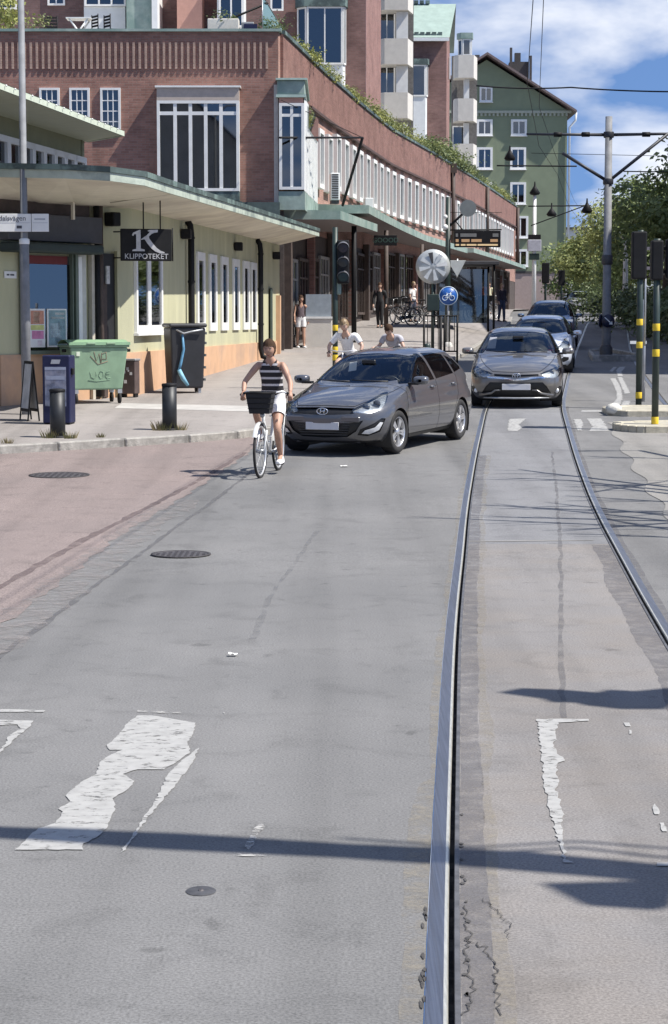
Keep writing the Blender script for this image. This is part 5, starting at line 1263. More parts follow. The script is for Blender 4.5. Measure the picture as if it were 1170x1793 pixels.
sedan['cuts'] = [
 (1, 'windscreen', G_CAR, [(-.74,1.065),(-.4,1.022),(0,1.01),(.4,1.022),(.74,1.065),(.585,1.357),(.3,1.398),(0,1.408),(-.3,1.398),(-.585,1.357)], FR, lambda c, n: c.z > .99 and n.x > .15 and c.x > -.4, None, -.004),
 *side_windows(g1s, g2s),
 (14, 'rear_window', G_SIDE, [(-.6,1.1),(.6,1.1),(.5,1.36),(-.5,1.36)], (-1,0), lambda c, n: c.z > 1.0 and n.x < -.2, None, -.004),
 (2, 'headlight', G_LAMP, S_lamp, D35, f1, True, 0),
 (20, 'chrome_wing', M_CHROME, [(-.56,.605),(-.30,.60),(-.12,.575),(0,.562),(.12,.575),(.30,.60),(.56,.605),(.54,.575),(.3,.565),(.1,.535),(0,.525),(-.1,.535),(-.3,.565),(-.54,.575)], FR, f1, None, .006),
 (3, 'upper_grille', M_TRIM, [(-.42,.655),(-.42,.615),(-.15,.60),(0,.59),(.15,.60),(.42,.615),(.42,.655),(.15,.645),(0,.64),(-.15,.645)], FR, f1, None, -.02),
 (4, 'lower_grille', M_TRIM, [(-.50,.50),(0,.495),(.50,.50),(.58,.42),(.70,.225),(.55,.205),(0,.20),(-.55,.205),(-.70,.225),(-.58,.42)], FR, f1, None, -.025),
 (5, 'fog_lamp_recess', M_TRIM, [(uz(2.08,.72),.29),(uz(1.98,.83),.27),(uz(1.86,.87),.40),(uz(2.0,.80),.42)], D35, f1, True, -.012),
 (7, 'tail_light', M_RED, sgn([(-2.0,.80),(-2.4,.76),(-2.4,.95),(-2.1,.98)]), LF, lambda c, n: c.x < -1.5, True, .003),
 (8, 'sill_trim', M_TRIM, sgn([(1.0,.17),(1.0,.235),(-1.0,.235),(-1.0,.17)]), LF, side, True, .0)]
add_seams(sedan, [[(1.02,.30),(1.05,.60),(1.0,.80),(.95,.995)], [(-.27,.25),(-.285,.6),(-.285,1.0)], [(1.02,.30),(.9,.25),(-.27,.25)], [(-.27,.25),(-.95,.25),(-1.0,.52),(-1.2,.75),(-1.3,1.03)]],
   [[(-.45,.70),(0,.685),(.45,.70)], [(.45,.70),(.60,.80),(.69,.88),(.74,.96)], [(-.45,.70),(-.60,.80),(-.69,.88),(-.74,.96)]])
def sedan_extra(t, sp):
    MB().box(2.30, 2.318, -.27, .27, .355, .47).build('number_plate', M_PLATE, t, bevel=.004)
    b = MB(); c = Vector((2.30, 0, .62))
    for ry, rz in ((.075, .05), (.028, .048)):
        b.path([c + Vector((0, ry*math.cos(a), rz*math.sin(a))) for a in np.linspace(0, 2*math.pi, 21)], .007, 6, cap=False)
    b.path([c + Vector((0, .055*math.cos(a), .022+.018*math.sin(a))) for a in np.linspace(0, 2*math.pi, 21)], .006, 6, cap=False); b.build('emblem', M_CHROME, t)
    for s_ in (1, -1):
        b = MB().path([(2.17, s_*.70, .245), (2.26, s_*.47, .29), (2.29, s_*.40, .345), (2.30, s_*.30, .352)], [.03, .022, .018, .012], 8); b.build('bumper_wing', paint(*sp['paint']), t)
        b = MB().lathe([(.001, .0), (.04, .0), (.045, -.03)], 14, axis='X', c=(2.05, s_*.77, .33)); b.build('fog_lamp', MATS['lamp_white'], t)
        b = MB().ball((2.0, s_*.66, .665), .055, 14, 0, (.7, 1, 1)); b.build('projector_lens', MATS['projector'], t)
    MB().path([(2.22, -.62, .205), (2.30, -.3, .20), (2.31, 0, .198), (2.30, .3, .20), (2.22, .62, .205)], [.012, .018, .018, .018, .012], 8).build('bumper_lip', M_GALV, t)
    for y0, y1 in ((.58, -.02), (-.02, -.62)):
        b = MB().path([(1.05-.10*abs(y0), y0, 1.03), (1.03, (y0+y1)/2, 1.038), (1.0-.08*abs(y1), y1, 1.05)], [.012, .010, .007], 6); b.build('wiper', M_TRIM, t)
    b = MB().add([(.46, -.45, 1.08), (.46, -.62, 1.08), (.30, -.56, 1.30), (.30, -.42, 1.30)], [(0,1,2,3)]); b.build('parking_note', M_PAPER if False else mat('note_grey', (.30,.31,.34), .8), t)
sedan['extra'] = sedan_extra
def place_car(px, py_ground, Y, hx, hy, sp, name, label, front_off):
    """centre of the front axle on the column px at distance Y, heading (hx,hy)"""
    h = Vector((hx, hy)).normalized(); fx = (px-585)/3600*Y
    c = Vector((fx, Y)) - h*front_off
    return make_car(name, label, (c.x, c.y, zr(c.y)+.005), math.atan2(h.y, h.x), sp, slope=math.atan((zr(c.y+1.3)-zr(c.y-1.3))/2.6))
car2 = place_car(905, 703, 40.2, -.105, -1, sedan, 'saloon_car', 'bronze grey saloon car driving on the tram track, first of the queue', 1.35)
# -------- silver car behind and the dark tall car after it
import copy
silver = dict(hatch); silver['paint'] = ('paint_silver', (.68,.72,.78), .10, .3); silver['front'] = [(z*1.01, x+.05) for z, x in hatch['front']]; silver['rear'] = [(z*1.01, x-.06) for z, x in hatch['rear']]
silver['width'] = [(z*1.01, w*1.01) for z, w in hatch['width']]; silver['steer'] = 0; silver['wmax'] = .897; silver['head'] = M_SEAT
silver['cuts'] = [c for c in hatch['cuts'] if c[0] not in (5, 6, 105, 106)]
silver['cuts'] += [(5, 'fog_lamp_recess', M_TRIM, [(uz(2.12,.50),.315),(uz(2.06,.68),.298),(uz(1.95,.80),.355),(uz(1.95,.80),.42),(uz(2.08,.64),.44)], D35, f1, True, -.012)]
def silver_extra(t, sp):
    MB().box(2.225, 2.24, -.26, .26, .40, .51).build('number_plate', M_PLATE, t, bevel=.004)
    MB().add([(.46, -.25, 1.12), (.46, -.62, 1.10), (.30, -.56, 1.24), (.30, -.22, 1.27)], [(0,1,2,3)]).build('parking_note', MATS['note_grey'], t)
silver['extra'] = silver_extra
car3 = place_car(944, 654, 54.6, -.135, -1, silver, 'silver_car', 'silver white hatchback half hidden behind the bronze saloon', 1.325)
tall = dict(hatch); kz = 1.135
for q in ('front', 'rear', 'width', 'cf', 'cr', 'bow'): tall[q] = [(z*kz if z > .3 else z, v*(1.05 if q in ('front', 'rear', 'width') else 1)) for z, v in hatch[q]]
tall['cuts'] = [(c[0], c[1], c[2], [(u*1.04, z*kz) for u, z in c[3]], c[4], (lambda c_, n_, f=c[5]: f(Vector((c_.x, c_.y, c_.z/kz)), n_)), c[6], c[7]) for c in hatch['cuts'] if c[0] < 30 and c[0] not in (5, 6)]
tall['paint'] = ('paint_navy', (.06,.105,.19), .5, .28); tall['axles'] = (1.37, -1.37); tall['wr'] = .35; tall['arch'] = .39; tall['rim'] = .235; tall['wmax'] = .932; tall['belt'] = 1.13; tall['steer'] = 0; tall['mirror_x'] = .74
tall['extra'] = lambda t, sp: MB().box(2.265, 2.28, -.26, .26, .46, .57).build('number_plate', M_PLATE, t, bevel=.004) and MB().box(-1.2, .2, .50, .54, 1.66, 1.70).build('roof_rail', M_TRIM, t)
car4 = place_car(960, 617, 72, -.15, -1, tall, 'tall_car', 'dark blue tall estate car, last of the queue on the tram track', 1.37)
# parked and waiting cars far up the street
far = [(1012, 150, 'white estate car parked far up the street by the trees', (.66,.67,.68), silver, (-.15, -1)), (1034, 158, 'grey car parked far up the street, second from the green house', (.2,.2,.21), hatch, (-.16, -1)), (1002, 172, 'dark car at the far end of the street beside the beige base', (.05,.05,.06), hatch, (-.2, -1)), (1048, 146, 'black car parked beyond the tram mast under the trees', (.03,.03,.035), hatch, (-.1, -1))]
for i, (px, Y, lab, col, base, hd_) in enumerate(far):
    src = {id(silver): car3, id(hatch): car1}[id(base)]
    c = dup(src, None, ((px-585)/3600*Y, Y, zr(Y)+.02), math.atan2(hd_[1], hd_[0]), lab); c.name = 'parked_car'; c['group'] = 'cars parked far up the street'
    pm = paint('paint_far_%d' % i, col)
    for ch in c.children:
        if ch.name.split('.')[0] in ('body', 'door_handle', 'door_mirror', 'grille_bar'):
            ch.data = ch.data.copy(); ch.data.materials[0] = pm
# ------------------------------------------------------------------ street furniture
M_POLE = mat('pole_grey', (.20,.205,.215), .65, .0, var=.2, scale=5, spec=.25)
M_YEL = mat('band_yellow', (.72,.50,.03), .5, var=.12)
M_DKGREEN = mat('dark_green_paint', (.02,.035,.03), .45, var=.25)
M_BINGR = mat('bin_green', (.205,.31,.205), .6, var=.14, scale=3, col2=(.155,.24,.165), c2=(.48,.66))
M_BLUE = mat('sign_blue', (.015,.10,.38), .4, var=.1)
M_NAVY = mat('box_navy', (.014,.017,.055), .5, var=.15, spec=.3)
def gz(x, y): return zs(x, y) if x < XK(y)-.15 else zr(y)
def on(px, Y, lift=0.0):
    """foot point on the ground at a column of the photograph"""
    x = (px-585)/3600*Y; return Vector((x, Y, gz(x, Y)+lift))
def pole(par, x0, x1, r0, r1=None, m=None, n=12, name='pole'): return MB().path([x0, x1], [r0, r1 or r0], n).build(name, m or M_POLE, par)
# lamp post on the left pavement
p = on(47, 36.3); lp = thing('lamp_post', 'tall grey lamp post with white street name boards in front of the shops', 'lamp post', p)
b = MB().path([(0,0,-.1), (0,0,3.0), (0,0,3.02), (0,0,11)], [.085, .083, .066, .045], 14); b.build('pole', M_POLE, lp)
MB().lathe([(.088, 2.98), (.092, 3.0), (.092, 3.06), (.07, 3.08)], 14).build('collar', M_WHITE, lp)
b = MB().path([(0,0,10.9), (.5,-.3,11.4), (1.6,-.9,11.5)], [.05,.04,.035], 8); b.build('arm', M_POLE, lp); MB().box(1.4,2.1,-1.2,-.75,11.42,11.55).build('lamp_head', M_GREY, lp, bevel=.03)
zc_ = at(0, 390, 36.2).z - p.z
for (a, c_, nm, txt, lab) in ((-54, 54.5, 'street_name_board', 'Gröndalsvägen', None), (55.5, 85.5, 'number_board', None, None)):
    x0, x1 = at(a, 390, 36.2).x-p.x, at(c_, 390, 36.2).x-p.x
    o = MB().box(x0, x1, -.105, -.085, zc_-.155, zc_+.155).build(nm, M_WHITE, lp, bevel=.004)
    q = MB().box(x0+.02, x1-.02, -.107, -.1055, zc_-.004, zc_+.002); q.build('print', mat('print_grey', (.35,.37,.40), .6), o)
    if txt:
        text_mesh('lettering', txt, .125, mat('ink', (.06,.06,.07), .6), o, T(x1-.46, -.108, zc_+.075) @ Matrix.Rotation(R(90), 4, 'X'), .001)
        MB().box(x1-.25, x1-.16, -.108, -.1065, zc_-.10, zc_-.05).build('print', MATS['ink'], o); MB().box(x1-.85, x1-.55, -.108, -.1065, zc_-.10, zc_-.075).build('print', MATS['print_grey'], o)
    else: MB().box(x0+.05, x1-.06, -.108, -.1065, zc_+.05, zc_+.075).build('print', MATS['print_grey'], o)
b = MB().lathe([(.09, zc_-.02), (.095, zc_), (.09, zc_+.02)], 14); b.build('clamp', M_GREY, lp)
# A-board
p = on(52, 34.9); ab = thing('pavement_sign', 'narrow black framed pavement A-board with a pale poster by the lamp post', 'A-board', p, R(-66)); ab.scale = (.9, .62, 1)
for s_ in (1, -1):
    tm = Matrix.Rotation(R(-9*s_), 4, 'X') @ T(0, 0, 0); f = MB()
    for bx in ((-.30,-.25,.0,1.02), (.25,.30,.0,1.02), (-.25,.25,.16,.21), (-.25,.25,.97,1.02)): f.box(bx[0], bx[1], -.015, .015, bx[2], bx[3])
    o = f.build('board_frame', M_BLACK, ab, bevel=.006); o.matrix_local = T(0, -.16*s_, 0) @ tm
    o2 = MB().box(-.25, .25, -.006, .006, .21, .97).build('poster', mat('poster_pale', (.42,.43,.44), .5, var=.3, scale=4), o)
# dark blue leaflet stand
p = on(104, 34.2); bs = thing('leaflet_stand', 'dark blue upright leaflet stand behind the left bollard', 'stand', p, R(-9))
b = MB().box(-.235, .235, -.16, .16, .02, 1.14); b.build('case', M_NAVY, bs, bevel=.015)
b = MB().box(-.19, .17, -.168, -.1605, .30, .95); o = b.build('print_panel', mat('print_paleblue', (.13,.15,.22), .5, var=.6, scale=7, col2=(.28,.28,.34), c2=(.45,.6)), bs)
MB().box(-.19, .17, -.170, -.1685, .90, .945).build('print_band', mat('print_band', (.30,.33,.42), .5), o); MB().box(-.17, .15, -.170, -.1685, .74, .80).build('print_band', MATS['print_band'], o)
b = MB().prism([(-.09, 1.0), (.06, 1.0), (.08, 1.07), (-.07, 1.07)], -.166, -.161, 'Y'); b.build('badge', mat('badge_grey', (.45,.46,.47), .4, .5), bs)
MB().box(.236, .275, -.10, .0, .82, .93).build('handle', M_BLACK, bs, bevel=.01)
for sx in (-.19, .19): MB().box(sx-.03, sx+.03, -.14, .14, -.02, .03).build('foot', M_BLACK, bs)
# bollards at the kerb
bol = None
for px, Y, lab, hh in ((101, 31.6, 'left black steel bollard at the kerb in front of the blue stand', .74), (297, 33.0, 'right black steel bollard at the kerb below the black wheeled bin', .78)):
    p = on(px, Y)
    if bol is None:
        bol = t = thing('bollard', lab, 'bollard', p, 0, 'bollards along the kerb')
        MB().path([(0,0,-.1), (0,0,.70)], .118, 24).build('post', mat('bollard_black', (.02,.022,.025), .5, .2, var=.3, scale=8), t)
        MB().lathe([(.122,.70),(.124,.705),(.124,.735),(.11,.745),(.001,.755)], 24).build('cap', M_BLACK, t)
        MB().lathe([(.14,-.02),(.14,.015),(.119,.03)], 24).build('base_ring', M_BLACK, t)
    else: dup(bol, None, p, R(70), lab)
# green four-wheeled waste container
p = on(165, 39.2); gbn = thing('waste_container', 'green four wheeled waste container with red graffiti on its front', 'waste bin', p, R(24)); gbn.scale = (.86, .74, 1)
b = MB()
top = [(-.66,-.50),(.66,-.50),(.66,.50),(-.66,.50)]; bot = [(-.56,-.38),(.56,-.38),(.56,.38),(-.56,.38)]
b.add([(x, y, .26) for x, y in bot] + [(x, y, 1.06) for x, y in top], [(0,3,2,1), (0,1,5,4), (1,2,6,5), (2,3,7,6), (3,0,4,7), (4,5,6,7)]); b.build('body', M_BINGR, gbn, bevel=.03, segs=2)
b = MB().box(-.69, .69, -.53, .53, 1.06, 1.11); b.build('rim', M_BINGR, gbn, bevel=.012)
rr = [[(x, -.54+.0, 1.115+.0) if j == 0 else (x, -.54+1.08*j/6, 1.12+.085*math.sin(math.pi*j/6)) for j in range(7)] for x in (-.70, -.69, .69, .70)]
b = MB().grid(rr); b.box(-.70, .70, -.56, -.53, 1.105, 1.16); b.build('lid', mat('lid_green', (.22,.36,.22), .5, var=.1, scale=4), gbn)
for x in (-.2, .25): MB().box(x-.1, x+.1, -.585, -.555, 1.12, 1.15).build('lid_grip', M_BINGR, gbn, bevel=.008)
for x in (-.69, .69): MB().tube((x, -.25, 1.0), (x+math.copysign(.09, x), -.25, 1.0), .03).build('trunnion', M_BLACK, gbn)
for (x, y) in ((-.5,-.33), (.5,-.33), (-.5,.33), (.5,.33)):
    o = MB().lathe([(.03,-.025),(.10,-.025),(.10,.025),(.03,.025)], 16, axis='X', c=(x, y, .10)).build('wheel', M_RUB, gbn); MB().box(x-.05, x+.05, y-.05, y+.05, .19, .265).build('castor', M_GALV, o)
M_GRAF = mat('graffiti_red', (.24,.15,.11), .8, var=.4, scale=12)
fz = lambda u, z: (u, -.38-.12*(z-.26)/.8-.006, z)
def scrawl(strokes, name, m, par):
    b = MB()
    for s_ in strokes: b.path([fz(u, z) for u, z in s_], .006, 4)
    stuff(b.build(name, m, par))
scrawl([[(-.12,.98),(-.06,.80),(.0,.95),(.04,.78)], [(.06,.96),(.05,.76)], [(.05,.93),(.16,.97),(.17,.84),(.07,.84)], [(-.2,.90),(-.02,.74),(.2,.80)]], 'graffiti', M_GRAF, gbn)
scrawl([[(-.2,.60),(-.17,.5),(-.10,.47),(-.05,.52),(-.06,.6)], [(.0,.53),(.03,.61),(.10,.60),(.11,.51),(.05,.47),(.0,.53)], [(.25,.62),(.17,.59),(.15,.52),(.20,.47),(.27,.49)], [(.16,.55),(.25,.56)], [(-.24,.44),(-.05,.42),(.26,.45)]], 'graffiti', mat('graffiti_dark', (.19,.29,.20), .8), gbn)
MB().box(-.52, -.44, -.495, -.488, .90, .98).build('sticker', mat('sticker', (.5,.55,.45), .5), gbn)
# electrical box with stickers
p = on(228, 41.0); eb = thing('cabinet', 'small brown cable cabinet covered in white stickers beside the green container', 'cabinet', p, R(-14))
MB().box(-.16, .16, -.14, .14, .07, .72).build('case', mat('cabinet_brown', (.085,.06,.055), .6, var=.25), eb, bevel=.012); MB().box(-.175, .175, -.155, .155, .722, .765).build('cap', M_GREY, eb, bevel=.01)
for x in (-.12, .12): MB().box(x-.02, x+.02, -.1, .1, -.03, .07).build('foot', M_BLACK, eb)
r3 = random.Random(3)
for k in range(9):
    x, z = r3.uniform(-.11,.11), r3.uniform(.30,.66); w = r3.uniform(.025,.06)
    MB().box(x-w/2, x+w/2, -.1435-.0006*k, -.1405, z-w*.6, z+w*.6).build('sticker', M_WHITE if k % 3 else mat('sticker_grey', (.4,.42,.44), .6), eb)
# tall black wheeled bin
p = on(324, 42.6); wb = thing('wheeled_bin', 'tall black wheeled bin with a light blue strap down its front', 'wheeled bin', p, R(16))
b = MB(); b.add([(-.33,-.30,.10),(.33,-.30,.10),(.33,.30,.10),(-.33,.30,.10),(-.37,-.37,1.34),(.37,-.37,1.34),(.37,.37,1.34),(-.37,.37,1.34)], [(0,3,2,1),(0,1,5,4),(1,2,6,5),(2,3,7,6),(3,0,4,7),(4,5,6,7)]); b.build('body', mat('bin_black', (.022,.023,.027), .55, var=.2, scale=5), wb, bevel=.035, segs=2)
b = MB().box(-.40, .40, -.40, .40, 1.342, 1.43); b.build('lid', mat('bin_lid', (.035,.036,.04), .5, var=.2), wb, bevel=.04, segs=2)
b = MB()
for z in (.25, .5, .75, 1.0, 1.2): b.box(.352+.03*z, .385+.03*z, -.25, .25, z, z+.05)
b.build('side_rib', mat('bin_rib', (.12,.13,.13), .5), wb)
MB().path([(-.36,-.30,1.36),(-.1,-.42,1.22),(.06,-.40,1.26),(.3,-.42,1.30)], .02, 6).build('handle_bar', M_GALV, wb)
for x in (-.3, .3): MB().lathe([(.03,-.03),(.09,-.03),(.09,.03),(.03,.03)], 16, axis='X', c=(x, .22, .09)).build('wheel', M_RUB, wb)
for x in (-.26, .26): MB().box(x-.03, x+.03, -.26, -.2, -.02, .11).build('foot', M_GALV, wb)
M_STRAP = mat('strap_blue', (.10,.26,.42), .6, var=.2)
MB().path([(-.12,-.385,1.2),(-.10,-.38,.9),(-.16,-.37,.6),(-.20,-.36,.45)], [.022,.03,.03,.03], 6).build('strap', M_STRAP, wb)
MB().path([(-.20,-.39,.48),(-.12,-.42,.30),(-.02,-.42,.16)], [.045,.05,.03], 6).build('strap', mat('strap_pale', (.20,.42,.55), .6, var=.2), wb)
# weeds at the bollards and along the kerb
def tuft(x, y, z, n, s, name='grass_tuft', label=None):
    b = MB(); r_ = random.Random(int(x*1000)+n)
    for k in range(n):
        a = r_.uniform(0, 6.28); d = r_.uniform(0, s); l = r_.uniform(.4, 1)*s*1.3; px_, py__ = x+d*math.cos(a), y+d*math.sin(a)*.6; e = r_.uniform(-.6,.6)
        w = .008; q = Vector((px_+math.cos(a)*l*.5+e*.03, py__+math.sin(a)*l*.4, z+l))
        b.add([(px_-w, py__, z-.01), (px_+w, py__, z-.01), tuple(q)], [(0,1,2)])
    o = b.build(name, mat('dry_grass', (.26,.21,.11), .9, var=.4, scale=11, col2=(.15,.15,.06), c2=(.45,.6)), fix=False); return tag(stuff(o), label)
for px, Y, n, s, lab in ((88, 31.5, 70, .13, 'dry grass at the foot of the left bollard'), (122, 31.4, 50, .11, 'dry grass right of the left bollard'), (283, 32.9, 90, .15, 'weeds at the foot of the right bollard'), (312, 32.95, 50, .12, 'weeds right of the right bollard'), (12, 30.55, 40, .08, 'weeds in the kerb joint far left'), (175, 31.6, 30, .07, 'weeds in the kerb joint between the bollards')):
    q = on(px, Y); tuft(q.x, q.y, q.z, n, s, label=lab)
# ------------------------------------------------------------------ traffic signals
def signal_head(par, x, y, z, h, w, m, face=-1, vis=True):
    o = MB().box(x-w/2, x+w/2, y-.11, y+.11, z, z+h).build('signal_head', m, par, bevel=.03, segs=2)
    for i in range(3):
        zc = z+h*(i+.5)/3; r_ = h/3*.36
        L = MB().lathe([(.001, face*.118), (r_, face*.115)], 18, axis='Y', c=(x, y, zc)).build('lens', mat('lens_%d' % i, [(.012,.03,.02),(.03,.024,.012),(.03,.012,.012)][i], .2, var=.2), o)
        if vis:
            b = MB(); rr = []
            for a in np.linspace(-.3, math.pi+.3, 13): rr.append([(x+r_*1.15*math.cos(a), y+face*.11, zc+r_*1.15*math.sin(a)), (x+r_*1.1*math.cos(a), y+face*.27, zc+r_*1.0*math.sin(a)-.02)])
            b.grid(rr).build('visor', mat('visor_grey', (.10,.10,.11), .5), o)
    return o
def signal_post(px, Y, z_top, label, bands, heads, lift=0.0):
    p = on(px, Y, lift); t = thing('traffic_light', label, 'traffic light', p, 0)
    MB().path([(0,0,-.12), (0,0,z_top-p.z)], .058, 14).build('pole', M_DKGREEN, t)
    for py in bands:
        z = at(px, py, Y).z-p.z; MB().lathe([(.0605, z-.06), (.062, z-.055), (.062, z+.055), (.0605, z+.06)], 14).build('yellow_band', M_YEL, t)
    for h in heads: signal_head(t, *h)
    return t, p
t, p = signal_post(587, 44.0, at(0, 398, 44).z, 'dark green traffic light post left of the queue, in front of the arcade', (574, 612, 626), [])
zb_ = at(0, 497, 44).z-p.z; signal_head(t, .17, -.02, zb_, .92, .26, M_BLACK, -1)
b = MB().box(.03, .10, -.05, .05, zb_+.15, zb_+.2); b.build('bracket', M_BLACK, t)
z = at(0, 487, 44).z-p.z; MB().box(.035, .13, -.07, .07, z-.35, z+.0).build('push_button', mat('button_green', (.18,.24,.21), .5), t, bevel=.02)
zi = .12
t, p = signal_post(1147, 34.3, at(0, 418, 34.3).z, 'near right traffic light post with yellow bands on the round refuge island', (573, 618, 736), [], zi)
zb_ = at(0, 491, 34.3).z-p.z
signal_head(t, -.005, .02, zb_, .66, .20, M_BLACK, 1); signal_head(t, .24, .02, zb_+.02, .66, .20, M_BLACK, 1)
for zz_ in (.12, .5): MB().box(.0, .2, -.02, .06, zb_+zz_, zb_+zz_+.05).build('bracket', M_BLACK, t)
t, p = signal_post(1118, 39.3, at(0, 403, 39.3).z, 'farther right traffic light post with yellow bands behind the near one', (564, 604, 692), [], zi-.02)
zb_ = at(0, 489, 39.3).z-p.z; signal_head(t, -.03, .02, zb_, .90, .28, M_BLACK, 1, False)
for k, zz_ in enumerate((.18, .55)): MB().box(.1, .32, -.03, .05, zb_+zz_, zb_+zz_+.06).build('bracket', mat('bracket_lilac', (.17,.15,.17), .5), t)
MB().lathe([(.02,1.1),(.022,1.1),(.022,2.9),(.02,2.9)], 8, c=(.10, .02, 0)).build('cable_pipe', M_GALV, t)
# thin steel post with a round clear plate near them
p = on(1126, 41.5); t = thing('steel_post', 'thin bare steel post right beside the farther traffic light', 'post', p)
MB().path([(0,0,-.1),(0,0,2.05)], .035, 10).build('post', M_GALV, t); MB().box(-.28, .05, -.01, .01, 1.16, 1.22).build('sign_edge', M_WHITE, t)
# ------------------------------------------------------------------ tram mast on its island with cross arms
p = on(1060, 63.5); mi = thing('mast_island', 'small raised concrete island around the foot of the tram mast', None, (0,0,0)); mi['kind'] = 'structure'
c = [(p.x-.62, p.y-1.5), (p.x+.78, p.y-1.5), (p.x+.5, p.y+3.6), (p.x-.1, p.y+3.6)]
for i in range(4):
    a_, e_ = Vector(c[i]), Vector(c[(i+1) % 4]); d = e_-a_
    MB().box(.01, d.length-.01, 0, .13, -.2, .2, xf=T(a_.x, a_.y, zr((a_.y+e_.y)/2)) @ RZ(math.atan2(d.y, d.x)) @ Matrix.Rotation(-math.atan2(zr(e_.y)-zr(a_.y), d.length), 4, 'Y')).build('kerb_stone', M_KERB, mi, bevel=.02)
MB().add([(x, y, zr(y)+.13) for x, y in c], [(0,1,2,3)]).build('island_top', M_DKASPH if False else M_DKGREY, mi)
ms = thing('tram_mast', 'tall grey steel tram mast carrying overhead line arms', 'mast', p)
zt_ = at(0, 204, 63.5).z-p.z; z_a = at(0, 236, 63.5).z-p.z; z_b = at(0, 318, 63.5).z-p.z
MB().path([(0,0,-.1),(0,0,1.2),(0,0,zt_)], [.145,.135,.105], 16).build('mast', M_POLE, ms); MB().lathe([(.20,.0),(.20,.35),(.14,.45)], 16).build('footing', M_DKGREY, ms)
xl = at(922, 236, 63.5).x-p.x; xr2 = at(1230, 236, 63.5).x-p.x
M_ARM = mat('arm_dark', (.035,.037,.045), .5, .3)
MB().path([(xl, 0, z_a+.02), (-.1, 0, z_a)], [.035,.05], 8).build('cross_arm', M_ARM, ms); MB().path([(.1, 0, z_a), (xr2, 0, z_a+.05)], [.05,.035], 8).build('cross_arm', M_ARM, ms)
MB().path([(0, 0, z_b), (at(985, 268, 63.5).x-p.x, 0, at(0, 268, 63.5).z-p.z)], .05, 8).build('strut', M_ARM, ms); MB().path([(0, 0, z_b), (at(1170, 238, 63.5).x-p.x, 0, at(0, 234, 63.5).z-p.z)], .05, 8).build('strut', M_ARM, ms)
for z in (z_a, z_b): MB().lathe([(.15, z-.09),(.16, z-.07),(.16, z+.07),(.15, z+.09)], 14).build('clamp', M_ARM, ms)
for xx in (xl*.62, xl*.28, xr2*.4): MB().path([(xx-.12, 0, z_a+.01), (xx+.12, 0, z_a+.01)], .075, 8).build('insulator', M_BLACK, ms)
zz_ = at(0, 455, 63.5).z-p.z; MB().lathe([(.14, zz_-.15),(.17, zz_-.12),(.17, zz_+.12),(.14, zz_+.15)], 12).build('cable_box', M_DKGREY, ms)
ks = thing('keep_right_sign', 'round dark blue keep-right sign with a white arrow on the tram mast', 'sign', at(1065, 562, 63.2))
MB().lathe([(.001,-.03),(.20,-.03),(.20,.0),(.001,.0)], 28, axis='Y').build('disc', mat('disc_navy', (.012,.016,.04), .4), ks)
b = MB(); b.add([(-.12,-.034,.10),(-.10,-.034,.12),(.10,-.034,-.06),(.08,-.034,-.08)], [(0,1,2,3)]); b.add([(.13,-.034,-.11),(.12,-.034,.0),(.02,-.034,-.10)], [(0,1,2)]); b.build('arrow', M_WHITE, ks); MB().box(-.03, .03, .0, .1, -.05, .05).build('bracket', M_BLACK, ks)
k2 = thing('keep_right_sign', 'second round sign turned edge-on at the left of the tram mast', 'sign', at(1051, 562, 63.4), R(68)); MB().lathe([(.001,-.03),(.20,-.03),(.20,.0),(.001,.0)], 28, axis='Y').build('disc', MATS['disc_navy'], k2)
# overhead contact wires
def wire(pts, r, label, name='overhead_wire', sag=0.0):
    P = []
    for i in range(len(pts)-1):
        a_, e_ = Vector(pts[i]), Vector(pts[i+1])
        for k in range(12): t_ = k/12; q = a_.lerp(e_, t_); q.z -= sag*4*t_*(1-t_); P.append(q)
    P.append(Vector(pts[-1])); o = MB().path(P, r, 5).build(name, M_BLACK); return tag(o, label, 'wire')
M1 = lambda y, dz, dx=0: (XL(y)+GAUGE/2+dx, y, zr(y)*.75+dz)
wire([M1(-6, 6.0), M1(10, 6.0), M1(24, 6.0), M1(36, 5.95), M1(50, 5.8), M1(63, 5.85, .2), M1(90, 5.8), M1(120, 5.8), M1(160, 5.8)], .006, 'lower overhead tram wire running up the street')
wire([M1(-6, 6.6, .12), M1(24, 6.55, .13), M1(45, 6.3, .12), M1(63, 6.5, .1), M1(100, 6.4), M1(160, 6.4)], .006, 'upper overhead tram wire running up the street')
wire([at(834, 150, 60), at(1000, 153, 60), at(1250, 160, 58)], .022, 'span wire crossing high over the street in front of the sky', sag=.05)
wire([at(930, 268, 90), at(1200, 274, 88)], .012, 'thin span wire crossing just below the mast arm')
wire([at(870, 290, 80), at(1010, 291, 80)], .03, 'short dark span arm in front of the green house')
wire([at(1092, 300, 70), at(1250, 302, 70)], .02, 'span wire reaching right from the mast over the trees')
wire([at(925, 361, 110), at(1035, 360, 110)], .035, 'pale arm wire at the white post in front of the green house')
wire([at(930, 395, 108), at(1030, 358, 108)], .03, 'slanting stay at the white post in front of the green house')
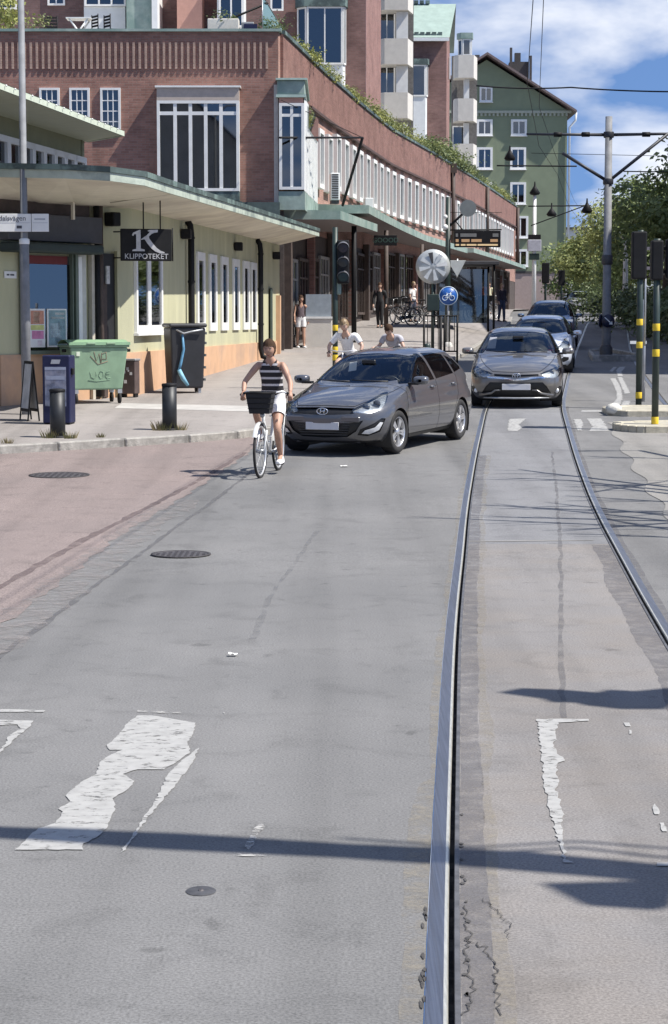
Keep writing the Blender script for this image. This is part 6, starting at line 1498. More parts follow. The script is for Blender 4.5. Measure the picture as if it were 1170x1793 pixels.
# ------------------------------------------------------------------ white post with banner far up the pavement
p = on(933, 112); wp = thing('banner_post', 'white street post with a grey banner box and black lantern', 'post', p)
Zp = lambda py: at(0, py, 112).z-p.z
MB().path([(0,0,-.1),(0,0,Zp(342))], [.13,.09], 10).build('post', M_WHITE, wp)
MB().box(-.36, .36, -.2, .2, Zp(440), Zp(420)).build('banner', mat('banner_grey', (.40,.40,.45), .6), wp, bevel=.02); MB().box(-.33, .33, -.18, .18, Zp(419), Zp(411)).build('banner_cap', M_BLACK, wp); MB().box(-.26, .26, -.15, .15, Zp(455), Zp(444)).build('junction_box', M_DKGREEN, wp)
b = MB().lathe([(.03, Zp(318)), (.05, Zp(325)), (.10, Zp(328)), (.30, Zp(338)), (.22, Zp(341)), (.05, Zp(342))], 12); b.build('lantern', M_BLACK, wp)
for px, py0, py1, lab in ((953, 460, 496, 'black traffic signal far ahead beside the green house base'), (981, 473, 500, 'black traffic signal far ahead left of the trees')):
    q = on(px, 104 if px < 960 else 118); t = thing('traffic_light', lab, 'traffic light', q); Y = q.y
    MB().path([(0,0,-.1),(0,0,at(0, py0, Y).z-q.z)], .06, 8).build('pole', M_DKGREEN, t); MB().box(-.18, .18, -.15, .15, at(0, py1, Y).z-q.z, at(0, py0, Y).z-q.z).build('signal_head', M_BLACK, t, bevel=.03)
lp2 = thing('street_lantern', 'black hanging street lantern below the arm wire', 'lantern', at(966, 372, 109)); MB().lathe([(.03,.5),(.05,.2),(.10,.15),(.28,-.1),(.20,-.2),(.02,-.22)], 12).build('shade', M_BLACK, lp2)
for px, py in ((893, 270), (1028, 362)):
    q = at(px, py, 100); t = thing('street_lantern', 'black lantern hanging before the green house second row of windows' if px < 950 else 'small black fitting at the tip of the slanting stay', 'lantern', q); MB().lathe([(.03,.4),(.05,.2),(.10,.1),(.28,-.2),(.20,-.3),(.02,-.32)], 12).build('shade', M_BLACK, t)
p = on(1092, 100); t = thing('lamp_post', 'pale thin lamp post among the trees behind the tram mast', 'lamp post', p); MB().path([(0,0,-.1),(0,0,at(0,420,100).z-p.z)], [.16,.1], 8).build('pole', M_WHITE, t); MB().path([(0,0,at(0,421,100).z-p.z),(-.4,0,at(0,405,100).z-p.z)], .07, 6).build('arm', M_WHITE, t)
# ------------------------------------------------------------------ display pole at the tram stop
p = on(783, 72); dp = thing('display_pole', 'black tram stop pole with an amber departure display', 'display', p)
Zd = lambda py: at(0, py, 72).z-p.z; Xd = lambda px: (px-585)/3600*72-p.x
MB().path([(0,0,-.1),(0,0,Zd(345))], [.10,.085], 10).build('pole', M_DKGREEN, dp)
d = MB().box(Xd(794), Xd(874), -.14, .06, Zd(433), Zd(404)).build('display_case', M_BLACK, dp, bevel=.015)
for i, (py0, py1, m_) in enumerate(((409, 415, mat('line_grey', (.18,.18,.17), .5)), (419, 424, emis('amber_dim', (.40,.24,.12), .25)), (427.5, 430.5, emis('amber', (.55,.40,.22), .4)))):
    for a_, e_ in (((796, 800), (804, 832), (860, 870)), ((796, 801), (806, 820), (823, 841), (856, 869)), ((796, 802), (805, 813), (815, 832), (834, 869)))[i]:
        MB().box(Xd(a_), Xd(e_), -.146, -.141, Zd(py1), Zd(py0)).build('display_text', m_, d)
b = MB().tube((Xd(774), 0, Zd(403)), (Xd(876), 0, Zd(402)), .025, n=6); b.tube((Xd(783), 0, Zd(398)), (Xd(808), -.1, Zd(375)), .045, n=6); b.tube((Xd(795), 0, Zd(386)), (Xd(808), 0, Zd(402)), .02, n=6); stuff(b.build('display_bracket', M_BLACK, dp))
b = MB()
for x in np.arange(796, 876, 9): b.tube((Xd(x), 0, Zd(403)), (Xd(x), 0, Zd(372)), .008, n=4)
b.tube((Xd(783), 0, Zd(372)), (Xd(876), 0, Zd(372)), .012, n=4); stuff(b.build('display_rail', M_BLACK, dp))
MB().lathe([(.001, .02), (.29, .02), (.29, -.015), (.001, -.02)], 24, axis='Y', c=(Xd(817), -.15, Zd(365)), smooth=False).build('round_reflector', mat('refl_grey', (.17,.185,.185), .5, var=.1), dp)
MB().ball((Xd(778), -.1, Zd(398)), .10, 10, 0).build('spot_lamp', M_WHITE, dp); MB().ball((Xd(778), -.1, Zd(380)), .08, 10, 0).build('spot_lamp', M_WHITE, dp)
# traffic mirror seen from behind, and a yield sign back
p = on(757, 62); t = thing('traffic_mirror', 'round traffic mirror with a ribbed grey white back on a black pole', 'mirror', p)
zc = at(0, 467, 62).z-p.z; MB().path([(0,0,-.1),(0,0,zc)], .05, 10).build('pole', M_DKGREEN, t)
b = MB().lathe([(.001,-.16),(.16,-.14),(.40,-.10),(.50,-.04),(.52,.0),(.50,.03)], 32, axis='Y', c=(0, -.06, zc)); o = b.build('back_shell', mat('mirror_back', (.47,.49,.48), .4, .3, var=.2, scale=3), t)
for k in range(8):
    a = k*math.pi/4+.2; ca, sa = math.cos(a), math.sin(a)
    MB().prism([(.10,-.025),(.42,-.07),(.42,.07),(.10,.025)], 0, .03, 'Z', xf=T(0, -.19, zc) @ Matrix.Rotation(-a, 4, 'Y') @ Matrix.Rotation(R(90), 4, 'X') @ T(0, 0, -.0)).build('rib', mat('rib_pale', (.62,.64,.63), .4, .2) if k % 2 else M_DKGREY if k == 2 else MATS['rib_pale'] if 'rib_pale' in MATS else M_WHITE, o)
MB().box(-.18, .18, -.12, .02, zc-1.32, zc-.82).build('bin_box', M_DKGREEN, t, bevel=.02)
p = at(801, 468, 73); t = thing('yield_sign', 'pale triangular yield sign seen beside the mirror', 'sign', p); MB().prism([(-.36,.24),(.30,.24),(.0,-.34)], -.012, .012, 'Y').build('plate', mat('plate_pale', (.60,.62,.60), .4, .2, var=.1), t, bevel=.006); MB().tube((0,.03,-.35),(0,.03,.3), .03).build('bracket', M_GALV, t)
# blue cycle sign on a pale post
p = on(784, 70.5); t = thing('cycle_sign', 'round blue sign with a white bicycle on a pale post', 'sign', p); zc = at(0, 518, 70.5).z-p.z
MB().path([(0,0,-.1),(0,0,zc+.2)], .05, 10).build('post', M_GALV, t); MB().lathe([(.16,-.02),(.15,.10),(.06,.16)], 12).build('foot', mat('foot_pale', (.5,.49,.46), .8), t)
MB().lathe([(.001,-.09),(.315,-.09),(.315,-.06),(.001,-.06)], 32, axis='Y', c=(0,0,zc)).build('disc', M_BLUE, t); MB().lathe([(.30,-.094),(.322,-.094),(.322,-.058)], 32, axis='Y', c=(0,0,zc)).build('rim', mat('rim_white', (.5,.6,.7), .4), t)
b = MB()
for cx_ in (-.12, .12): b.path([(cx_+.085*math.cos(a), -.095, zc-.07+.085*math.sin(a)) for a in np.linspace(0, 6.283, 17)], .012, 4, cap=False)
for q0_, q1_ in (((-.12,-.07),(-.04,.07)), ((-.04,.07),(.08,.07)), ((-.04,.07),(.0,-.07)), ((.0,-.07),(.08,.07)), ((-.12,-.07),(.0,-.07)), ((.12,-.07),(.07,.12)), ((.07,.12),(.12,.13)), ((-.04,.07),(-.06,.11))): b.tube((q0_[0],-.095,zc+q0_[1]),(q1_[0],-.095,zc+q1_[1]), .012, n=4)
stuff(b.build('bicycle_symbol', mat('symbol_white', (.62,.72,.80), .4), t))
# guard railing by the crossing
p = on(742, 60); t = thing('guard_rail', 'black barred guard railing by the pavement corner', 'railing', p)
x1_ = (800-742)/3600*60
for x in (0, x1_*.62, x1_): MB().tube((x,0,-.1),(x,0,1.3), .03).build('post', M_BLACK, t)
for z in (.25, 1.28): MB().tube((0,0,z),(x1_,0,z), .022).build('rail', M_BLACK, t)
for x in np.linspace(.1, x1_-.08, 6): MB().tube((x,0,.26),(x,0,1.27), .012, n=6).build('bar', M_BLACK, t)
p = on(748, 47); t = thing('bollard', 'dark slim bollard behind the hatchback roof', 'bollard', p); MB().path([(0,0,-.1),(0,0,.95),(0,0,1.0)], [.075,.075,.05], 12).build('post', M_DKGREEN, t)
p = on(771, 47.5); t = thing('steel_post', 'thin black post right of the slim bollard', 'post', p); MB().path([(0,0,-.1),(0,0,1.6)], .035, 8).build('post', M_BLACK, t)
p = on(850, 78); t = thing('wait_shelter', 'glazed tram stop shelter with dark frame', 'shelter', (p.x-1.6, p.y+4, gz(p.x-1.6, p.y+4)))
for x, y in ((0,0),(2.2,0),(0,3),(2.2,3)): MB().tube((x,y,-.2),(x,y,2.5), .045).build('post', M_BLACK, t)
MB().box(-.2,2.4,-.2,3.3,2.5,2.65).build('roof', M_DKGREY, t, bevel=.02); MB().box(.05,2.15,2.95,2.97,.2,2.4).build('pane', G_WIN, t); MB().box(-.01,.01,.1,2.9,.2,2.4).build('pane', G_WIN, t)
# concrete steps and plinth before the arcade
p = on(558, 68); t = thing('plinth_block', 'grey blue plinth block with a pale ledge by the arcade corner', 'plinth', p); MB().box(-.45,.45,0,1.6,-.3,.95).build('base', M_CONC, t, bevel=.02); MB().box(-.48,.48,-.03,1.63,.952,1.02).build('ledge', M_WHITE, t); MB().box(-.42,.42,.03,1.57,1.022,1.75).build('upper_block', mat('block_blue', (.26,.30,.34), .7), t)
# ------------------------------------------------------------------ right of the camera, outside the picture: what throws the shadows on the near road
def S(px, py, h):
    q = ground(px, py); k = h-q.z; return Vector((q.x+SUN.x/SUN.z*k, q.y+SUN.y/SUN.z*k, h))
sp_ = S(1240, 1530, 7.0); m2 = thing('tram_mast', 'tram mast with a long box beam arm right beside the camera', 'mast', (9.3, sp_.y-.35, 0))
o_ = Vector(m2.location)
MB().path([(0,0,-.1),(0,0,8.2)], [.15,.11], 14).build('mast', M_POLE, m2)
be = [S(-150, 1452, 7.0), S(0, 1459, 7.0), S(300, 1475, 7.0), S(600, 1494, 7.0), S(900, 1512, 7.0), S(1165, 1535, 7.0)]
b = MB().path([q-o_ for q in be]+[Vector((0,0,7.0))], [.07,.10,.14,.115,.15,.14,.17], 8); b.build('beam', M_POLE, m2)
for py0, py1, r_ in ((1478, 1481, .016), (1490, 1494, .018)):
    MB().path([S(600, py0-10, 7.25)-o_, S(830, py0+6, 7.25)-o_, S(1010, py0-2, 7.25)-o_, S(1150, py1+8, 7.25)-o_, Vector((0,0,7.5))], r_, 6).build('stay', M_ARM, m2)
qd = [S(968, 1549, 6.55)-o_, S(1045, 1592, 6.55)-o_, S(1145, 1600, 6.55)-o_, S(1176, 1592, 6.55)-o_, S(1190, 1548, 6.55)-o_]
b = MB(); b.add([tuple(q) for q in qd]+[(q.x, q.y, q.z+.08) for q in qd], [(4,3,2,1,0),(5,6,7,8,9)]+[(i,(i+1)%5,5+(i+1)%5,5+i) for i in range(5)]); b.build('shadow_panel', M_GREY, m2); MB().tube(qd[4]+Vector((0,-.05,.05)), be[5]-o_, .03).build('hanger', M_ARM, m2)  # flat panel added, outlined to cast the slanted shadow on the road
l2 = thing('lamp_post', 'street lamp with a broad lamp head right of the camera', 'lamp post', (9.6, S(1170, 1222, 6.6).y, 0)); o_ = Vector(l2.location)
MB().path([(0,0,-.1),(0,0,6.3),(-.4,0,6.6)], [.09,.07,.06], 10).build('pole', M_POLE, l2); MB().path([Vector((-.4,0,6.6)), S(1165, 1222, 6.6)-o_], .06, 8).build('arm', M_POLE, l2)
qd = [S(600+x*.4872, 1180+y*.4872, 6.6)-o_ for x, y in ((580,71),(665,52),(800,60),(935,72),(975,62),(1075,66),(1190,52),(1190,112),(1160,130),(1005,132),(960,122),(895,120),(850,108),(770,106),(745,92))]; n_ = len(qd)
b = MB(); b.add([tuple(q) for q in qd]+[(q.x, q.y, q.z+.06) for q in qd], [tuple(range(n_))[::-1], tuple(range(n_, 2*n_))]+[(i,(i+1)%n_,n_+(i+1)%n_,n_+i) for i in range(n_)]); b.build('lamp_head', M_GREY, l2)
# ------------------------------------------------------------------ trees, shrubs and terrace plants
def leaf_mat(name, c1, c2, tr=.25):
    if name in MATS: return MATS[name]
    m = bpy.data.materials.new(name); m.use_nodes = True; t = m.node_tree; p = t.nodes['Principled BSDF']; p.inputs['Roughness'].default_value = .6
    gi = nd(t, 'ShaderNodeNewGeometry'); n = nd(t, 'ShaderNodeTexNoise', i_Scale=1.3, i_Detail=4.0); lk(t, gi.outputs['Position'], n.inputs['Vector'])
    w = nd(t, 'ShaderNodeTexWhiteNoise'); w.noise_dimensions = '1D'; lk(t, gi.outputs['Random Per Island'], w.inputs['W'])
    a = mathn(t, 'ADD', mathn(t, 'MULTIPLY', n.outputs[0], .6), mathn(t, 'MULTIPLY', w.outputs['Value'], .45))
    r = ramp(t, [(.25, c2), (.75, c1)]); lk(t, a, r.inputs[0]); lk(t, r.outputs[0], p.inputs['Base Color'])
    tl = nd(t, 'ShaderNodeBsdfTranslucent'); lk(t, r.outputs[0], tl.inputs[0]); mxs = nd(t, 'ShaderNodeMixShader'); mxs.inputs[0].default_value = tr
    o = t.nodes['Material Output']; lk(t, p.outputs[0], mxs.inputs[1]); lk(t, tl.outputs[0], mxs.inputs[2]); lk(t, mxs.outputs[0], o.inputs[0]); MATS[name] = m; return m
L_TREE = leaf_mat('leaf_tree', (.27,.34,.13), (.12,.155,.06), .38); L_TREE2 = leaf_mat('leaf_tree_yellow', (.42,.45,.18), (.20,.23,.085), .38); L_SHR = leaf_mat('leaf_shrub', (.25,.28,.095), (.10,.13,.045)); L_SHR2 = leaf_mat('leaf_shrub_dark', (.15,.19,.075), (.05,.075,.03))
M_BARK = mat('bark', (.07,.055,.045), .9, var=.3, scale=6, streak=(4,4,.6), bump=.5)
def leaves(blobs, n, s, seed, mb=None):
    r_ = np.random.RandomState(seed); v = []; f = []
    wt = np.array([b[3]*b[4]*b[5] for b in blobs]); wt = wt/wt.sum()
    per = 26; ncl = max(1, n//per)
    for k in range(ncl):
        b = blobs[r_.choice(len(blobs), p=wt)]; d = r_.normal(size=3); d /= np.linalg.norm(d); rad = r_.uniform(.78, 1.08)
        c = np.array(b[:3]) + d*rad*np.array(b[3:6]); cs = s*r_.uniform(1.6, 3.2)
        for j in range(per):
            q = c + r_.normal(size=3)*cs*np.array([.55,.55,.4]); nn_ = d*.75 + np.array([0,0,.65]) + r_.normal(size=3)*.55; nn_ /= np.linalg.norm(nn_); u = np.cross(nn_, r_.normal(size=3)); u /= np.linalg.norm(u)+1e-9; w = np.cross(nn_, u)
            l = s*r_.uniform(.6, 1.2); o = len(v)
            v += [tuple(q-u*l*.5), tuple(q+w*l*.3), tuple(q+u*l*.5), tuple(q-w*l*.3)]; f.append((o, o+1, o+2, o+3))
    me = bpy.data.meshes.new('crown'); me.from_pydata(v, [], f); me.update(); return me
def tree(loc, h, rad, seed, label, leafm, n=5200, s=.30, trunk=.22, name='tree', group=None, th=.32):
    r_ = random.Random(seed); t = thing(name, label, 'tree', loc, r_.uniform(0, 6), group)
    b = MB().path([(0,0,-.2),(.05,0,h*.2),(.0,.08,h*.45),(.1,0,h*.75)], [trunk,trunk*.8,trunk*.6,trunk*.25], 9); b.build('trunk', M_BARK, t)
    blobs = []
    for k in range(7):
        a = k*2.4+r_.uniform(-.4,.4); rr_ = rad*r_.uniform(.35,.75); z = h*r_.uniform(th+.15,.86)
        blobs.append((rr_*math.cos(a), rr_*math.sin(a), z, rad*r_.uniform(.38,.6), rad*r_.uniform(.38,.6), rad*r_.uniform(.3,.5)))
        z0 = h*r_.uniform(.3,.5); MB().path([(0,0,z0),(rr_*.5*math.cos(a), rr_*.5*math.sin(a), (z0+z)/2+.2),(rr_*math.cos(a), rr_*math.sin(a), z)], [trunk*.45,trunk*.3,trunk*.1], 6).build('limb', M_BARK, t)
    blobs.append((0,0,h*.86,rad*.5,rad*.5,h*.13))
    me = leaves(blobs, n, s, seed); me.materials.append(leafm); o = bpy.data.objects.new('crown', me); C.objects.link(o); o.parent = t; return t
def gp(px, Y): x = (px-585)/3600*Y; return Vector((x, Y, zr(Y)))
tl = [(1030, 150, 6.2, 2.6, 'yellow green round tree left of the tram mast, nearest to the green house', L_TREE2), (1004, 172, 5.8, 2.4, 'small dark tree at the end of the street beside the green house corner', L_TREE),
      (1085, 128, 6.8, 2.8, 'pale green tree directly behind the tram mast', L_TREE2), (1122, 118, 6.4, 2.7, 'mid green tree between the mast and the traffic lights', L_TREE), (1162, 100, 6.9, 2.7, 'large dark green tree at the right edge of the picture', L_TREE), (1205, 88, 8.0, 3.0, 'dark tree just outside the right edge', L_TREE), (1060, 165, 5.8, 2.7, 'distant tree behind the tram mast far up the street', L_TREE), (1150, 125, 6.4, 3.0, 'bushy tree behind the near traffic light', L_TREE2)]
for i, (px, Y, h, rad, lab, lm) in enumerate(tl): tree(gp(px, Y), h, rad, 20+i, lab, lm, n=6600 if Y < 130 else 5000, s=.27 if Y < 130 else .32, th=.22, group='trees along the far right of the street')
# hedge of shrubs at the right under the trees
def shrub_mesh(seed, n, s, blobs, m): me = leaves(blobs, n, s, seed); me.materials.append(m); return me
hb = [(0,0,.6,1.2,.8,.6),(1.1,.2,.5,.9,.7,.5),(-1.1,0,.7,.9,.7,.7)]
hm = shrub_mesh(70, 1500, .16, hb, L_SHR2)
for k, (px, Y, sc_) in enumerate(((1085, 104, 1.2), (1118, 98, 1.4), (1148, 92, 1.5), (1172, 84, 1.5), (1062, 140, 1.4), (1100, 135, 1.5), (1196, 78, 1.5))):
    o = bpy.data.objects.new('shrub', hm); C.objects.link(o); o.location = gp(px, Y); o.scale = (sc_,)*3; o.rotation_euler = (0, 0, k*1.3)
    tag(o, 'dark green rounded bush under the trees on the right of the street', 'bush', 'bushes under the trees on the right')
# trailing plants along the terrace parapet
vm = [shrub_mesh(81, 520, .15, [(0,0,.42,.5,.55,.38),(.1,.5,.3,.4,.4,.25)], L_SHR), shrub_mesh(82, 520, .14, [(0,0,.5,.45,.5,.5),(0,-.5,.3,.4,.4,.25)], leaf_mat('leaf_shrub_lime', (.33,.34,.10), (.15,.17,.05))), shrub_mesh(83, 620, .15, [(0,0,.6,.5,.6,.6),(.1,.4,.35,.4,.4,.3)], L_SHR2)]
vl = ['leafy olive green shrub spilling along the terrace parapet', 'lime yellow low shrub spilling along the terrace parapet', 'dark green taller shrub growing along the terrace parapet']
r5 = random.Random(5); y = 67.3; k = 0
while y < 164:
    i = r5.choice([0, 1, 1, 0, 2]) if y < 118 else r5.choice([0, 2, 1, 2])
    q = P_F(y, r5.uniform(-.55, -.2)); sc_ = r5.uniform(.6, .95)*(.9 if y < 88 else 1.0)
    if 112 < y < 128: sc_ *= 1.55; i = 2 if k % 2 else 0
    o = bpy.data.objects.new('terrace_shrub', vm[i]); C.objects.link(o); o.location = (q[0], q[1], ZP-.05); o.rotation_euler = (0, 0, r5.uniform(0, 6)); o.scale = (sc_, sc_, sc_*r5.uniform(.65, 1.0))
    tag(o, vl[i], 'shrub', ['olive shrubs of the terrace edge', 'lime shrubs of the terrace edge', 'dark shrubs of the terrace edge'][i]); y += r5.uniform(.75, 1.3); k += 1
# terrace things over the front parapet
def tp(px, Y, z=ZP+.0): return Vector(((px-585)/3600*Y, Y, z))
o = bpy.data.objects.new('terrace_bush', vm[1]); C.objects.link(o); o.location = tp(8, 67.5); o.scale = (1.3,1.1,1.5); tag(o, 'yellow green bush at the left end of the roof terrace', 'bush')
t = thing('potted_plant', 'small yellow leaved plant in a blue pot on the terrace', 'potted plant', tp(72, 67.2, ZP-.2)); MB().lathe([(.001,0),(.15,0),(.22,.42),(.24,.44),(.20,.44),(.19,.38),(.001,.36)], 16).build('pot', mat('pot_blue', (.06,.16,.24), .5), t)
o = bpy.data.objects.new('plant', shrub_mesh(90, 150, .12, [(0,0,.62,.22,.22,.2)], L_SHR)); C.objects.link(o); o.parent = t
t = thing('folding_table', 'white folding garden table on the terrace', 'table', tp(147, 67.3, ZP-.2)); MB().box(-.40,.40,-.3,.3,.76,.80).build('tabletop', M_WHITE, t)
for y_ in (-.25,.25):
    for s_ in (1,-1): MB().tube((s_*.3,y_,.76),(-s_*.25,y_,0), .03, n=6).build('leg', M_WHITE, t)
ch = None
for px, lab in ((100, 'black garden chair left of the white terrace table'), (184, 'black garden chair right of the white terrace table'), (205, 'second black garden chair right of the white terrace table')):
    if ch is None:
        ch = thing('garden_chair', lab, 'chair', tp(px, 67.3, ZP-.2), .3, 'black garden chairs on the roof terrace'); MB().box(-.22,.22,-.22,.22,.42,.46).build('seat', M_BLACK, ch); 
        for k in range(4): MB().box(-.2,.2,.21,.24,.52+k*.1,.58+k*.1).build('back_slat', M_BLACK, ch)
        for x in (-.2,.2):
            for y_ in (-.2,.22): MB().tube((x,y_,0),(x,y_,.92 if y_ > 0 else .43), .018, n=6).build('leg', M_BLACK, ch)
    else: dup(ch, None, tp(px, 67.4, ZP-.2), 2.2, lab)
# green glass wind screen on the terrace corner
t = thing('wind_screen', 'green tinted triangular glass wind screen on the terrace corner', 'screen', (0,0,0))
a_, b_, c_ = tp(462, 66.8, ZP+.1), Vector((XF(75)-.4, 75, ZP+.1)), tp(462, 66.8, at(462, -8, 66.8).z)
MB().add([tuple(a_), tuple(b_), tuple(c_)], [(0,1,2)]).build('pane', glass_mat('green_glass', (.35,.52,.45), base=.35, refl=(.45,.62,.56), rough=.15), t); MB().path([a_, c_, b_], .02, 5).build('frame', M_GALV, t)
t = thing('sun_awning', 'folded dark terrace awning arm over the front parapet', 'awning', tp(340, 68, ZP)); MB().path([tuple(at(345, 58, 67.5)-Vector(t.location)), tuple(at(470, 5, 67.5)-Vector(t.location))], .035, 6).build('arm', M_BLACK, t)
t = thing('planter_box', 'grey planter box on the terrace by the corner', 'planter', tp(395, 67, ZP-.2)); MB().box(-.5,.5,-.25,.25,0,.72).build('box', M_CONC, t, bevel=.02); o = bpy.data.objects.new('plant', shrub_mesh(91, 160, .1, [(0,0,.8,.4,.2,.12)], L_SHR2)); C.objects.link(o); o.parent = t; stuff(o)
t = thing('dish_box', 'white and dark box unit on the terrace beside the wind screen', 'box', tp(437, 67, ZP-.2)); MB().box(-.2,.2,-.2,.2,0,.62).build('case', M_GREY, t, bevel=.02); MB().box(-.12,.3,-.24,-.205,.3,.55).build('panel', M_NAVY, t)
# low white house far behind the trees
t = thing('distant_house', 'low pale house with dark roof far behind the trees', 'building', (0,0,0)); MB().box(atX(985,230),atX(1200,230),230,240,3,at(0,402,230).z).build('wall', M_BOARD, t); MB().box(atX(984,229.5),atX(1201,229.5),229.5,241,at(0,402,230).z,at(0,398,230).z).build('roof', M_ROOFDK, t)
# thin street tree right of the track, outside the picture: its branches shade the road
st = thing('street_tree', 'bare branched young street tree right of the tram track', 'tree', (10.2, 20.0, 0)); MB().path([(0,0,-.2),(0,0,2.5),(-.2,.1,5),(-.4,.2,8)], [.17,.14,.1,.03], 10).build('trunk', M_BARK, st)
r6 = random.Random(11); o_ = Vector(st.location)
for k, (px0, py0, px1, py1) in enumerate([(722,905,1180,925),(845,885,1180,900),(868,882,1190,915),(905,838,1000,842),(990,868,1180,880),(955,880,1185,905),(1030,864,1190,840),(1035,847,1190,868),(1035,800,1180,805),(1010,790,1120,790),(985,930,1190,915),(1060,936,1190,942),(908,822,1020,836),(1040,898,1190,896),(870,905,1060,910),(1050,905,1190,930),(1040,850,1190,850)]):
    h = r6.uniform(4.4, 6.0); a_, e_ = S(px0, py0, h-.3)-o_, S(px1, py1, h)-o_
    mid = a_.lerp(e_, .5)+Vector((0, r6.uniform(-.06,.06), r6.uniform(0,.15))); root = Vector((-.15, .05, h-1.3))
    b = MB().path([a_, a_.lerp(mid, .5)+Vector((0, r6.uniform(-.05,.05), .05)), mid, e_, e_.lerp(root, .5)+Vector((0,0,.2)), root], [.014,.028,.04,.05,.06,.07], 5); 
    for j in range(5):
        t_ = r6.uniform(.1,.9); q = a_.lerp(e_, t_); b.path([q, q+Vector((-r6.uniform(.25,.8), r6.uniform(-.25,.25), r6.uniform(-.1,.2)))], [.022,.010], 4)
    b.build('branch', M_BARK, st)
# ------------------------------------------------------------------ bicycles and people
M_SKIN = mat('skin', (.42,.245,.17), .55, var=.1, scale=12); M_SKIN2 = mat('skin_pale', (.50,.32,.24), .55, var=.1, scale=12)
M_HAIR = mat('hair_brown', (.055,.032,.02), .85, spec=.15, var=.35, scale=20, streak=(20,20,2)); M_HAIR2 = mat('hair_fair', (.22,.15,.08), .5, var=.35, scale=20)
M_BWHITE = mat('frame_white', (.68,.68,.66), .3, .1, var=.06, coat=.6); M_RIM = mat('rim_alloy', (.66,.66,.66), .28, .5, var=.08)
M_CLW = mat('cloth_white', (.74,.73,.72), .85, var=.08, scale=14, bump=.25); M_CLB = mat('cloth_black', (.018,.018,.02), .85, var=.25, scale=14, bump=.25)
M_CLG = mat('cloth_grey', (.25,.25,.29), .85, var=.15, scale=14, bump=.25); M_ORANGE = mat('cloth_orange', (.55,.13,.06), .85, var=.15); M_DENIM = mat('cloth_navy', (.05,.06,.10), .85, var=.2)
def stripe_mat():
    m = bpy.data.materials.new('cloth_striped'); m.use_nodes = True; t = m.node_tree; p = t.nodes['Principled BSDF']; p.inputs['Roughness'].default_value = .85
    tcn = nd(t, 'ShaderNodeTexCoord'); s = nd(t, 'ShaderNodeSeparateXYZ'); lk(t, tcn.outputs['Object'], s.inputs[0])
    f = mathn(t, 'FRACT', mathn(t, 'MULTIPLY', s.outputs[2], 11.0)); r = ramp(t, [(.0, (.02,.018,.02)), (.66, (.02,.018,.02)), (.70, (.58,.55,.55)), (.96, (.58,.55,.55))], 'LINEAR'); lk(t, f, r.inputs[0]); lk(t, r.outputs[0], p.inputs['Base Color']); return m
M_STRIPE = stripe_mat()
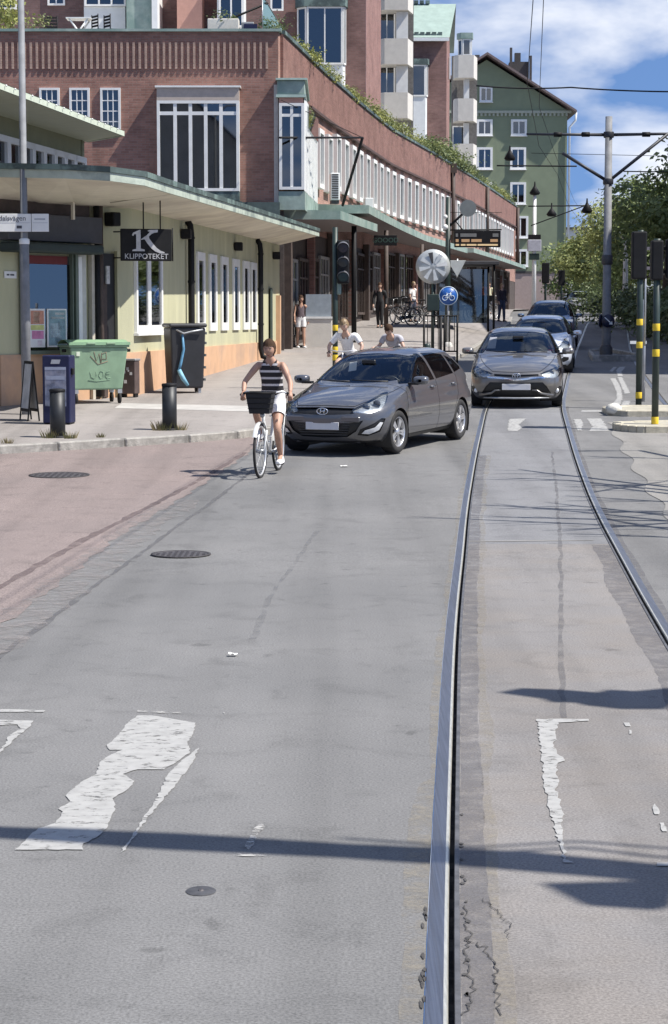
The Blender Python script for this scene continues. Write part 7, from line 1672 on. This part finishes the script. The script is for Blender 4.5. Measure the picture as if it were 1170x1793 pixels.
def make_bike(label, loc, rotz, group=None, basket=True, frame=None):
    fm = frame or M_BWHITE
    t = thing('bicycle', label, 'bicycle', loc, rotz, group); r = .345; WB = .54
    tyre = rim = sp_ = None
    for wx in (WB, -WB):
        if tyre is None:
            tyre = MB().path([(r*math.cos(a), 0, r*math.sin(a)) for a in np.linspace(0, 2*math.pi, 41)], .019, 7, cap=False).build('wheel', M_RUB, t)
            rim = MB().path([((r-.028)*math.cos(a), 0, (r-.028)*math.sin(a)) for a in np.linspace(0, 2*math.pi, 41)], .014, 5, cap=False).build('rim', M_RIM, tyre)
            b = MB(); b.tube((0,-.045,0),(0,.045,0), .022, n=8)
            for k in range(18): a = k*math.pi/9; b.tube((.02*math.cos(a+.4), .02*(-1)**k, .02*math.sin(a+.4)), ((r-.03)*math.cos(a), 0, (r-.03)*math.sin(a)), .0022, n=3, cap=False)
            sp_ = b.build('spokes', M_GALV, tyre); tyre.matrix_local = T(wx, 0, r)
        else:
            w = inst(tyre, t, T(wx, 0, r), 'wheel'); inst(rim, w, Matrix.Identity(4), 'rim'); inst(sp_, w, Matrix.Identity(4), 'spokes')
    b = MB(); head0, head1, bb, seat = Vector((.36,0,.62)), Vector((.30,0,.86)), Vector((-.06,0,.29)), Vector((-.24,0,.80))
    b.path([head0, (.18,0,.42), (.05,0,.33), bb], [.022,.022,.021,.02], 8); b.path([head0+Vector((-.03,0,.12)), (.12,0,.50), (-.12,0,.48)], .016, 8); b.tube(bb, seat, .018); b.tube(head0, head1, .02)
    for y in (.05, -.05): b.path([bb+Vector((0,y*.6,0)), (-WB, y, r)], .011, 6); b.path([seat+Vector((0.03,y*.3,-.1)), (-WB, y, r)], .009, 6)
    b.build('frame', fm, t)
    b = MB()
    for y in (.05, -.05): b.path([(.37, y, .60), (.42, y, .50), (WB, y, r)], [.015,.014,.010], 6)
    b.build('fork', fm, t)
    hb = MB().path([(.30,0,.86),(.285,0,1.0),(.27,0,1.06)], .014, 8); hb.path([(.16,.31,1.06),(.24,.24,1.10),(.30,.10,1.08),(.30,-.10,1.08),(.24,-.24,1.10),(.16,-.31,1.06)], .012, 8); h_ = hb.build('handlebar', M_RIM, t)
    for s_ in (1,-1): MB().tube((.20,s_*.275,1.08),(.09,s_*.36,1.045), .018, n=8).build('grip', M_BLACK, h_)
    MB().tube(seat, (-.27,0,.90), .013).build('seat_post', M_RIM, t)
    MB().prism([(.04,.035),(-.12,.06),(-.24,.105),(-.29,.06),(-.29,-.06),(-.24,-.105),(-.12,-.06),(.04,-.035)], .90, .955, 'Z', xf=T(-.14,0,0)).build('saddle', M_BLACK, t, bevel=.02)
    b = MB()
    for wx, a0, a1 in ((WB, .55, 2.6), (-WB, .2, 2.9)):
        b = MB(); rr = [[(wx+(r+.03)*math.cos(a), -.028, r+(r+.03)*math.sin(a)), (wx+(r+.042)*math.cos(a), 0, r+(r+.042)*math.sin(a)), (wx+(r+.03)*math.cos(a), .028, r+(r+.03)*math.sin(a))] for a in np.linspace(a0, a1, 14)]; b.grid(rr).build('mudguard', fm, t)
    b = MB().tube((-.06,-.06,.29),(-.06,.06,.29), .02); cr_ = b.build('crank', M_GALV, t)
    MB().lathe([(.09,-.05),(.09,-.045),(.02,-.045)], 20, axis='Y', c=(-.06,0,.29)).build('chainring', M_GALV, cr_)
    for s_, (px_, pz_) in ((1, (-.08,.125)), (-1, (-.04,.455))):
        MB().tube((-.06,s_*.07,.29),(px_,s_*.08,pz_), .011, n=6).build('crank_arm', M_GALV, cr_); MB().box(px_-.045,px_+.045,s_*.085,s_*.17,pz_-.012,pz_+.012).build('pedal', M_BLACK, cr_)
    MB().prism([(-.62,.36),(-.50,.43),(-.02,.385),(.05,.30),(-.02,.22),(-.5,.30)], -.075,-.055, 'Y').build('chain_guard', fm, t, bevel=.01)
    b = MB()
    for y in (-.06,.06): b.tube((-.30,y,.74),(-.78,y,.73), .008, n=5); b.tube((-.70,y,.73),(-WB,y*.8,r), .007, n=5)
    stuff(b.build('rear_carrier', fm, t))
    MB().ball((.405,0,.80), .035, 10).build('front_lamp', M_GALV, t)
    if basket:
        b = MB(); x0,x1,w0,w1_,z0,z1 = .38,.62,.13,.175,.83,1.10
        ring = lambda z,f: [(x0+(.02 if f<1 else 0),-w0-(w1_-w0)*f,z),(x1-.03*(1-f),-w0-(w1_-w0)*f,z),(x1-.03*(1-f),w0+(w1_-w0)*f,z),(x0+(.02 if f<1 else 0),w0+(w1_-w0)*f,z)]
        a_, c_ = ring(z0,0), ring(z1,1); b.add(a_+c_, [(0,3,2,1),(0,1,5,4),(1,2,6,5),(2,3,7,6),(3,0,4,7)]); o = b.build('basket', mat('basket_black', (.012,.012,.014), .7, var=.4, scale=30), t)
        b = MB(); b.path(c_+[c_[0]], .012, 6, cap=False)
        for f in (.25,.5,.75): q = ring(z0+(z1-z0)*f, f); q = [(x+(.004 if x > .5 else -.004), y*1.03, z) for x,y,z in q]; b.path(q+[q[0]], .005, 4, cap=False)
        stuff(b.build('basket_wire', M_BLACK, o))
    return t
def skin_mesh(J, E, root):
    names = list(J); me = bpy.data.meshes.new('b'); me.from_pydata([J[n][:3] for n in names], [(names.index(a), names.index(b)) for a, b in E], [])
    o = bpy.data.objects.new('tmpb', me); C.objects.link(o)
    m = o.modifiers.new('s', 'SKIN'); m.use_smooth_shade = True; m.branch_smoothing = .6
    sv = me.skin_vertices[0].data
    for i, n in enumerate(names): r = J[n][3]; sv[i].radius = (r, J[n][4] if len(J[n]) > 4 else r); sv[i].use_root = (n == root)
    s = o.modifiers.new('d', 'SUBSURF'); s.levels = 2; s.render_levels = 2
    dg = bpy.context.evaluated_depsgraph_get(); dg.update(); e = o.evaluated_get(dg); m2 = e.to_mesh()
    v = [tuple(q.co) for q in m2.vertices]; f = [tuple(p.vertices) for p in m2.polygons]; nrm = [tuple(q.normal) for q in m2.vertices]
    e.to_mesh_clear(); bpy.data.objects.remove(o); bpy.data.meshes.remove(me); return v, f, nrm
def person(label, loc, rotz, P, skin, hair, clothes, group=None, long_hair=True, scale=1.0, shoe=None, look=0.0):
    """P: joints in metres (x forward, y left, z up): pelvis chest neck head, and per side sh el wr hip kn an toe"""
    t = thing('person', label, 'person', loc, rotz, group); t.scale = (scale,)*3
    V3 = lambda k: Vector(P[k]); J = {}
    pel, che, nk, hd = V3('pelvis'), V3('chest'), V3('neck'), V3('head')
    mid = pel.lerp(che, .5); J['pelvis'] = (*pel, .115, .135); J['mid'] = (*mid, .098, .115); J['chest'] = (*che, .112, .135); J['neck'] = (*nk, .054); J['hbase'] = (*nk.lerp(hd, .5), .048)
    E = [('pelvis','mid'),('mid','chest'),('chest','neck'),('neck','hbase')]
    for s_ in 'LR':
        sh, el, wr, hip, kn, an, toe = (V3(k+s_) for k in ('sh','el','wr','hip','kn','an','toe'))
        J['sh'+s_] = (*sh, .058); J['ua'+s_] = (*sh.lerp(el,.5), .046); J['el'+s_] = (*el, .038); J['fa'+s_] = (*el.lerp(wr,.35), .038); J['wr'+s_] = (*wr, .025)
        J['hip'+s_] = (*hip, .095); J['th'+s_] = (*hip.lerp(kn,.45), .080); J['kn'+s_] = (*kn, .053); J['cf'+s_] = (*kn.lerp(an,.33), .055); J['an'+s_] = (*an, .034); J['toe'+s_] = (*toe, .030)
        E += [('chest','sh'+s_),('sh'+s_,'ua'+s_),('ua'+s_,'el'+s_),('el'+s_,'fa'+s_),('fa'+s_,'wr'+s_),('pelvis','hip'+s_),('hip'+s_,'th'+s_),('th'+s_,'kn'+s_),('kn'+s_,'cf'+s_),('cf'+s_,'an'+s_),('an'+s_,'toe'+s_)]
    v, f, nr = skin_mesh(J, E, 'pelvis')
    B = MB(); B.add(v, f, 0, True)
    # head with nose, ears, chin
    up = (hd-nk).normalized(); ry = Matrix.Rotation(look, 4, 'Z'); fx = ry @ Vector((1,0,0)); fx = (fx - up*fx.dot(up)).normalized(); ly = up.cross(fx)
    H = lambda x, y, z: hd + fx*x + ly*y + up*z
    rr = []
    for i in range(13):
        ph = math.pi*i/12; z = -.118*math.cos(ph); rad = math.sin(ph)**.85
        jaw = 1 if z > -.03 else 1-.30*((-.03-z)/.088)
        rr.append([H(.094*rad*math.cos(a)*(1.0 if math.cos(a) < 0 else .98)*(jaw*.3+.7)+(.012 if z < 0 else 0), .074*rad*jaw*math.sin(a), z) for a in np.linspace(0, 2*math.pi, 19)])
    B.grid(rr); B.add([H(.088,-.014,-.035),H(.088,.014,-.035),H(.122,0,-.03),H(.092,-.007,.018),H(.092,.007,.018)], [(0,2,1),(0,3,2),(1,2,4),(3,4,2)], 0, True)
    for s_ in (1,-1): B.ball(tuple(H(0, s_*.076, -.01)), .024, 8, 0, (.6,.4,1))
    # hands: palm, four fingers and a thumb, curled
    for s_ in 'LR':
        el, wr = V3('el'+s_), V3('wr'+s_); d = (wr-el).normalized(); sg = 1 if s_ == 'L' else -1
        side_ = Vector((0, 0, 1)).cross(d); side_ = side_.normalized() if side_.length > .1 else Vector((1, 0, 0)); dn = d.cross(side_).normalized()*-1
        if dn.z > 0 and abs(d.z) < .8: dn = -dn
        if abs(d.z) >= .8: side_ = Vector((1,0,0)); dn = Vector((0,-sg,0))
        curl = P.get('curl', .5); pc = wr + d*.05
        B.path([wr - d*.01, wr+d*.03, wr+d*.075, wr+d*.092], [.024,.034,.036,.02], 8)
        for k, (o, L) in enumerate(((-.027,.062),(-.009,.074),(.009,.070),(.027,.055))):
            p0 = wr+d*.082+side_*o; p1 = p0+(d*(1-curl*.6)+dn*curl*.9).normalized()*L*.45; p2 = p1+(d*(1-curl*1.7)+dn*1.0*curl*1.3).normalized()*L*.35; p3 = p2+(d*(.6-curl*2.2)+dn*.7).normalized()*L*.3
            B.path([p0,p1,p2,p3], [.0095,.009,.008,.006], 6)
        p0 = wr+d*.03+side_*(.03*-sg); B.path([p0, p0+side_*(-sg*.022)+d*.025, p0+side_*(-sg*.022)+d*.05+dn*.02], [.012,.0105,.008], 6)
    body = B.build('body', skin, t, fix=False)
    # eyes and mouth
    for s_ in (1,-1):
        e_ = MB().ball(tuple(H(.080, s_*.031, .008)), .0105, 8).build('eye', mat('eye_white', (.30,.29,.28), .6), t); MB().ball(tuple(H(.090, s_*.031, .008)), .0055, 6).build('iris', M_BLACK, e_)
        MB().path([H(.085, s_*.016, .030), H(.086, s_*.034, .034), H(.074, s_*.050, .028)], .004, 4).build('eyebrow', hair, t)
    MB().path([H(.083,-.022,-.068),H(.093,0,-.067),H(.083,.022,-.068)], [.003,.006,.003], 5).build('mouth', mat('lips', (.30,.10,.085), .5), t)
    # hair: cap plus a fall at the back
    rr = []
    for i in range(10):
        ph = math.pi*.98 - (math.pi*.98-.95)*i/9; z = -.128*math.cos(ph); rad = math.sin(ph)
        row = []
        for a in np.linspace(0, 2*math.pi, 25):
            c = math.cos(a); zz = z
            lim = .052 if c > .45 else (-.075 if c > -.1 else -.13)
            zz = max(z, lim)
            q = math.sin(math.acos(max(-1, min(1, -zz/.128)))) if zz > z else rad
            row.append(H(-.006+(.104+.004*math.sin(9*a))*q*c, (.088+.004*math.sin(7*a+1))*q*math.sin(a), zz+.004*math.sin(11*a)))
        rr.append(row)
    b = MB().grid(rr)
    if long_hair: b.path([H(-.085,0,.03),H(-.125,0,-.03),H(-.12,0,-.12),H(-.10,.01,-.2)], [.04,.045,.038,.012], 8)
    b.build('hair', hair, t)
    # clothing: patches of the body surface lifted off the skin
    bones = [(a, b_, Vector(J[a][:3]), Vector(J[b_][:3])) for a, b_ in E]
    fcs = []
    for q in f:
        c = Vector((0,0,0))
        for i in q: c += Vector(v[i])
        c /= len(q); best = None
        for a, b_, A, Bv in bones:
            L = (Bv-A); t_ = max(0, min(1, (c-A).dot(L)/max(1e-9, L.length_squared))); dd = (c-A-L*t_).length - (J[a][3]*(1-t_)+J[b_][3]*t_)
            if best is None or dd < best[0]: best = (dd, a, b_, t_)
        fcs.append((c, best[1], best[2], best[3]))
    for nm, m_, pred, off in clothes:
        sel = [q for q, k in zip(f, fcs) if pred(*k)]
        if not sel: continue
        ids = {}; vv = []
        for q in sel:
            for i in q:
                if i not in ids: ids[i] = len(vv); vv.append(tuple(Vector(v[i])+Vector(nr[i])*off))
        b = MB(); b.add(vv, [tuple(ids[i] for i in q) for q in sel], 0, True); b.build(nm, m_, t, fix=False)
    for s_ in 'LR':
        an, toe = V3('an'+s_), V3('toe'+s_); d = (toe-an); d.z = 0; d = d.normalized() if d.length > .01 else Vector((1,0,0)); z0 = min(an.z-.085, toe.z-.03)
        s2 = Vector((-d.y, d.x, 0)); base = Vector((an.x, an.y, 0)); rr = []
        for u, w, h in ((-.075,.028,.085),(-.06,.042,.10),(.0,.045,.105),(.06,.047,.075),(.12,.050,.055),(.17,.042,.042),(.195,.02,.03)):
            rr.append([base+d*u+s2*(w*math.cos(a))+Vector((0,0,z0+max(0, h*math.sin(a)))) for a in np.linspace(-.25, math.pi+.25, 11)])
        b = MB().grid(rr); b.add(rr[0], [tuple(range(11))]); b.add(rr[-1], [tuple(range(11))]); b.build('shoe', shoe or M_CLW, t)
    return t
T_TRUNK = lambda a, b: a in ('pelvis','mid','chest') and b in ('mid','chest','neck','hipL','hipR','shL','shR')
def top(low=.0, sleeves='none', neck=.35):
    def f(c, a, b, t_):
        if (a, b) in (('pelvis','mid'),): return t_ > low
        if a == 'mid': return True
        if (a, b) == ('chest','neck'): return t_ < neck
        if a == 'chest' and b[:2] == 'sh': return t_ < (.70 if sleeves == 'none' else 2)
        if sleeves == 'none': return False
        if a[:2] == 'sh': return True
        if a[:2] == 'ua': return t_ < (.4 if sleeves == 'short' else 2)
        if sleeves == 'long': return a[:2] in ('el',) or (a[:2] == 'fa' and t_ < .85)
        return False
    return f
def legs(end='short'):
    def f(c, a, b, t_):
        if (a, b) == ('pelvis','mid'): return t_ < .3
        if a == 'pelvis' and b[:3] == 'hip': return True
        if a[:3] == 'hip': return True
        if a[:2] == 'th' and b[:2] == 'kn': return t_ < (.15 if end == 'short' else 2)
        if end == 'long': return a[:2] in ('kn', 'cf')
        return False
    return f
RIDE = dict(pelvis=(-.24,0,1.02), chest=(-.12,0,1.37), neck=(-.08,0,1.515), head=(-.035,0,1.655), curl=.85,
  shL=(-.11,.160,1.445), elL=(.00,.29,1.20), wrL=(.13,.315,1.075), shR=(-.11,-.160,1.445), elR=(.00,-.33,1.21), wrR=(.13,-.315,1.075),
  hipL=(-.22,.09,.96), knL=(.10,.13,.60), anL=(-.10,.13,.225), toeL=(.03,.135,.165), hipR=(-.22,-.09,.96), knR=(.20,-.14,.86), anR=(-.06,-.13,.55), toeR=(.07,-.135,.495))
# the cyclist in front
fw, rw = Vector((-.96, 26.7)), Vector((-.75, 27.78)); hd_ = (fw-rw).normalized(); c_ = (fw+rw)/2; ya = math.atan2(hd_.y, hd_.x)
sl = math.atan((zr(rw.y)-zr(fw.y))/1.08)
bk = make_bike('white city bicycle with a black front basket ridden by the woman in front', (c_.x, c_.y, zr(c_.y)+.009), ya); bk.rotation_euler = (0, sl, ya)
cy = person('woman cyclist in a striped top and white shorts riding a white bicycle', (c_.x, c_.y, zr(c_.y)+.009), ya, RIDE, M_SKIN, M_HAIR, [('tank_top', M_STRIPE, top(.05, 'none', .50), .014), ('shorts', M_CLW, legs('short'), .018)]); cy.rotation_euler = (0, sl, ya)
LEAN = dict(RIDE); LEAN.update(pelvis=(-.26,0,1.0), chest=(.0,0,1.30), neck=(.09,0,1.45), head=(.17,0,1.58), shL=(.0,.18,1.38), shR=(.0,-.18,1.38), elL=(.05,.33,1.18), elR=(.05,-.34,1.18))
LEAN2 = dict(LEAN); LEAN2.update(chest=(.04,.02,1.22), neck=(.16,.03,1.34), head=(.27,.04,1.44), shL=(.05,.2,1.28), shR=(.03,-.15,1.30), elL=(.10,.27,1.15), elR=(.06,-.24,1.12), knL=(.15,.17,.66))
for px, Y, lab, m_, hr, sk, hx in ((607, 39.6, 'cyclist in a white T-shirt leaning forward behind the hatchback, left one', M_CLW, M_HAIR2, M_SKIN2, (-.30,-1)), (686, 41.5, 'cyclist in a pale grey and white shirt behind the hatchback, right one', mat('cloth_palegrey', (.42,.41,.45), .85, var=.35, scale=5), M_HAIR, M_SKIN2, (-.45,-1))):
    q = on(px, Y); a = math.atan2(hx[1], hx[0])
    make_bike('dark bicycle under the cyclist in white behind the hatchback' if px < 650 else 'dark bicycle under the cyclist in grey and white behind the hatchback', (q.x, q.y, q.z+.008), a, None, False, M_DKGREY)
    person(lab, (q.x, q.y, q.z+.008), a, LEAN if px < 650 else LEAN2, sk, hr, [('t_shirt', m_, top(.0, 'short', .4), .016), ('shorts', M_DENIM, legs('short'), .018)], long_hair=False)
def stand(stride=.18, arm=.1, bag=False):
    return dict(pelvis=(0,0,.95), chest=(.01,0,1.29), neck=(.02,0,1.46), head=(.04,0,1.60), curl=.35, shL=(.0,.175,1.38), elL=(-arm,.23,1.12), wrL=(arm*.2,.24,.88), shR=(.0,-.175,1.38), elR=(arm*.3,-.23,1.12), wrR=(arm*1.2,-.235,.89),
      hipL=(0,.085,.90), knL=(stride*.45,.09,.49), anL=(stride*.6,.09,.09), toeL=(stride*.6+.13,.09,.035), hipR=(0,-.085,.90), knR=(-stride*.2,-.09,.49), anR=(-stride*.8,-.09,.10), toeR=(-stride*.8+.12,-.09,.035))
q = on(527, 68); w = person('woman walking in white shorts and a dark top on the pavement by the shop corner', (q.x, q.y, q.z), R(-75), stand(.12), M_SKIN, M_HAIR, [('top', mat('cloth_plum', (.10,.075,.085), .85, var=.2), top(.1, 'none', .3), .012), ('shorts', M_CLW, legs('short'), .022)], scale=1.0)
bg_ = thing('handbag', 'black shoulder bag at the hip of the woman in white shorts', 'bag', (q.x-.25, q.y-.05, q.z+.82)); MB().box(-.05,.05,-.13,.13,0,.22).build('bag_body', M_BLACK, bg_, bevel=.03, segs=2); MB().path([(0,-.1,.2),(.08,-.03,.58),(.10,.05,.60),(0,.1,.2)], .012, 5).build('strap', M_BLACK, bg_)
q = on(665, 82); person('person dressed all in black walking in front of the arcade', (q.x, q.y, q.z), R(-100), stand(.22), M_SKIN2, M_HAIR, [('jacket', M_CLB, top(.0, 'long', .5), .022), ('trousers', M_CLB, legs('long'), .016)], shoe=M_BLACK, long_hair=False, scale=1.04)
q = on(877, 97); person('person in a dark coat with pale hair standing on the pavement near the cars', (q.x, q.y, zs(q.x, q.y)), R(-60), stand(.12), M_SKIN2, M_HAIR2, [('coat', mat('cloth_darkplum', (.035,.025,.035), .85), top(.0, 'long', .5), .03), ('trousers', M_DENIM, legs('long'), .018)], shoe=M_BLACK, long_hair=False, scale=1.05)
q = on(843, 104); person('person in an orange red top on the far pavement', (q.x, q.y, zs(q.x, q.y)), R(-110), stand(.15), M_SKIN2, M_HAIR, [('top', M_ORANGE, top(.0, 'short', .4), .016), ('trousers', M_CLB, legs('long'), .016)], shoe=M_BLACK)
q = on(722, 88); person('person in a white shirt by the parked bicycles under the canopy', (q.x, q.y, zs(q.x, q.y)), R(-40), stand(.1), M_SKIN2, M_HAIR2, [('shirt', M_CLW, top(.0, 'short', .4), .018), ('trousers', M_DENIM, legs('long'), .016)], shoe=M_BLACK, long_hair=False)
q = on(855, 112); person('person in a pale yellow shirt far along the pavement', (q.x, q.y, zs(q.x, q.y)), R(-90), stand(.1), M_SKIN2, M_HAIR, [('shirt', mat('cloth_paleyellow', (.55,.52,.36), .85), top(.0, 'short', .4), .018), ('trousers', M_DENIM, legs('long'), .016)], shoe=M_BLACK, long_hair=False)
# parked bicycles before the shops
src = None
for i, (px, Y, a) in enumerate(((700, 84, 200), (712, 86, 215), (728, 88, 195), (826, 92, 240), (834, 95, 235), (862, 100, 250))):
    q = on(px, Y); loc = (q.x, q.y, zs(q.x, q.y)+.005)
    lab = ['dark parked bicycle nearest the person in black', 'dark parked bicycle second from the person in black', 'dark parked bicycle beside the white shirted person', 'dark parked bicycle by the tram stop shelter', 'dark parked bicycle left of the orange red top', 'dark parked bicycle near the person in the dark coat'][i]
    if src is None: src = make_bike(lab, loc, R(a), 'bicycles parked before the shops', True, M_DKGREY)
    else: dup(src, None, loc, R(a), lab)
